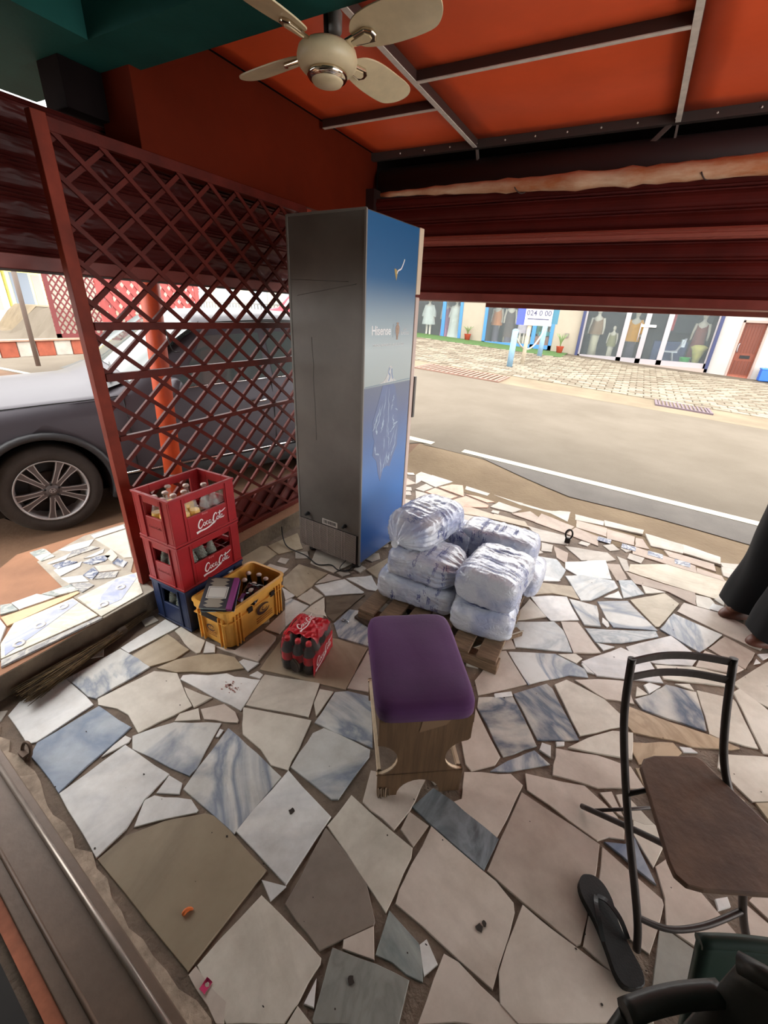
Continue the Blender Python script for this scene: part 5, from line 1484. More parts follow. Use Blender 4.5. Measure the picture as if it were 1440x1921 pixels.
# dark oval opening at the end of the wrap
MB().lathe([(.0, 0), (.03, 0), (.032, .002)], 18, frame((.0, -hl_ - .0085, .06), (1, 0, 0), (0, 0, 1)) @ Matrix.Diagonal((.8, 1.35, 1, 1)), cap=False).build('film_opening', PETD, pk)

# ------------------------------------------------------------------ wooden pallet and the sachet water bags
PALW = mat('pallet_wood', S(128, 104, 82), .8, var=.35, vscale=10, stretch=(1, 8, 8), bump=.3, bscale=40)
pal = empty('wooden_pallet', (-.60, 2.14, 0)); tag(pal, 'worn wooden pallet under the bags of sachet water', 'pallet')
for y in (-.44, 0, .42): MB().bb(-.41, .39, y - .035, y + .035, 0, .055).build('bearer', PALW, pal, bev=.004)
for i, x in enumerate((-.36, -.23, -.09, .05, .19, .33)): MB().bb(x - .05, x + .05, -.47, .46, .056, .076).build('plank', PALW, pal, bev=.003)
dk = MB().beam((.10, -.52, .012), (.42, -.1, .012), .05, .024).build('loose_board', PALW, pal)
MB().beam((.12, -.54, .026), (.44, -.1, .026), .006, .006).build('pale_cable', mat('pale_cord', S(176, 166, 150), .7), pal)

def bag_mat():
    m = bpy.data.materials.new('water_bag_film'); m.use_nodes = True
    nt = m.node_tree; b = nt.nodes['Principled BSDF']; N = nt.nodes.new; L = nt.links.new
    tc = N('ShaderNodeTexCoord'); oi = N('ShaderNodeObjectInfo'); ml = N('ShaderNodeMath'); ml.operation = 'MULTIPLY'; ml.inputs[1].default_value = 31
    ad = N('ShaderNodeVectorMath'); L(oi.outputs['Random'], ml.inputs[0]); L(tc.outputs['Object'], ad.inputs[0]); L(ml.outputs[0], ad.inputs[1])
    n = N('ShaderNodeTexNoise'); n.inputs['Scale'].default_value = 6; n.inputs['Detail'].default_value = 4; L(ad.outputs[0], n.inputs['Vector'])
    r = N('ShaderNodeValToRGB'); r.color_ramp.elements[0].position = .38; r.color_ramp.elements[0].color = S(162, 170, 198)
    r.color_ramp.elements[1].position = .58; r.color_ramp.elements[1].color = S(200, 204, 214)
    L(n.outputs['Fac'], r.inputs['Fac'])
    vo = N('ShaderNodeTexVoronoi'); vo.inputs['Scale'].default_value = 16; mp = N('ShaderNodeMapping'); mp.inputs['Scale'].default_value = (1, 1, .7)
    L(ad.outputs[0], mp.inputs['Vector']); L(mp.outputs[0], vo.inputs['Vector'])
    r2 = N('ShaderNodeValToRGB'); r2.color_ramp.elements[0].position = .12; r2.color_ramp.elements[0].color = (1, 1, 1, 1)
    r2.color_ramp.elements[1].position = .17; r2.color_ramp.elements[1].color = (0, 0, 0, 1); L(vo.outputs['Distance'], r2.inputs['Fac'])
    n3 = N('ShaderNodeTexNoise'); n3.inputs['Scale'].default_value = 5; L(ad.outputs[0], n3.inputs['Vector'])
    g = N('ShaderNodeMath'); g.operation = 'GREATER_THAN'; g.inputs[1].default_value = .52; L(n3.outputs['Fac'], g.inputs[0])
    mm = N('ShaderNodeMath'); mm.operation = 'MULTIPLY'; L(r2.outputs['Color'], mm.inputs[0]); L(g.outputs[0], mm.inputs[1])
    m3 = N('ShaderNodeMath'); m3.operation = 'MULTIPLY'; m3.inputs[1].default_value = .0; L(mm.outputs[0], m3.inputs[0])
    mx = N('ShaderNodeMix'); mx.data_type = 'RGBA'; L(m3.outputs[0], mx.inputs[0]); L(r.outputs['Color'], mx.inputs[6]); mx.inputs[7].default_value = S(84, 92, 150)
    L(mx.outputs[2], b.inputs['Base Color'])
    w = N('ShaderNodeTexNoise'); w.inputs['Scale'].default_value = 30; w.inputs['Detail'].default_value = 3; w.inputs['Distortion'].default_value = 1.5
    mp2 = N('ShaderNodeMapping'); mp2.inputs['Scale'].default_value = (.35, 1, 1); L(ad.outputs[0], mp2.inputs['Vector']); L(mp2.outputs[0], w.inputs['Vector'])
    bp = N('ShaderNodeBump'); bp.inputs['Strength'].default_value = .55; bp.inputs['Distance'].default_value = .012; L(w.outputs['Fac'], bp.inputs['Height']); L(bp.outputs['Normal'], b.inputs['Normal'])
    b.inputs['Roughness'].default_value = .2; b.inputs['Coat Weight'].default_value = .35
    b.inputs['Subsurface Weight'].default_value = .0
    return m
BAG = bag_mat()
def water_bag(loc, L, Wd, Hh, rz, seed, label, tie=1, pitch=0.0, sq=4.6, strip=False):
    """soft film sack: rounded box along local x, gathered and pleated towards the tied end(s)"""
    rr = random.Random(seed); ph = rr.uniform(0, 6)
    e = empty('water_bag', loc, rz); e.rotation_euler = (0, pitch, rz)
    tag(e, label, 'water bag', 'bags of sachet water on the pallet')
    def f(u, v):
        t = 2 * u - 1; a = v * 2 * PI
        c, s_ = math.cos(a), math.sin(a)
        k = (abs(c) ** sq + abs(s_) ** sq) ** (-1 / sq)
        env = (1 - abs(t) ** 12.0) ** .55
        if tie and t > .35:
            q = (t - .35) / .65
            env = max(.07, (1 - q ** 2.2) * .93 + .07)
        pl = 0.0
        if tie: pl += .09 * max(0, (t - .0)) * (1 - 2 * abs(math.sin(8.5 * a + ph + .6 * noise.noise(Vector((t * 3, a, seed))))))
        else: pl += .05 * max(0, abs(t) - .55) * (1 - 2 * abs(math.sin(7 * a + ph)))
        x = t * L / 2
        y = Wd / 2 * k * c * env * (1 + pl); z = Hh / 2 * k * s_ * env * (1 + pl)
        # soft sag, then sharp creases of the tight film
        n_ = noise.noise(Vector((x * 4 + seed, y * 4, z * 4))) * .012
        rg = 1 - abs(noise.noise(Vector((x * 7 + seed, y * 22 + x * 9, z * 22))))
        n_ += .0055 * (rg ** 4) - .003
        rg = 1 - abs(noise.noise(Vector((x * 26 + seed, y * 9 - x * 12, z * 9 + 5))))
        n_ += .0035 * (rg ** 5) - .0015
        rl = math.hypot(y, z) or 1
        return (x, y * (1 + n_ / rl), z * (1 + n_ / rl) + Hh / 2 + (.0 if not tie else -.02 * max(0, t - .5)))
    o = MB().grid(f, 84, 72, cv=True).build('bag_film', BAG, e)
    # printed marks on the film
    mk = MB()
    for k in range(26):
        u0, v0 = rr.uniform(.14, .80), rr.choice((rr.uniform(.36, .64), rr.uniform(.86, 1.14), rr.uniform(.2, .3)))
        hgt = .016
        for q in range(4):
            pts = []
            for w in range(4):
                uu = u0 + (q * .55 + (w % 2) * .4) * .009 / L; vv = v0 + (w * .3 - .5 + rr.uniform(-.2, .2)) * .05 / (Wd + Hh)
                pts.append(Vector(f(uu, vv % 1.0)))
            cen = Vector((pts[0].x, 0, Hh / 2))
            pts = [p + (p - cen).normalized() * .0016 for p in pts]
            for i in range(3):
                d = (pts[i + 1] - pts[i]); nn = (pts[i] - cen).normalized(); sd = d.cross(nn)
                if sd.length < 1e-7: continue
                sd = sd.normalized() * .0012
                mk.add([pts[i] - sd, pts[i] + sd, pts[i + 1] + sd, pts[i + 1] - sd], [(0, 1, 2, 3)])
    mk.build('printed_marks', mat('bag_print', S(70, 78, 140), .5), e)['kind'] = 'stuff'
    if tie:
        MB().tube([(L / 2 * .93, 0, Hh / 2 - .014), (L / 2 * .99, .004, Hh / 2 - .012), (L / 2 + .03, .01, Hh / 2 - .004)], [.014, .010, .022], 9).build('tied_end', mat('film_tuft', S(216, 220, 228), .25, var=.1, vscale=40), e)
    return e
zb = .076
water_bag((-.765, 1.985, zb), .50, .33, .165, .03, 1, 'bag of sachet water at the front left of the bottom layer, nearest the stool', tie=0)
water_bag((-.375, 1.985, zb), .44, .34, .165, PI / 2 + .12, 2, 'bag of sachet water at the front right of the bottom layer, beside the loose board', tie=0)
water_bag((-.76, 2.36, zb), .46, .36, .165, 0, 3, 'bag of sachet water hidden at the back left of the bottom layer beside the fridge', tie=0)
water_bag((-.37, 2.42, zb), .46, .33, .165, 0, 4, 'bag of sachet water at the back right of the bottom layer', tie=0)
water_bag((-.725, 1.985, zb + .158), .46, .31, .165, .10 - .12, 5, 'middle bag of sachet water with its gathered end facing the right-hand bag', tie=1)
water_bag((-.355, 2.02, zb + .158), .44, .33, .20, PI / 2 - .08, 6, 'white puffed bag of sachet water lying on the front right of the pile', tie=0, sq=3.6)
water_bag((-.44, 2.40, zb + .158), .48, .24, .20, -.03, 7, 'blue-printed bag of sachet water along the back of the pile', tie=0, sq=5.5)
water_bag((-.80, 2.37, zb + .158), .42, .24, .16, .2, 8, 'pale bag of sachet water wedged behind the topmost bag', tie=0)
water_bag((-.835, 2.12, zb + .295), .52, .31, .21, -PI / 2 - .20, 9, 'topmost bag of sachet water, its tied end pointing at the stool', tie=1, sq=3.2, pitch=.06)

# ------------------------------------------------------------------ small dark timber block with a hook in front of the pallet
bl = MB(); bl.prism([(-.075, -.03), (.03, -.055), (.07, -.02), (.06, .045), (-.02, .06), (-.07, .02)], 0, .018); bl.prism([(-.035, -.012), (.02, -.025), (.04, .0), (.03, .03), (-.02, .03)], .018, .05); bl.prism([(-.06, .0), (.0, -.02), (.02, .03), (-.03, .05)], .05, .064)
tag(bl.build('wood_block', mat('dark_timber', S(72, 58, 46), .7, var=.3, vscale=20), None, (-.955, 1.69, 0), bev=.003), 'dark stepped timber block on the floor between stool and pallet', 'block')
hk = MB().tube(bez([(0, 0, .006), (.018, .006, .007), (.034, .002, .008), (.04, -.012, .008)], 5), .004, 6); hk.lathe([(.008, 0), (.009, .006), (.004, .009)], 8)
tag(hk.build('metal_tap', mat('tap_metal', S(170, 172, 174), .25, .9), None, (-1.075, 1.612, 0)), 'tiny bright metal fitting lying beside the timber block', 'fitting')

# ------------------------------------------------------------------ stool
sa = math.atan2(.2, .289)
stl = empty('padded_stool', (-.43, 1.132, 0), sa); tag(stl, 'wooden bench stool with a purple velvet cushion', 'stool')
VEL = mat('purple_velvet', S(80, 36, 88), .9, var=.2, vscale=3, sheen=.12, bump=.05, bscale=120)
PLY = mat('stool_wood', S(108, 82, 58), .6, var=.25, vscale=4, stretch=(18, 18, 1.2), bump=.1, bscale=30)
PLYE = mat('raw_edge', S(206, 182, 154), .75, var=.15, vscale=30)
SWd, SL, SH = .335, .46, .40
def arc(cx, cz, r, a0, a1, n=9): return [(cx + r * math.cos(a0 + (a1 - a0) * k / n), cz + r * math.sin(a0 + (a1 - a0) * k / n)) for k in range(n + 1)]
hw2 = .150
outl = [(-hw2, 0)] + [(-.084, 0)] + arc(0, .0, .08, PI, 0, 12) + [(.084, 0), (hw2 + .005, 0)]
outl += [(hw2 + .006, .12)] + arc(hw2 + .014, .195, .080, -PI / 2 - .1, -3 * PI / 2 + .1, 11) + [(hw2 + .014, .285), (hw2 + .012, SH), (-hw2 - .006, SH), (-hw2 - .006, .285)]
outl += arc(-hw2 - .014, .195, .080, PI / 2 - .1, -PI / 2 + .1, 11) + [(-hw2 - .002, .12)]
for y, nm in ((-SL / 2 + .01, 'end_panel'), (SL / 2 - .028, 'end_panel')):
    M = frame((0, y + .018, 0), (1, 0, 0), (0, 0, 1))
    o = MB().prism(outl, 0, .018, M).build(nm, PLY, stl)
    MB().prism([(p[0] * .996, p[1] * .998 + .0005) for p in outl], .004, .014, M @ Matrix.Diagonal((1.004, 1.0, 1, 1))).build('raw_edge_band', PLYE, o)
for x in (-hw2 - .001, hw2 - .011):
    MB().bb(x, x + .014, -SL / 2 + .03, SL / 2 - .03, .27, SH).build('side_rail', PLY, stl)
    MB().bb(x, x + .012, -SL / 2 + .03, SL / 2 - .03, .10, .125).build('stretcher', PLYE, stl)
MB().bb(-hw2, hw2, -SL / 2 + .01, SL / 2 - .01, SH - .015, SH).build('seat_board', PLY, stl)
cw, cl_ = SWd / 2, SL / 2 + .005
def cush(u, v):
    a = u * 2 * PI; c, s_ = math.cos(a), math.sin(a); k = (abs(c) ** 9 + abs(s_) ** 9) ** (-1 / 9)
    prof = [(1.0, .0), (1.012, .018), (1.01, .04), (.985, .056), (.93, .066), (.8, .071), (.5, .075), (.0, .076)]
    f = v * (len(prof) - 1); i = min(int(f), len(prof) - 2); g = f - i
    r = prof[i][0] * (1 - g) + prof[i + 1][0] * g; z = prof[i][1] * (1 - g) + prof[i + 1][1] * g
    x, y = cw * k * c * r, cl_ * k * s_ * r
    return (x, y, SH + z + .004 * noise.noise(Vector((x * 9, y * 9, 3))))
MB().grid(cush, 72, 22, cu=True).build('cushion', VEL, stl)
fr_ = MB(); rr = random.Random(9)
for k in range(14):
    x = rr.uniform(-.148, -.10); fr_.beam((x, -SL / 2 + .009 - rr.uniform(0, .006), .0), (x + rr.uniform(-.006, .006), -SL / 2 + .006, .035 + rr.uniform(0, .02)), .004, .0015)
fr_.build('frayed_veneer', mat('frayed', S(150, 128, 108), .8), stl)
pt = MB().prism([(-.02, .33), (.07, .36), (.09, .39), (-.01, .395), (-.015, .36)], .0, .0012, frame((0, -SL / 2 + .0095, 0), (1, 0, 0), (0, 0, 1)))
pt.build('peeled_patch', mat('peeled', S(132, 104, 80), .7), stl)

# ------------------------------------------------------------------ metal chair with a wooden seat
TUB = mat('chair_tube', S(66, 60, 58), .4, .6, var=.25, vscale=14)
chr_ = empty('metal_chair', (0.42, 1.0, 0)); tag(chr_, 'steel-tube chair with a bare brown wooden seat beside the black sandal', 'chair')
def rel(p): return (p[0] - .42, p[1] - 1.0, p[2])
LT = [(.412, .866, .006), (.389, .893, .10), (.316, .975, .30), (.266, 1.031, .45), (.22, 1.07, .62), (.195, 1.093, .79)]
RT = [(.694, 1.052, .006), (.655, 1.062, .10), (.595, 1.10, .30), (.517, 1.178, .455), (.475, 1.205, .60), (.439, 1.241, .79)]
for T_ in (LT, RT): MB().tube([rel(p) for p in bez(T_, 6)], .0105, 10).build('leg', TUB, chr_)
RL = [(.234, 1.206, .008), (.347, 1.09, .17), (.43, .971, .33), (.47, .93, .405)]; RL2 = [(p[0] + .25, p[1] + .16, p[2]) for p in RL]
for T_ in (RL, RL2): MB().tube([rel(p) for p in bez(T_, 5)], .0095, 10).build('leg', TUB, chr_)
MB().tube([rel(p) for p in bez([LT[1], (.47, .915, .088), (.56, .975, .088), RT[1]], 6)], .0085, 8).build('stretcher', TUB, chr_)
MB().tube([rel(p) for p in ((.262, 1.177, .05), (.512, 1.337, .05))], .006, 8).build('stretcher', TUB, chr_)
for z, f0 in ((.775, .94), (.725, .66)):
    a = Vector(LT[5]).lerp(Vector(LT[4]), 1 - f0); b_ = Vector(RT[5]).lerp(Vector(RT[4]), 1 - f0)
    md = (a + b_) / 2 + Vector((-.012, .016, .005))
    pp = bez([a, a.lerp(md, .55) + Vector((-.003, .004, .001)), md, b_.lerp(md, .55) + Vector((-.003, .004, .001)), b_], 4)
    mb = MB()
    for i in range(len(pp) - 1): mb.beam(rel(pp[i]), rel(pp[i + 1] + (pp[i + 1] - pp[i]) * .08), .006, .022)
    mb.build('back_slat', TUB, chr_)
MB().tube([rel(p) for p in ((.285, 1.01, .40), (.33, 1.04, .414), (.40, 1.08, .414), (.55, 1.16, .40))], .007, 8).build('seat_support', TUB, chr_)
sp = [(.309, 1.09), (.318, 1.125), (.344, 1.152), (.455, 1.215), (.475, 1.208), (.497, 1.185), (.62, 1.07), (.655, .985), (.635, .935), (.571, .893), (.438, .827), (.405, .818), (.380, .828), (.368, .856)]
o = MB().prism([(p[0] - .42, p[1] - 1.0) for p in sp][::-1], .418, .434).build('seat', mat('seat_board_brown', S(112, 84, 64), .6, var=.4, vscale=7, bump=.15, bscale=40, col2=S(78, 56, 44)), chr_, bev=.004)

# ------------------------------------------------------------------ black flip-flop
ff = empty('flip_flop', (.338, .874, 0), math.atan2(.99 - .78, .285 - .425)); tag(ff, 'black rubber flip-flop lying on the floor by the chair leg', 'sandal')
RUB = mat('black_rubber', S(22, 22, 22), .55, bump=.1, bscale=200)
so = [(-.125, 0), (-.118, .028), (-.09, .038), (-.04, .034), (.02, .034), (.07, .043), (.105, .038), (.125, .018), (.128, 0), (.122, -.022), (.10, -.04), (.06, -.045), (.01, -.034), (-.05, -.034), (-.095, -.038), (-.12, -.026)]
sm = [tuple(p) for p in bez([(a, b, 0) for a, b in so + so[:1]], 3)][:-1]
MB().prism([(p[0], p[1]) for p in sm][::-1], .001, .024, inset=.002).build('sole', RUB, ff)
for s_ in (1, -1):
    pp = bez([(.07, .002 * s_, .026), (.05, .018 * s_, .040), (.01, .032 * s_, .042), (-.03, .037 * s_, .026)], 5)
    mb = MB()
    for i in range(len(pp) - 1): mb.beam(pp[i], pp[i + 1] + (pp[i + 1] - pp[i]) * .1, .012, .004)
    mb.build('strap', mat('strap_rubber', S(30, 30, 31), .35), ff)

# ------------------------------------------------------------------ plastic armchairs at the right edge
def plastic_chair(loc, rz, m, label, back_w=.40, h=.80, arms=True, nm='plastic_armchair', drop=.05, curve=.07):
    e = empty(nm, loc, rz); tag(e, label, 'chair')
    # local: faces -y, back at +y
    def seat(u, v):
        x = (u - .5) * .42; y = (v - .5) * .40
        return (x, y, .42 - .012 * (1 - (2 * u - 1) ** 2) * (1 - (2 * v - 1) ** 2))
    rp = [(c_[0], c_[1]) for c_ in rrect(-.21, .21, -.20, .20, .06, 7)]
    o = MB().prism(rp, .395, .42, inset=.006).build('seat', m, e)
    def back(u, v):
        x = (u - .5) * (back_w + .05 * v); y = .19 + .09 * v - .05 * (1 - (2 * u - 1) ** 2) * 0 - curve * (2 * u - 1) ** 2
        top = h - .42 - drop * abs(2 * u - 1) ** 3
        return (x, y, .42 + top * v)
    o = MB().grid(back, 18, 14).build('backrest', m, e); s_ = o.modifiers.new('t', 'SOLIDIFY'); s_.thickness = .016; s_.offset = 0
    MB().tube([back(u / 20, 1.0) for u in range(21)], .014, 10).build('back_rim', m, e)
    for sx in (-1, 1):
        if arms:
            pp = bez([(sx * .215, .20, .68), (sx * .225, .15, .67), (sx * .23, .10, .662), (sx * .23, .05, .658)], 3)
            MB().tube(pp, .017, 10).build('armrest', m, e)
            MB().tube([(sx * .23, .06, .645), (sx * .225, .04, .55), (sx * .215, -.05, .42)], [.014, .012, .016], 8).build('arm_post', m, e)
        MB().tube([(sx * .205, -.18, .42), (sx * .225, -.21, .0)], [.022, .019], 8).build('leg', m, e)
        MB().tube([(sx * .20, .20, .44), (sx * .215, .25, .0)], [.022, .018], 8).build('leg', m, e)
    return e
PBK = mat('plastic_charcoal', S(64, 64, 62), .35, var=.2, vscale=8, bump=.05, bscale=90)
PGR = mat('plastic_green', S(38, 58, 50), .42, var=.15, vscale=6)
plastic_chair((.34, .215, 0), math.atan2(-.76, .65), PBK, 'charcoal plastic armchair at the bottom right corner, nearest the camera', h=.80)
gc_ = plastic_chair((.582, .446, 0), math.atan2(.34, .94), PGR, 'dark green plastic chair behind the charcoal armchair at the right edge', h=.82, arms=False, nm='plastic_chair', drop=.012, curve=.015); gc_.scale = (.8, .8, .8)

# ------------------------------------------------------------------ broom of palm ribs lying against the step
br = empty('palm_broom', (-1.985, .85, .03)); tag(br, 'palm-rib broom lying along the foot of the side step', 'broom')
STW = mat('palm_rib', S(132, 106, 72), .8, var=.4, vscale=30); rr = random.Random(12)
STW2 = mat('palm_rib_dark', S(84, 66, 46), .85, var=.4, vscale=30)
for half in range(2):
    mb = MB()
    for k in range(150):
        a = rr.uniform(0, 2 * PI); q = math.sqrt(rr.random())
        p0 = (.035 + q * math.cos(a) * .068, -.37 + rr.uniform(-.05, .05), max(-.026, .004 + q * math.sin(a) * .034))
        p1 = (rr.uniform(-.016, .016), .02 + rr.uniform(-.03, .03), rr.uniform(-.016, .012)); p2 = (-.03 + rr.uniform(-.014, .014), .22 + rr.uniform(-.06, .02), rr.uniform(-.018, .006))
        mb.tube([p0, ((p0[0] * .6 + p1[0] * .4), -.20, (p0[2] + p1[2]) / 2 + .004), p1, p2], [.0013, .0015, .0016, .0009], 3)
    mb.build('bristle_bundle', STW if half else STW2, br)['kind'] = 'stuff'
MB().lathe([(.02, -.02), (.022, 0), (.02, .02)], 12, frame((-.006, .06, -.004), (1, 0, 0), (0, 0, 1)), cap=False).build('binding', mat('twine', S(70, 56, 44), .8), br)

# ------------------------------------------------------------------ little things on the floor
tag(MB().tube(bez([(0, 0, .004), (.009, .004, .008), (.02, .002, .007), (.028, -.004, .004)], 4), [.003, .005, .006, .006, .0065, .006, .006, .006, .005, .005, .004, .003, .002], 7).build('orange_peel', mat('peel', S(214, 110, 52), .6), None, (-.745, .293, 0), 1.2), 'small orange scrap lying on the brown slab', 'scrap')
tag(MB().grid(lambda u, v: ((u - .5) * .02, (v - .5) * .026, .003 + .006 * math.sin(3 * u) * math.cos(5 * v)), 6, 6).build('petal', mat('petal_pink', S(180, 40, 88), .7), None, (-.575, .228, 0)), 'crumpled pink petal near the door track', 'petal')
pl = empty('padlock_ring', (-.092, 3.327, 0)); tag(pl, 'dark iron locking eye fixed in the outer paving', 'lock ring')
IRON = mat('dark_iron', S(40, 36, 34), .5, .6)
MB().tube([(.0 + .025 * math.cos(a), 0, .075 + .04 * math.sin(a)) for a in [2 * PI * k / 18 for k in range(18)]], .007, 7, closed=True).build('ring', IRON, pl); MB().bb(-.02, .02, -.012, .012, 0, .045).build('bracket', IRON, pl, bev=.003)
er = empty('door_eye', (-1.655, .325, 0.012)); tag(er, 'rusty iron eye ring on the door track by the step', 'ring')
MB().tube([(.03 * math.cos(a), .012 * math.sin(a), .02 + .028 * math.sin(a)) for a in [2 * PI * k / 16 for k in range(16)]], .006, 7, closed=True).build('ring', mat('rusty_iron', S(96, 76, 62), .6, .4), er); MB().bb(-.03, .01, -.02, .0, -.01, .012).build('bracket', MATS['rusty_iron'], er)

# ------------------------------------------------------------------ ceiling fan
fn = empty('ceiling_fan', (-1.225, 1.73, 2.35)); tag(fn, 'cream four-blade ceiling fan with chrome trim hanging under the orange ceiling', 'fan')
CRM = mat('fan_cream', S(206, 188, 152), .38, var=.15, vscale=8)
CHR = mat('chrome', S(212, 200, 182), .12, 1.0)
MB().lathe([(.0, 0), (.052, .002), (.058, .010), (.058, .016)], 32).build('cap', CRM, fn)
MB().lathe([(.055, .010), (.068, .014), (.074, .022), (.072, .032), (.066, .036)], 32, cap=False).build('chrome_ring', CHR, fn)
MB().lathe([(.066, .034), (.092, .038), (.106, .052), (.110, .072), (.104, .092), (.085, .104), (.05, .112), (.03, .118), (.0, .118)], 36).build('motor_housing', CRM, fn)
MB().tube([(0, 0, .11), (-.005, 0, .36)], .011, 10).build('down_rod', mat('rod_dark', S(36, 32, 32), .5, .4), fn)
MB().tube(bez([(.02, 0, .115), (.035, .01, .16), (.015, .0, .22), (.022, -.005, .30), (.0, 0, .36)], 6), .007, 7).build('wire', MATS['rod_dark'], fn)
MB().lathe([(.016, .13), (.024, .14), (.026, .19), (.018, .2)], 12, Matrix.Translation((.028, .01, 0))).build('capacitor', mat('cap_grey', S(120, 116, 112), .4), fn)
MB().lathe([(.015, .30), (.05, .33), (.055, .352)], 18).build('canopy', CRM, fn)
for k in range(4):
    a = math.radians(-7 + 90 * k); Mx = Matrix.Rotation(a, 4, 'Z') @ Matrix.Translation((0, 0, .098)) @ Matrix.Rotation(math.radians(-15), 4, 'X') @ Matrix.Diagonal((1, 1.25, 1, 1))
    ot = [(.125, -.022), (.16, -.05), (.23, -.064), (.34, -.066), (.43, -.062), (.47, -.04), (.475, -.005), (.45, .03), (.40, .05), (.27, .052), (.17, .040), (.128, .02)]
    ot = [(p[0], p[1]) for p in bez([(x, y, 0) for x, y in ot + ot[:1]], 4)][:-1]
    b_ = MB().prism(ot, 0, .005, Mx).build('blade', CRM, fn, bev=.0012)
    am = MB(); am.prism([(.09, -.012), (.19, -.024), (.215, -.012), (.22, .004), (.205, .02), (.09, .012)], -.012, .0, Mx, 0)
    am.build('blade_arm', CHR, b_, bev=.004)
    MB().prism([(.12, -.006), (.185, -.014), (.20, -.004), (.2, .006), (.185, .012), (.12, .006)][:], -.0145, -.0115, Mx).build('arm_inlay', CRM, b_)
# ------------------------------------------------------------------ parked grey SUV beyond the lattice
YAW = math.radians(-17)
car = empty('parked_car', (-3.66, 1.47, -.11), PI / 2 + YAW); tag(car, 'dark grey SUV parked beyond the lattice screen', 'car')
CPT = mat('car_paint', S(72, 68, 73), .38, .22, spec=.22, var=.04)
CGL = mat('car_glass', S(66, 74, 74), .04, spec=.8, coat=.5)
CBK = mat('car_black', S(18, 18, 19), .5)
CCR = mat('car_chrome', S(214, 214, 216), .15, 1.0)
SEC = [
 (-.93, [(.36, .30), (.26, .45), (.26, .60), (.30, .72), (.45, .76), (.6, .78), (.925, .80)]),
 (-.76, [(.12, .22), (.07, .45), (.08, .68), (.14, .86), (.35, .90), (.55, .93), (.925, .96)]),
 (-.3, [(.06, .2), (.0, .42), (.01, .74), (.06, .95), (.3, .995), (.5, 1.02), (.925, 1.05)]),
 (.45, [(.06, .2), (0, .42), (.0, .76), (.04, .985), (.28, 1.03), (.5, 1.06), (.925, 1.09)]),
 (.68, [(.06, .2), (0, .42), (0, .76), (.035, 1.0), (.09, 1.06), (.4, 1.13), (.925, 1.16)]),
 (1.40, [(.06, .2), (0, .42), (0, .77), (.03, 1.02), (.17, 1.49), (.30, 1.585), (.925, 1.645)]),
 (2.1, [(.06, .2), (0, .42), (0, .78), (.03, 1.04), (.17, 1.53), (.32, 1.63), (.925, 1.68)]),
 (2.95, [(.06, .2), (0, .42), (0, .80), (.03, 1.08), (.18, 1.50), (.34, 1.60), (.925, 1.65)]),
 (3.42, [(.06, .25), (0.01, .42), (.01, .80), (.04, 1.10), (.19, 1.24), (.36, 1.33), (.925, 1.37)]),
 (3.62, [(.15, .35), (.08, .5), (.08, .75), (.14, .98), (.25, 1.0), (.5, 1.02), (.925, 1.03)])]
def csec(u):
    for i in range(len(SEC) - 1):
        if SEC[i][0] <= u <= SEC[i + 1][0]: break
    f = (u - SEC[i][0]) / (SEC[i + 1][0] - SEC[i][0])
    return [(a[0] * (1 - f) + b[0] * f, a[1] * (1 - f) + b[1] * f) for a, b in zip(SEC[i][1], SEC[i + 1][1])]
us = []
for i in range(len(SEC) - 1):
    for k in range(4): us.append(SEC[i][0] + (SEC[i + 1][0] - SEC[i][0]) * k / 4)
us.append(SEC[-1][0])
cb = MB(); vs = []
def ring(u):
    p = csec(u)
    fine = []
    for i in range(6):
        fine.append(p[i]); fine.append(((p[i][0] + p[i + 1][0]) / 2 - (.012 if i in (1, 2) else 0), (p[i][1] + p[i + 1][1]) / 2))
    fine.append(p[6])
    return [(u, d, z) for d, z in fine] + [(u, 1.85 - d, z) for d, z in reversed(fine[:-1])]
rings = [ring(u) for u in us]; n = len(rings[0])
for r in rings: vs += r
fs = [(i * n + k, i * n + k + 1, (i + 1) * n + k + 1, (i + 1) * n + k) for i in range(len(us) - 1) for k in range(n - 1)]
fs += [(i * n + n - 1, i * n, (i + 1) * n, (i + 1) * n + n - 1) for i in range(len(us) - 1)]
fs += [tuple(range(n)), tuple(reversed([(len(us) - 1) * n + k for k in range(n)]))]
cb.add(vs, fs, True)
body = cb.build('body_shell', CPT, car)
bm = bmesh.new(); bm.from_mesh(body.data); bmesh.ops.recalc_face_normals(bm, faces=bm.faces); bm.to_mesh(body.data); bm.free()
cut = MB()
for u in (0, 2.66):
    cut.lathe([(.415, -.2), (.415, 2.1)], 32, frame((u, 0, .345), (1, 0, 0), (0, 0, 1)) @ Matrix.Rotation(PI, 4, 'X'))
co = cut.build('cutter', None, car)
bm = bmesh.new(); bm.from_mesh(co.data); bmesh.ops.recalc_face_normals(bm, faces=bm.faces); bm.to_mesh(co.data); bm.free()
bo = body.modifiers.new('arch', 'BOOLEAN'); bo.operation = 'DIFFERENCE'; bo.object = co; bo.solver = 'EXACT'
bpy.context.view_layer.update()
nm_ = bpy.data.meshes.new_from_object(body.evaluated_get(bpy.context.evaluated_depsgraph_get()))
body.modifiers.clear(); body.data = nm_
bpy.data.objects.remove(co, do_unlink=True)
def sidep(u, t, out=.004):
    p = csec(u); a, b = p[3], p[4]
    return (u, a[0] + (b[0] - a[0]) * t - out, a[1] + (b[1] - a[1]) * t)
def window(u0, u1, t0, t1, u0t=None):
    def f(a, b):
        ub = u0 + (u1 - u0) * a; ut = (u0t if u0t is not None else u0) + (u1 - (u0t if u0t is not None else u0)) * a
        u = ub + (ut - ub) * b
        return sidep(u, t0 + (t1 - t0) * b)
    return f
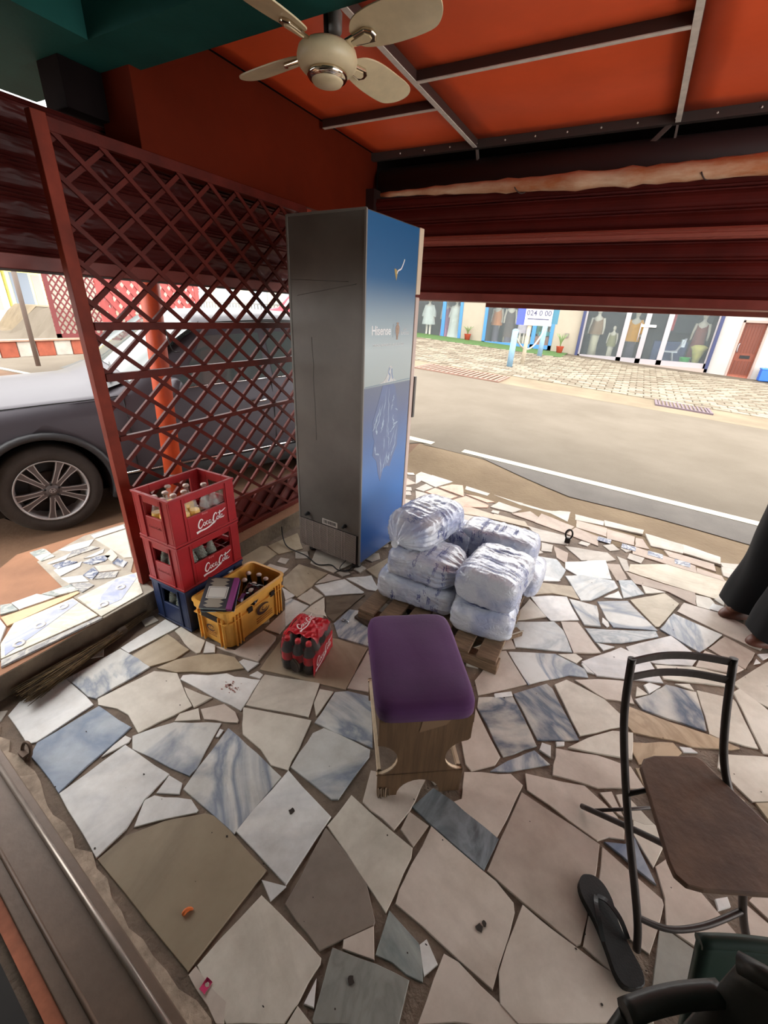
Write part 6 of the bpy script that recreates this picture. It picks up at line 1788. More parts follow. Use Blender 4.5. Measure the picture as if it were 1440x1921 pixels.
for a in ((.98, 1.93, .06, .90, 1.36), (2.0, 2.78, .06, .90, None), (2.84, 3.18, .06, .82, None)):
    MB().grid(window(*a), 12, 8).build('side_window', CGL, car)
    q = [window(*a)(x, y) for x, y in [(i / 8, 0) for i in range(9)]]
    MB().tube([(p[0], p[1] - .004, p[2] - .004) for p in q], .008, 6).build('window_trim', CCR, car)
def wsf(a, b):
    u = .72 + .64 * b; p = csec(u); v = .12 + 1.61 * a; m = min(v, 1.85 - v)
    pts = p[4:]
    for i in range(2):
        if pts[i][0] <= m <= pts[i + 1][0] or i == 1: break
    f = (m - pts[i][0]) / (pts[i + 1][0] - pts[i][0]); f = max(0, f)
    return (u - .006, v, pts[i][1] + (pts[i + 1][1] - pts[i][1]) * f + .007)
MB().grid(wsf, 20, 12).build('windshield', mat('windshield_glass', S(70, 78, 76), .04, spec=.6), car)
# cowl, wipers, seams, mirror, handles, cladding
MB().grid(lambda a, b: (.50 + .2 * b, .14 + 1.57 * a, csec(.50 + .2 * b)[5][1] + .015 - .05 * abs(2 * a - 1) ** 2), 14, 4).build('cowl', CBK, car)
for v0 in (.25, .95):
    MB().tube([(.60, v0, 1.10), (.70, v0 + .3, 1.165), (.78, v0 + .62, 1.21)], .011, 6).build('wiper', CBK, car)
for u in (.62, 1.97, 2.80):
    pts = [(u, csec(u)[i][0] - .006, csec(u)[i][1]) for i in (0, 1, 2, 3)]
    MB().tube(pts, .005, 5).build('door_seam', CBK, car)
MB().tube([(u, csec(u)[3][0] + .02 * (u < .2), csec(u)[3][1] + .012) for u in fr(-.7, .66, 12)], .005, 5).build('bonnet_seam', CBK, car)
MB().tube([(u, csec(u)[4][0], csec(u)[4][1] + .05) for u in fr(1.5, 3.1, 10)], .02, 8).build('roof_rail', CBK, car)
mm_ = MB().lathe([(0, -.10), (.07, -.09), (.085, -.02), (.08, .06), (.04, .10), (0, .105)], 14, frame((.98, -.11, 1.06), (.15, 0, 1), (1, 0, 0)) @ Matrix.Diagonal((1, .65, 1, 1)))
mi = mm_.build('side_mirror', CPT, car); MB().bb(.94, 1.02, -.06, .06, 1.0, 1.04).build('mirror_foot', CBK, mi)
for u in (1.78, 2.62): MB().tube(bez([(u - .09, -.012, .86), (u - .04, -.04, .865), (u + .06, -.04, .865), (u + .10, -.012, .86)], 4), .013, 8).build('door_handle', CCR, car)
MB().grid(lambda a, b: (.45 + 1.78 * a, -.014 - .01 * math.sin(PI * b), .20 + .16 * b), 16, 6).build('sill_cladding', CBK, car)
MB().tube([(u, -.02, .385) for u in fr(.46, 2.22, 8)], .012, 6).build('sill_chrome', CCR, car)
for u in (0, 2.66):
    arc_ = [(u + .43 * math.cos(a), -.012, .345 + .43 * math.sin(a)) for a in fr(-.35, PI + .35, 26)]
    MB().tube(arc_, .028, 8).build('arch_cladding', mat('arch_grey', S(46, 46, 48), .5), car)
    MB().lathe([(.0, 0), (.41, 0), (.415, -.3), (.42, -.005)], 28, frame((u, .34, .345), (1, 0, 0), (0, 0, 1)), cap=False).build('wheel_well', CBK, car)
MB().bb(-.45, 3.2, .12, 1.73, .17, .24).build('underbody', CBK, car)
hl = MB().grid(lambda a, b: (-.74 + .36 * a, csec(-.74 + .36 * a)[2][0] - .006 + .03 * b, .76 + .1 * b), 8, 5).build('headlamp', mat('lamp_lens', S(200, 204, 208), .08, coat=1), car)

def wheel(u, v, steer, parent, nm='wheel'):
    w = empty(nm, (u, v, .345)); w.parent = parent; w.rotation_euler = (0, 0, steer)
    F = frame((0, 0, 0), (1, 0, 0), (0, 0, 1))       # local z -> -y (outwards)
    MB().lathe([(.235, -.10), (.29, -.105), (.335, -.09), (.345, -.06), (.345, .06), (.335, .09), (.29, .105), (.245, .10), (.235, .085)], 48, F, cap=False).build('tyre', mat('tyre_rubber', S(58, 52, 48), .8, var=.2, vscale=12, bump=.2, bscale=60), w)
    MB().lathe([(.237, .10), (.242, .104), (.236, .106), (.228, .092), (.222, .06), (.21, -.05)], 48, F, cap=False).build('rim_lip', mat('rim_silver', S(178, 174, 174), .35, .35), w)
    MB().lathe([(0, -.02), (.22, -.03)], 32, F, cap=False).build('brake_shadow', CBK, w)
    MB().lathe([(.0, .0), (.13, .0), (.13, -.02)], 28, F, cap=False).build('brake_disc', mat('disc_metal', S(88, 84, 82), .4, .8), w)
    DKS = mat('rim_dark', S(92, 86, 86), .4, .2)
    for k in range(10):
        a = 2 * PI * k / 10 + (.10 if k % 2 else -.10)
        Mx = F @ Matrix.Rotation(a, 4, 'Z')
        s1 = MB().prism([(.045, -.020), (.10, -.017), (.17, -.021), (.228, -.032), (.228, .024), (.17, .017), (.10, .016), (.045, .020)], .062, .090, Mx).build('spoke', DKS, w, bev=.003)
        e1 = MB(); e1.prism([(.06, -.0185), (.10, -.0165), (.17, -.0205), (.228, -.0315), (.228, -.024), (.17, -.0145), (.10, -.011), (.06, -.013)], .088, .0925, Mx)
        e1.prism([(.06, .013), (.10, .0105), (.17, .011), (.228, .0165), (.228, .0235), (.17, .0165), (.10, .0155), (.06, .0185)], .088, .0925, Mx)
        e1.build('spoke_edge', MATS['rim_silver'], s1)
    hb = MB().lathe([(.0, .096), (.03, .096), (.034, .092), (.06, .085), (.066, .06)], 24, F).build('hub', DKS, w)
    for k in range(5):
        a = 2 * PI * k / 5 + .3
        MB().lathe([(.008, .08), (.008, .092), (0, .093)], 8, F @ Matrix.Translation((.047 * math.cos(a), .047 * math.sin(a), 0))).build('wheel_nut', CBK, hb)
    lg = MB()
    for pts in ([(-.012, .014, 0), (-.008, 0, 0), (-.010, -.014, 0)], [(.012, .014, 0), (.008, 0, 0), (.010, -.014, 0)], [(-.009, .0, 0), (.009, .0, 0)]): ribbon(lg, pts, .005, F, .096, .001)
    ribbon(lg, [(.02 * math.cos(t), .018 * math.sin(t), 0) for t in fr(0, 2 * PI, 20)], .003, F, .096, .001)
    lg.build('hub_emblem', MATS['rim_silver'], hb)
    return w
wheel(0, .11, 0, car); wheel(2.66, .115, 0, car)
wheel(0, 1.735, PI, car); wheel(2.66, 1.735, PI, car)

# ------------------------------------------------------------------ orange post of the porch roof
op = empty('porch_post', (-2.9, 2.0, -.2)); tag(op, 'round orange steel post standing between the lattice and the car', 'post')
OPM = mat('post_orange', S(176, 66, 28), .5, var=.2, vscale=6, bump=.1, bscale=40)
MB().tube([(.0, -.05, 0), (0, .09, 2.75)], .064, 20).build('pipe', OPM, op)
MB().tube([(.0, -.033, .33), (0, -.031, .37)], .0655, 20).build('worn_band', mat('worn_primer', S(120, 110, 102), .7, var=.3), op)
MB().tube([(.0, -.022, .55), (0, -.020, .60)], .0652, 20).build('worn_band', MATS['worn_primer'], op)

# ------------------------------------------------------------------ far left: painted kerb, lattices, pole, shops
PKR = mat('kerb_red', S(150, 78, 56), .8, var=.25, vscale=5); PKW = mat('kerb_white', S(172, 165, 154), .8, var=.15, vscale=5)
kb = empty('painted_kerb', (-12, 2.0, .33)); tag(kb, 'low street kerb painted in red and white blocks', 'kerb')
y = 0.0; rr = random.Random(2); k = 0
while y < 12:
    w = rr.uniform(.30, .42)
    MB().bb(-.12, .12, y, y + w - .012, 0, .33).build('kerb_block', PKR if k % 2 else PKW, kb, bev=.02)
    y += w; k += 1
MB().bb(-.14, .16, 0, 12, .33, .36).build('kerb_cap', mat('kerb_cap', S(160, 124, 104), .8, var=.2), kb)
def lattice(loc, rz, w, h, pitch, m, name, label, bar=.02, fw=.06):
    e = empty(name, loc, rz); tag(e, label, 'screen')
    f = MB(); f.bb(0, w, -.015, .015, 0, fw); f.bb(0, w, -.015, .015, h - fw, h); f.bb(0, fw, -.015, .015, 0, h); f.bb(w - fw, w, -.015, .015, 0, h)
    f.build('frame', m, e)
    for s_ in (1, -1):
        c = -2 * w - (w if s_ < 0 else 0)
        c = -(1.3 * w) if s_ > 0 else 0.0
        while c < h + 1.3 * w:
            pts = []
            for x in (0, w):
                z = c + s_ * 1.3 * x
                if 0 <= z <= h: pts.append((x, z))
            for z in (0, h):
                x = (z - c) / (s_ * 1.3)
                if 0 < x < w: pts.append((x, z))
            pts.sort()
            if len(pts) >= 2 and pts[-1][0] - pts[0][0] > .05:
                MB().beam((pts[0][0], s_ * .006, pts[0][1]), (pts[-1][0], s_ * .006, pts[-1][1]), bar, .008, (0, 1, 0)).build('diagonal_slat', m, e)
            c += pitch
    return e
lattice((-12.2, 5.95, .68), PI / 2, 1.55, 2.0, .19, mat('lattice_dull', S(104, 44, 44), .6), 'street_lattice', 'small dark red lattice panel standing on the painted kerb', .035, .10)
lattice((-7.2, 4.2, .2), PI / 2 - .1, 1.7, 1.85, .20, mat('lattice_pink', S(160, 72, 68), .55, var=.1), 'street_lattice', 'pale red lattice screen behind the car bonnet', .07, .08)
tag(MB().tube([(-10.5, 4.63, .3), (-10.5, 4.69, 3.0)], .045, 8).build('street_pole', mat('pole_brown', S(96, 84, 76), .6)), 'thin leaning street pole left of the kerb lattice', 'pole')
# distant shop row up the side street
for (x, y, w, h, c, lab) in ((-34, 8.2, 2.4, 3.2, S(226, 196, 60), 'yellow shop front far up the side street'), (-34, 11.0, 3.4, 3.4, S(238, 236, 228), 'white shop with a grey awning far up the side street'), (-34, 14.6, 2.0, 3.4, S(214, 206, 120), 'lime yellow kiosk far up the side street')):
    e = empty('far_shop', (x, y, 1.2)); tag(e, lab, 'building')
    cm = mat('far_wall_%d' % int(y * 10), c, .8, var=.08)
    MB().bb(-2, 0, 0, w, -1.5, h).build('wall', cm, e)
    MB().bb(.0, .02, .2, w * .6, -.2, 1.6).build('window', mat('far_glass', S(90, 96, 104), .2), e)
    MB().bb(.0, .6, .1, w - .1, 1.9, 2.0).build('awning', mat('far_awning', S(190, 190, 190), .7), e)
    MB().bb(.0, .03, w * .68, w * .9, -.5, 1.5).build('door', mat('far_door', S(120, 110, 104), .6), e)
# pale house seen over the car roof
hs = empty('pale_house', (-17.2, 17, 1.0)); tag(hs, 'pale cream house with a balcony rail seen over the car roof', 'building')
MB().bb(-5, 5, 0, 4, -2, 5).build('wall', mat('house_cream', S(176, 172, 154), .8, var=.06), hs)
for x in (-3.6, -1.6, .6, 2.6):
    wv = MB().bb(x, x + 1.0, -.03, .0, .3, 1.7).build('window', mat('house_glass', S(150, 160, 166), .2), hs); MB().bb(x - .06, x + 1.06, -.06, -.03, .2, .28).build('window_sill', mat('house_sill', S(206, 200, 186), .8), wv)
ra = MB(); ra.bb(-5, 5, -.5, -.46, .62, .68)
for k in range(50): ra.bb(-5 + .2 * k, -4.97 + .2 * k, -.5, -.47, 0, .62)
ra.build('balcony_rail', mat('rail_grey', S(110, 108, 104), .6), hs); MB().bb(-5, 5, -.6, 0, -.1, 0).build('balcony_floor', MATS['house_sill'], hs)
rc = empty('red_car', (-10.5, 14.2, gz(-10.5, 14.2)), .1); tag(rc, 'far parked red car glimpsed through the lattice beside the fridge', 'car')
pr_ = [(-2.0, .35), (-2.0, .75), (-1.3, .9), (-.7, 1.4), (.7, 1.42), (1.4, .95), (2.0, .85), (2.05, .35)]
MB().prism(pr_[::-1], -.8, .8, frame((0, 0, 0), (1, 0, 0), (0, 0, 1))).build('body_shell', mat('car_red', S(190, 40, 60), .3, coat=.5), rc, bev=.08, seg=3)
MB().prism([(-1.05, .92), (-.65, 1.33), (.62, 1.35), (1.15, .97)][::-1], -.81, .81, frame((0, 0, 0), (1, 0, 0), (0, 0, 1))).build('windows', mat('car_pale_glass', S(170, 180, 184), .1), rc)
for x in (-1.25, 1.25):
    for y in (-.78, .70): MB().lathe([(0, 0), (.2, 0), (.32, .01), (.33, .08), (.32, .16)], 24, frame((x, y + .05, .33), (1, 0, 0), (0, 0, 1))).build('wheel', CBK, rc)

ab_ = empty('reflection_block', (-40, -12, 1.0)); tag(ab_, 'tall plain unseen block added to fill the reflection in the car bonnet', 'building')  # out of view, added to dull the sky reflection on the car bonnet
MB().bb(-6, 0, 0, 44, -2, 12).build('wall', mat('block_wall', S(120, 112, 102), .9, var=.1), ab_)
for r_ in range(3):
    for c_ in range(12): MB().bb(0, .05, 1.2 + c_ * 3.6, 3.0 + c_ * 3.6, 3.6 + r_ * 2.9, 5.1 + r_ * 2.9).build('window', mat('block_glass', S(70, 76, 82), .2), ab_)
# ------------------------------------------------------------------ cobbled forecourt on the far side of the road
COB = [mat('cobble_a', S(122, 112, 96), .9, var=.2, vscale=6), mat('cobble_b', S(110, 99, 83), .9, var=.2, vscale=6), mat('cobble_c', S(134, 124, 107), .9, var=.2, vscale=6)]
fc = struct(ground('forecourt', fr(-16, 14, 61), lambda x: 12.05, lambda x: 19.62, 16, mat('forecourt_joint', S(84, 73, 58), .95, var=.2, vscale=3), -.012), 'cobbled forecourt in front of the shops')
rr = random.Random(31); _st = [MB(), MB(), MB()]
cnt = 0; meshes = []
for k in range(3):
    w, l = .215, .33
    b = MB().prism([(-l / 2, -w / 2), (l / 2, -w / 2), (l / 2, w / 2), (-l / 2, w / 2)], -.02, .018, inset=.012); me = b.mesh('cobble'); me.materials.append(COB[k]); meshes.append(me)
row = 0; y = 12.2
while y < 18.55:
    x = -12.0 + (.17 if row % 2 else 0)
    while x < 6.5:
        if not (x < -2.3 and y > 17.7):
            kk = rr.randrange(3); z = gz(x, y) + rr.uniform(-.004, .006)
            near = (y < 14.0 and -4.6 < x < 3.4) and cnt < 290
            if near:
                o = bpy.data.objects.new('cobble', meshes[kk]); COL.objects.link(o); o.parent = fc; o.location = (x, y, z); o.rotation_euler = (0, .058, rr.uniform(-.04, .04)); cnt += 1
            else:
                _st[kk].prism([(x - .165, y - .107), (x + .165, y - .107), (x + .165, y + .107), (x - .165, y + .107)], z - .02, z + .014, inset=.012)
        x += .352
    y += .236; row += 1
for k in range(3): _st[k].build('cobble_field', COB[k], fc)['kind'] = 'stuff'
# artificial turf strip along the boutique
tf = MB(); vs = []
struct(ground('turf_strip', fr(-12, -2.25, 24), lambda x: 17.75, lambda x: 19.6, 6, mat('turf', S(70, 98, 48), .95, var=.3, vscale=30, bump=.8, bscale=200), .012), 'strip of artificial turf in front of the boutique')
# drain gratings
def grate(x, y, w, l, nb, m, label):
    e = empty('drain_grate', (x, y, gz(x, y) + .02)); e.rotation_euler = (0, .058, 0); tag(e, label, 'drain grate')
    MB().bb(0, w, 0, l, -.06, -.035).build('pit', mat('drain_dark', S(34, 24, 24), .9), e)
    f = MB(); f.bb(-.05, w + .05, -.05, 0, -.05, .012); f.bb(-.05, w + .05, l, l + .05, -.05, .012); f.bb(-.05, 0, 0, l, -.05, .012); f.bb(w, w + .05, 0, l, -.05, .012)
    f.build('frame', m, e)
    for k in range(nb): MB().box(((k + .5) * w / nb, l / 2, .0), (w / nb * .45, l, .02)).build('grate_bar', m, e)
grate(-4.9, 10.75, 2.2, 1.05, 17, mat('grate_rust', S(134, 104, 90), .7, var=.2), 'long rusty slotted drain grate at the far road edge')
grate(.78, 11.4, 1.0, 1.05, 13, mat('grate_purple', S(100, 84, 90), .7, var=.2), 'short square drain grate on the sandy verge')
# bollards, rope and sign
BLB = mat('bollard_blue', S(124, 156, 178), .6, var=.1)
def bollard(x, y, h, label):
    e = empty('bollard', (x, y, gz(x, y))); tag(e, label, 'bollard', 'pale blue bollards'); MB().tube([(0, 0, -.05), (.02, 0, h)], .085, 14).build('pipe', BLB, e); MB().lathe([(.085, 0), (.06, .03), (0, .04)], 14, Matrix.Translation((.02, 0, h))).build('cap', BLB, e)
bollard(-3.12, 13.6, 1.02, 'pale blue bollard nearer the road, beside the sign post'); bollard(-2.93, 17.2, 1.05, 'pale blue bollard in front of the turf')
a, b = Vector((-3.1, 13.6, gz(-3.1, 13.6) + .92)), Vector((-2.9, 17.2, gz(-2.9, 17.2) + .95))
pts = [a.lerp(b, t) - Vector((0, 0, .55 * (1 - (2 * t - 1) ** 2))) for t in fr(0, 1, 16)]
tag(MB().tube(pts, .025, 7).build('barrier_rope', mat('rope_white', S(176, 170, 160), .8)), 'sagging white rope strung between the two blue bollards', 'rope')
sg = empty('street_sign', (-2.95, 14.5, gz(-2.95, 14.5))); tag(sg, 'white signboard on a weathered post by the blue bollards', 'sign')
MB().tube([(0, 0, -.1), (.05, 0, 1.35)], .06, 8).build('post', mat('post_wood', S(176, 164, 144), .8, var=.2), sg); MB().tube([(.05, 0, 1.35), (.1, 0, 2.4)], .045, 8).build('post', MATS['post_wood'], sg)
bd_ = MB().bb(-.12, .66, -.08, .0, 1.14, 2.07).build('board', mat('sign_white', S(196, 196, 192), .6), sg)
MB().bb(-.36, -.12, -.05, .03, 1.14, 2.07).build('side_panel', mat('sign_blue', S(70, 84, 190), .6), sg)
MB().bb(.66, .82, -.05, .03, 1.2, 2.07).build('side_panel', mat('sign_teal', S(60, 110, 130), .6), sg)
INK = mat('sign_ink', S(70, 70, 96), .6)
text_obj('sign_lettering', 'SPA', .30, INK, bd_, frame((.27, -.081, 1.78), (1, 0, 0), (0, 0, 1)), offset=.004); text_obj('sign_lettering', '024 0 00', .20, INK, bd_, frame((.27, -.081, 1.47), (1, 0, 0), (0, 0, 1)), offset=.003)
MB().bb(-.04, .58, -.083, -.08, 1.30, 1.33).build('sign_rule', INK, bd_)

# ------------------------------------------------------------------ shop row
FY = 19.6
CW = mat('shop_cream', S(152, 143, 127), .85, var=.06, vscale=2); WW = mat('shop_white', S(166, 161, 156), .85, var=.06, vscale=2)
FB = mat('frame_blue', S(62, 118, 170), .5); SILV = mat('frame_silver', S(160, 154, 156), .4, .3); NAVY = mat('frame_navy', S(46, 52, 86), .5)
SGL = mat('shop_glass', S(214, 222, 224), .03, trans=.94, ior=1.08)
INT = mat('shop_inside', S(84, 76, 70), .85, var=.4, vscale=1.5)
sb = empty('shop_building', (0, FY, 0)); tag(sb, 'single-storey row of shops across the road', 'building')
MB().bb(-11.8, -9.25, 0, .3, -.5, 4.2).build('wall', CW, sb); MB().bb(-6.85, -5.86, 0, .3, -.5, 4.2).build('wall', CW, sb); MB().bb(-2.95, -1.96, 0, .3, -.5, 4.2).build('wall', CW, sb); MB().bb(2.48, 3.08, 0, .3, -.5, 4.2).build('wall', WW, sb); MB().bb(3.76, 14, 0, .3, -.5, 4.2).build('wall', WW, sb)
MB().bb(-9.3, 14, 0, .3, 2.72, 4.2).build('upper_wall', CW, sb); MB().bb(3.08, 3.76, 0, .3, 1.78, 2.72).build('upper_wall', WW, sb)
MB().bb(-9.3, -5.6, -.06, .0, 2.36, 2.75).build('blue_fascia', mat('fascia_pale_blue', S(128, 156, 180), .6, var=.15, vscale=3), sb)
MB().bb(-11.8, 2.6, 2.6, 2.7, -.3, 3).build('back_wall', INT, sb); MB().bb(-11.8, 14, .3, 2.9, 2.75, 2.9).build('roof_slab', INT, sb); MB().bb(2.5, 2.6, .3, 2.6, 0, 3).build('partition', INT, sb); MB().bb(-11.8, 2.6, .3, 2.7, -.05, .12).build('shop_floor', mat('shop_floor', S(170, 158, 144), .6), sb)
MB().bb(-6.0, -5.9, .3, 2.6, 0, 3).build('partition', INT, sb); MB().bb(-2.4, -2.3, .3, 2.6, 0, 3).build('partition', INT, sb)
MB().bb(-1.96, 2.48, -.12, .3, -.4, .22).build('door_step', mat('step_rose', S(156, 140, 132), .8), sb)
def front(name, x0, x1, z0, z1, mull, m, wdt, kind):
    e = empty(name, (0, 0, 0)); e.parent = sb
    return e
def glazing(x0, x1, z0, z1, mulls, m, t, d=-.03):
    for a_, b_ in ((x0, x0 + t), (x1 - t, x1)): MB().bb(a_, b_, d, d + .07, z0, z1).build('window_jamb', m, sb)
    MB().bb(x0, x1, d, d + .07, z0, z0 + t * 1.2).build('window_rail', m, sb); MB().bb(x0, x1, d, d + .07, z1 - t, z1).build('window_rail', m, sb)
    for x in mulls: MB().bb(x - t * .6, x + t * .6, d, d + .07, z0, z1).build('mullion', m, sb)
    xs = [x0] + list(mulls) + [x1]
    for i in range(len(xs) - 1): MB().bb(xs[i] + t * .5, xs[i + 1] - t * .5, d + .03, d + .036, z0 + t, z1 - t).build('glass_pane', SGL, sb)
glazing(-9.25, -6.85, .50, 2.70, (-7.72,), FB, .13)
glazing(-5.86, -2.95, .46, 2.70, (-3.72,), FB, .13)
glazing(-1.96, 2.48, .22, 2.70, (-.42, .24, .94), SILV, .14)
for x in (-1.94, 2.44): MB().bb(x - .05, x + .05, -.12, .02, .1, 2.72).build('shutter_guide', NAVY, sb)
MB().bb(.05, .55, -.05, -.03, 1.48, 1.56).build('door_notice', mat('notice', S(236, 232, 226), .7), sb); MB().tube([(.06, -.06, 1.0), (.06, -.09, 1.1), (.06, -.09, 1.5), (.06, -.06, 1.6)], .02, 6).build('door_pull', SILV, sb)
MB().bb(.35, 1.55, .25, .28, 1.98, 2.25).build('red_banner', mat('banner_red', S(176, 60, 62), .6), sb); MB().bb(.95, 1.12, .25, .28, 1.4, 1.98).build('red_banner', MATS['banner_red'], sb)
text_obj('banner_lettering', 'CREDIT', .2, WH, sb, frame((1.0, .245, 2.12), (1, 0, 0), (0, 0, 1)))
dr_ = MB().bb(3.11, 3.73, .10, .15, -.02, 1.77).build('panel_door', mat('door_brown', S(114, 56, 36), .5, var=.2, vscale=4, stretch=(8, 8, 1)), sb)
for k in range(6): MB().bb(3.18 + .085 * k, 3.235 + .085 * k, .088, .102, .82, 1.68).build('door_flute', mat('door_flute', S(96, 46, 30), .5), dr_)
for k in range(5): MB().bb(3.2 + .1 * k, 3.27 + .1 * k, .088, .102, .12, .56).build('door_flute', MATS['door_flute'], dr_)
MB().bb(3.30, 3.58, .085, .102, .64, .74).build('letter_slot', CBK, dr_); MB().tube([(3.17, .06, .84), (3.15, .05, .9), (3.15, .05, 1.06), (3.17, .06, 1.12)], .018, 6).build('door_handle', SILV, dr_)
fr2 = MB(); fr2.bb(3.05, 3.11, -.02, .16, -.05, 1.84); fr2.bb(3.73, 3.79, -.02, .16, -.05, 1.84); fr2.bb(3.05, 3.79, -.02, .16, 1.77, 1.84); fr2.build('door_frame', mat('doorframe_rose', S(156, 132, 122), .6), sb)
MB().bb(3.62, 4.2, -.2, .0, 2.0, 2.14).build('meter_box', mat('meter', S(200, 196, 190), .6), sb); MB().bb(-2.5, -2.36, -.03, .0, .95, 1.12).build('meter_box', mat('meter_dark', S(120, 112, 104), .6), sb)
# ------------------------------------------------------------------ mannequins and goods
SKN = mat('mannequin_pale', S(214, 198, 178), .5)
def mannequin(x, y, z0, label, c, hem, top=1.42, w=.24, head=True, sleeve=None, two=None, h=1.78, legs=True):
    e = empty('mannequin', (x, FY + y, z0), RNG.uniform(-.3, .3)); tag(e, label, 'mannequin')
    k = h / 1.78
    b_ = MB()
    for s_ in (-1, 1):
        b_.tube([(s_ * .09, 0, .03), (s_ * .085, .01, .45), (s_ * .09, 0, .88)], [.035, .05, .075], 8)
        b_.tube([(s_ * .19, 0, 1.40), (s_ * .24, .02, 1.12), (s_ * .25, -.03, .86)], [.05, .04, .03], 8)
    b_.lathe([(.13, .85), (.15, .95), (.11, 1.12), (.15, 1.3), (.17, 1.4), (.06, 1.48), (.05, 1.54)], 12)
    if head: b_.lathe([(.0, 1.52), (.06, 1.55), (.085, 1.65), (.075, 1.74), (0, 1.78)], 12)
    o = b_.build('body', SKN, e)
    cm = mat('cloth_' + label[:18].replace(' ', '_'), c, .85, var=.2, vscale=9)
    d = MB()
    def gar(u, v):
        a_ = u * 2 * PI; zz_ = hem + (1.47 - hem) * v; r_ = w * (1 - .35 * v) * (1 + .06 * math.sin(9 * a_) * (1 - v)) if v < .95 else .07
        return (r_ * math.cos(a_), r_ * .8 * math.sin(a_), zz_)
    d.grid(gar, 26, 12, cu=True).build('garment', cm, e)
    if sleeve:
        q = MB()
        for s_ in (-1, 1): q.tube([(s_ * .15, 0, 1.42), (s_ * .25, .02, 1.15), (s_ * .27, -.03, .95)], [.07, .075, .085], 8)
        q.build('sleeves', cm, e)
    if two:
        MB().lathe([(.16, .1), (.14, .5), (.15, .98)], 12).build('trousers', mat('cloth2_' + label[:14].replace(' ', '_'), two, .85), e)
    e.scale = (k, k, k)
    return e
mannequin(-8.62, .45, .52, 'mannequin in a short white tunic dress behind the left blue window', S(226, 222, 212), .62, sleeve=True, w=.3)
mannequin(-7.98, 1.0, .52, 'mannequin in a mauve patterned gown beside the white tunic', S(170, 110, 140), .1, w=.26)
mannequin(-7.30, .42, .52, 'mannequin in a long ivory robe right of the blue door post', S(228, 222, 208), .05, sleeve=True, w=.33)
mannequin(-5.55, .9, .5, 'mannequin in an orange top at the left of the middle window', S(214, 130, 70), .75, two=S(90, 80, 90))
mannequin(-4.95, .8, .5, 'mannequin in a black and tan patterned outfit in the middle window', S(96, 78, 70), .3, two=S(120, 100, 90))
mannequin(-4.35, .8, .5, 'mannequin in a pale wrap in the middle window behind the sign', S(206, 186, 190), .5)
mannequin(-3.86, 1.5, .5, 'mannequin in a green skirt in the middle window', S(70, 150, 120), .5)
mannequin(-3.3, .9, .5, 'mannequin torso in a pale shirt at the right of the middle window', S(206, 206, 192), .85)
mannequin(-1.45, .55, .22, 'tall mannequin in a brown top and cream trousers behind the silver-framed glass', S(150, 116, 84), .85, two=S(206, 190, 160), h=1.9)
mannequin(-.80, .5, .22, 'child-size mannequin in an olive top behind the silver-framed glass', S(150, 140, 96), .72, two=S(216, 200, 176), h=1.25)
mannequin(-.12, .6, .22, 'mannequin in a bright yellow-orange tracksuit behind the silver-framed glass', S(232, 160, 34), .7, sleeve=True, two=S(226, 150, 40), h=1.85)
mannequin(2.05, .9, .22, 'dim mannequin in a red-brown dress at the right end of the silver-framed glass', S(140, 70, 54), .3, h=1.85)
for (x, y, z, sx, sy, sz, c, nm, lab, cat) in ((-4.6, 1.9, .5, 1.6, .4, .35, S(206, 188, 150), 'display_bench', 'low display bench piled with folded goods in the middle window', 'bench'), (-3.35, .6, .95, .5, .4, .16, S(40, 150, 150), 'handbag', 'turquoise handbag on a stand in the middle window', 'bag'), (-3.45, .6, .5, .6, .45, .42, S(150, 96, 70), 'display_box', 'brown display box under the turquoise handbag', 'box'), (1.2, 1.0, .22, 1.1, .5, .8, S(70, 80, 120), 'counter_desk', 'blue counter desk behind the silver-framed glass', 'desk'), (1.45, 2.0, 1.3, 1.0, .15, .6, S(44, 46, 50), 'wall_screen', 'dark wall screen inside the silver-framed shop', 'screen')):
    o = MB().bb(-sx / 2, sx / 2, -sy / 2, sy / 2, 0, sz).build(nm, mat(nm + '_m', c, .6, var=.3, vscale=6), None, (x, FY + y, z), bev=.02); tag(o, lab, cat)
gb = MB().lathe([(.14, 0), (.17, .3), (.18, .31)], 18); o = gb.build('bucket', mat('bucket_green', S(90, 196, 96), .5), None, (1.75, FY + .35, .22)); tag(o, 'bright green bucket behind the glass front', 'bucket')
o = MB().lathe([(.1, 0), (.13, .18), (.2, .42), (.28, .55), (.15, .62), (.0, .6)], 12).build('flower_bunch', mat('flowers_yellow', S(214, 196, 110), .8, var=.4, vscale=14, bump=1, bscale=40), None, (2.1, FY + .4, .35)); tag(o, 'bunch of yellow flowers behind the glass front', 'flowers')
wc = empty('steel_chair', (1.2, FY + .35, .22)); tag(wc, 'white steel-tube chair behind the glass front', 'chair')
for s_ in (-.2, .2): MB().tube([(-.3, s_, 0), (-.18, s_, .45), (.22, s_, .5), (.42, s_, .95)], .025, 8).build('leg', SILV, wc); MB().tube([(.2, s_, 0), (.1, s_, .45)], .025, 8).build('leg', SILV, wc)
MB().bb(-.2, .25, -.22, .22, .45, .49).build('seat', mat('seat_pale', S(206, 206, 210), .5), wc); MB().bb(.3, .42, -.22, .22, .65, .9).build('backrest', MATS['seat_pale'], wc)
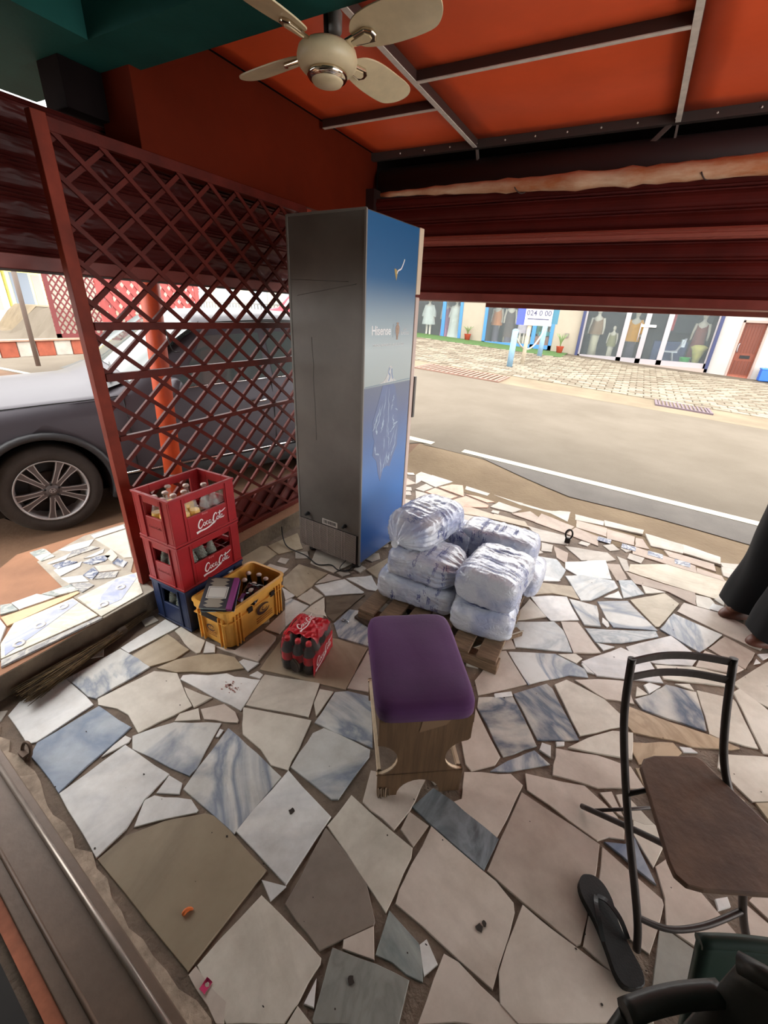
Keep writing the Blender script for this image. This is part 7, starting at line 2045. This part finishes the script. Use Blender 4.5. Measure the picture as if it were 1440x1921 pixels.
for x, y, lab in ((-6.45, -.22, 'small potted plant by the pillar between the blue windows'), (-2.55, -.35, 'spiky potted plant at the right end of the turf')):
    e = empty('potted_plant', (x, FY + y, gz(x, FY + y) + .01)); tag(e, lab, 'plant'); MB().lathe([(.10, 0), (.14, .22), (.16, .24), (.13, .22)], 16).build('pot', mat('terracotta', S(180, 74, 52), .7), e)
    for k in range(9):
        a_ = k * .7; l_ = .45 if x < -5 else .62
        mb = MB(); p = [(math.cos(a_) * .012 * t * t, math.sin(a_) * .012 * t * t, .2 + l_ * t / 3 - .012 * t * t) for t in range(4)]; p = [(q[0] * 2.2, q[1] * 2.2, q[2]) for q in p]
        mb.tube(p, [.012, .02, .016, .003], 4); mb.build('leaf', mat('plant_leaf', S(110, 132, 84), .7), e)
for x, lab in ((4.1, 'blue plastic bin by the white wall, left one'), (4.5, 'blue plastic bin by the white wall, right one')):
    e = empty('waste_bin', (x, FY - .35, gz(x, FY - .35) + .01)); tag(e, lab, 'bin', 'blue bins'); MB().bb(-.17, .17, -.17, .17, 0, .36).build('bin_body', mat('bin_blue', S(40, 96, 190), .5), e, bev=.02); MB().bb(-.185, .185, -.185, .185, .36, .40).build('bin_lid', mat('bin_lid', S(60, 120, 206), .5), e, bev=.01)

# ------------------------------------------------------------------ person in black standing at the right edge
ps = empty('person', (1.06, 2.86, 0)); tag(ps, 'person in wide black trousers and brown shoes standing at the right edge of the porch', 'person')
def figure():
    me = bpy.data.meshes.new('figure'); 
    V = [(0, 0, .95), (0, 0, 1.15), (0, 0, 1.38), (0, -.01, 1.50), (0, -.03, 1.60), (0, -.035, 1.68),
         (-.10, .0, .88), (-.12, .02, .48), (-.12, .03, .09), (.10, 0, .88), (.12, -.02, .48), (.12, -.02, .09),
         (-.19, 0, 1.40), (-.25, .02, 1.12), (-.16, -.15, 1.0), (.19, 0, 1.40), (.25, .02, 1.12), (.16, -.15, 1.0),
         (-.12, -.07, .045), (-.12, -.13, .035), (.12, -.12, .045), (.12, -.18, .035), (-.09, -.19, .99), (.09, -.19, .99)]
    Ed = [(0, 1), (1, 2), (2, 3), (3, 4), (4, 5), (0, 6), (6, 7), (7, 8), (0, 9), (9, 10), (10, 11), (2, 12), (12, 13), (13, 14), (2, 15), (15, 16), (16, 17), (8, 18), (18, 19), (11, 20), (20, 21), (14, 22), (17, 23)]
    Rr = [.15, .13, .14, .05, .085, .08, .095, .065, .045, .095, .065, .045, .06, .045, .032, .06, .045, .032, .04, .03, .04, .03, .03, .03]
    me.from_pydata(V, Ed, []); o = bpy.data.objects.new('figure', me); COL.objects.link(o)
    o.modifiers.new('skin', 'SKIN'); o.modifiers.new('sub', 'SUBSURF').levels = 2
    for i, r in enumerate(Rr): me.skin_vertices[0].data[i].radius = (r, r)
    me.skin_vertices[0].data[0].use_root = True
    bpy.context.view_layer.update()
    m2 = bpy.data.meshes.new_from_object(o.evaluated_get(bpy.context.evaluated_depsgraph_get())); bpy.data.objects.remove(o, do_unlink=True)
    return m2
fm = figure(); fm.polygons.foreach_set('use_smooth', [True] * len(fm.polygons)); fm.materials.clear(); fm.materials.append(mat('skin_brown', S(112, 76, 58), .55))
body_ = bpy.data.objects.new('body', fm); COL.objects.link(body_); body_.parent = ps; body_.rotation_euler = (0, 0, -.95)
BKC = mat('black_cloth', S(16, 17, 20), .9, var=.2, vscale=6)
Rz = Matrix.Rotation(-.95, 3, 'Z')
def leg_cloth(cx, cy):
    c0 = Rz @ Vector((cx, cy, 0))
    def f(u, v):
        a_ = u * 2 * PI; z = .055 + .9 * v
        r_ = .135 - .028 * math.sin(PI * min(1, v * 1.1)) + .02 * v
        fold = 1 + .05 * math.sin(5 * a_ + 3 * v) * (1 - v * .6) + .03 * math.sin(16 * v + 2 * a_)
        return (c0.x * (1 - v * .25) + r_ * fold * math.cos(a_) * 1.1, c0.y * (1 - v * .25) + r_ * fold * math.sin(a_), z)
    return f
MB().grid(leg_cloth(-.14, .03), 36, 30, cu=True).build('trouser_leg', BKC, ps); MB().grid(leg_cloth(.13, -.05), 36, 30, cu=True).build('trouser_leg', BKC, ps)
def shirt(u, v):
    a_ = u * 2 * PI; z = .78 + .70 * v; r_ = .23 - .05 * math.sin(PI * v * .8) if v < .9 else .23 - .12 * (v - .8) * 5
    p = Rz @ Vector((r_ * 1.12 * math.cos(a_), r_ * .82 * math.sin(a_), 0)); return (p.x, p.y, z)
MB().grid(shirt, 32, 16, cu=True).build('top', BKC, ps)
for s_ in (-1, 1):
    q = [Rz @ Vector(p) for p in ((s_ * .17, 0, 1.41), (s_ * .26, .02, 1.13), (s_ * .17, -.14, 1.0))]; MB().tube(q, [.085, .07, .065], 12).build('sleeve', BKC, ps)
def hair(u, v):
    a_ = -PI / 2 + .95 + (2 * PI - 1.9) * u; pr2 = [(.0, 1.80), (.07, 1.79), (.102, 1.73), (.106, 1.64), (.09, 1.55), (.07, 1.50)]
    f_ = v * 5; i = min(int(f_), 4); g = f_ - i; r_ = pr2[i][0] * (1 - g) + pr2[i + 1][0] * g; z_ = pr2[i][1] * (1 - g) + pr2[i + 1][1] * g
    p = Rz @ Vector((r_ * math.cos(a_), -.03 + r_ * math.sin(a_), 0)); return (p.x, p.y, z_)
MB().grid(hair, 26, 14).build('hair', mat('hair_black', S(20, 16, 15), .7), ps)
for s_ in (-1, 1):
    p = Rz @ Vector((s_ * .032, -.112, 0)); MB().lathe([(0, -.009), (.008, -.005), (.011, 0), (.008, .005), (0, .009)], 10, Matrix.Translation((p.x, p.y, 1.655))).build('eye', mat('eye_white', S(206, 200, 192), .3), ps)
    p = Rz @ Vector((s_ * .088, -.03, 0)); MB().lathe([(0, -.028), (.012, -.015), (.014, .008), (0, .026)], 10, Matrix.Translation((p.x, p.y, 1.64))).build('ear', MATS['skin_brown'], ps)
q = [Rz @ Vector(p) for p in ((0, -.112, 1.655), (0, -.128, 1.625), (0, -.118, 1.612))]; MB().tube(q, [.007, .013, .010], 8).build('nose', MATS['skin_brown'], ps)
q = [Rz @ Vector(p) for p in ((-.022, -.108, 1.585), (0, -.116, 1.583), (.022, -.108, 1.585))]; MB().tube(q, [.004, .008, .004], 8).build('mouth', mat('lips', S(120, 66, 60), .5), ps)
for cx, cy in ((-.12, -.03), (.12, -.08)):
    c0 = Rz @ Vector((cx, cy, 0))
    def shoe(u, v, c0=c0):
        a_ = u * 2 * PI; L_ = .14 * math.cos(a_); W_ = .052 * math.sin(a_) * (1 + .15 * math.cos(a_)); sc = math.sqrt(max(0, 1 - (v * .98) ** 2.5))
        p = Rz @ Vector((W_ * sc, -L_ * sc, 0)); return (c0.x + p.x, c0.y + p.y, .002 + .075 * v * (1 - .35 * math.cos(a_)))
    MB().grid(shoe, 24, 10, cu=True).build('shoe', mat('shoe_brown', S(96, 56, 42), .5), ps)
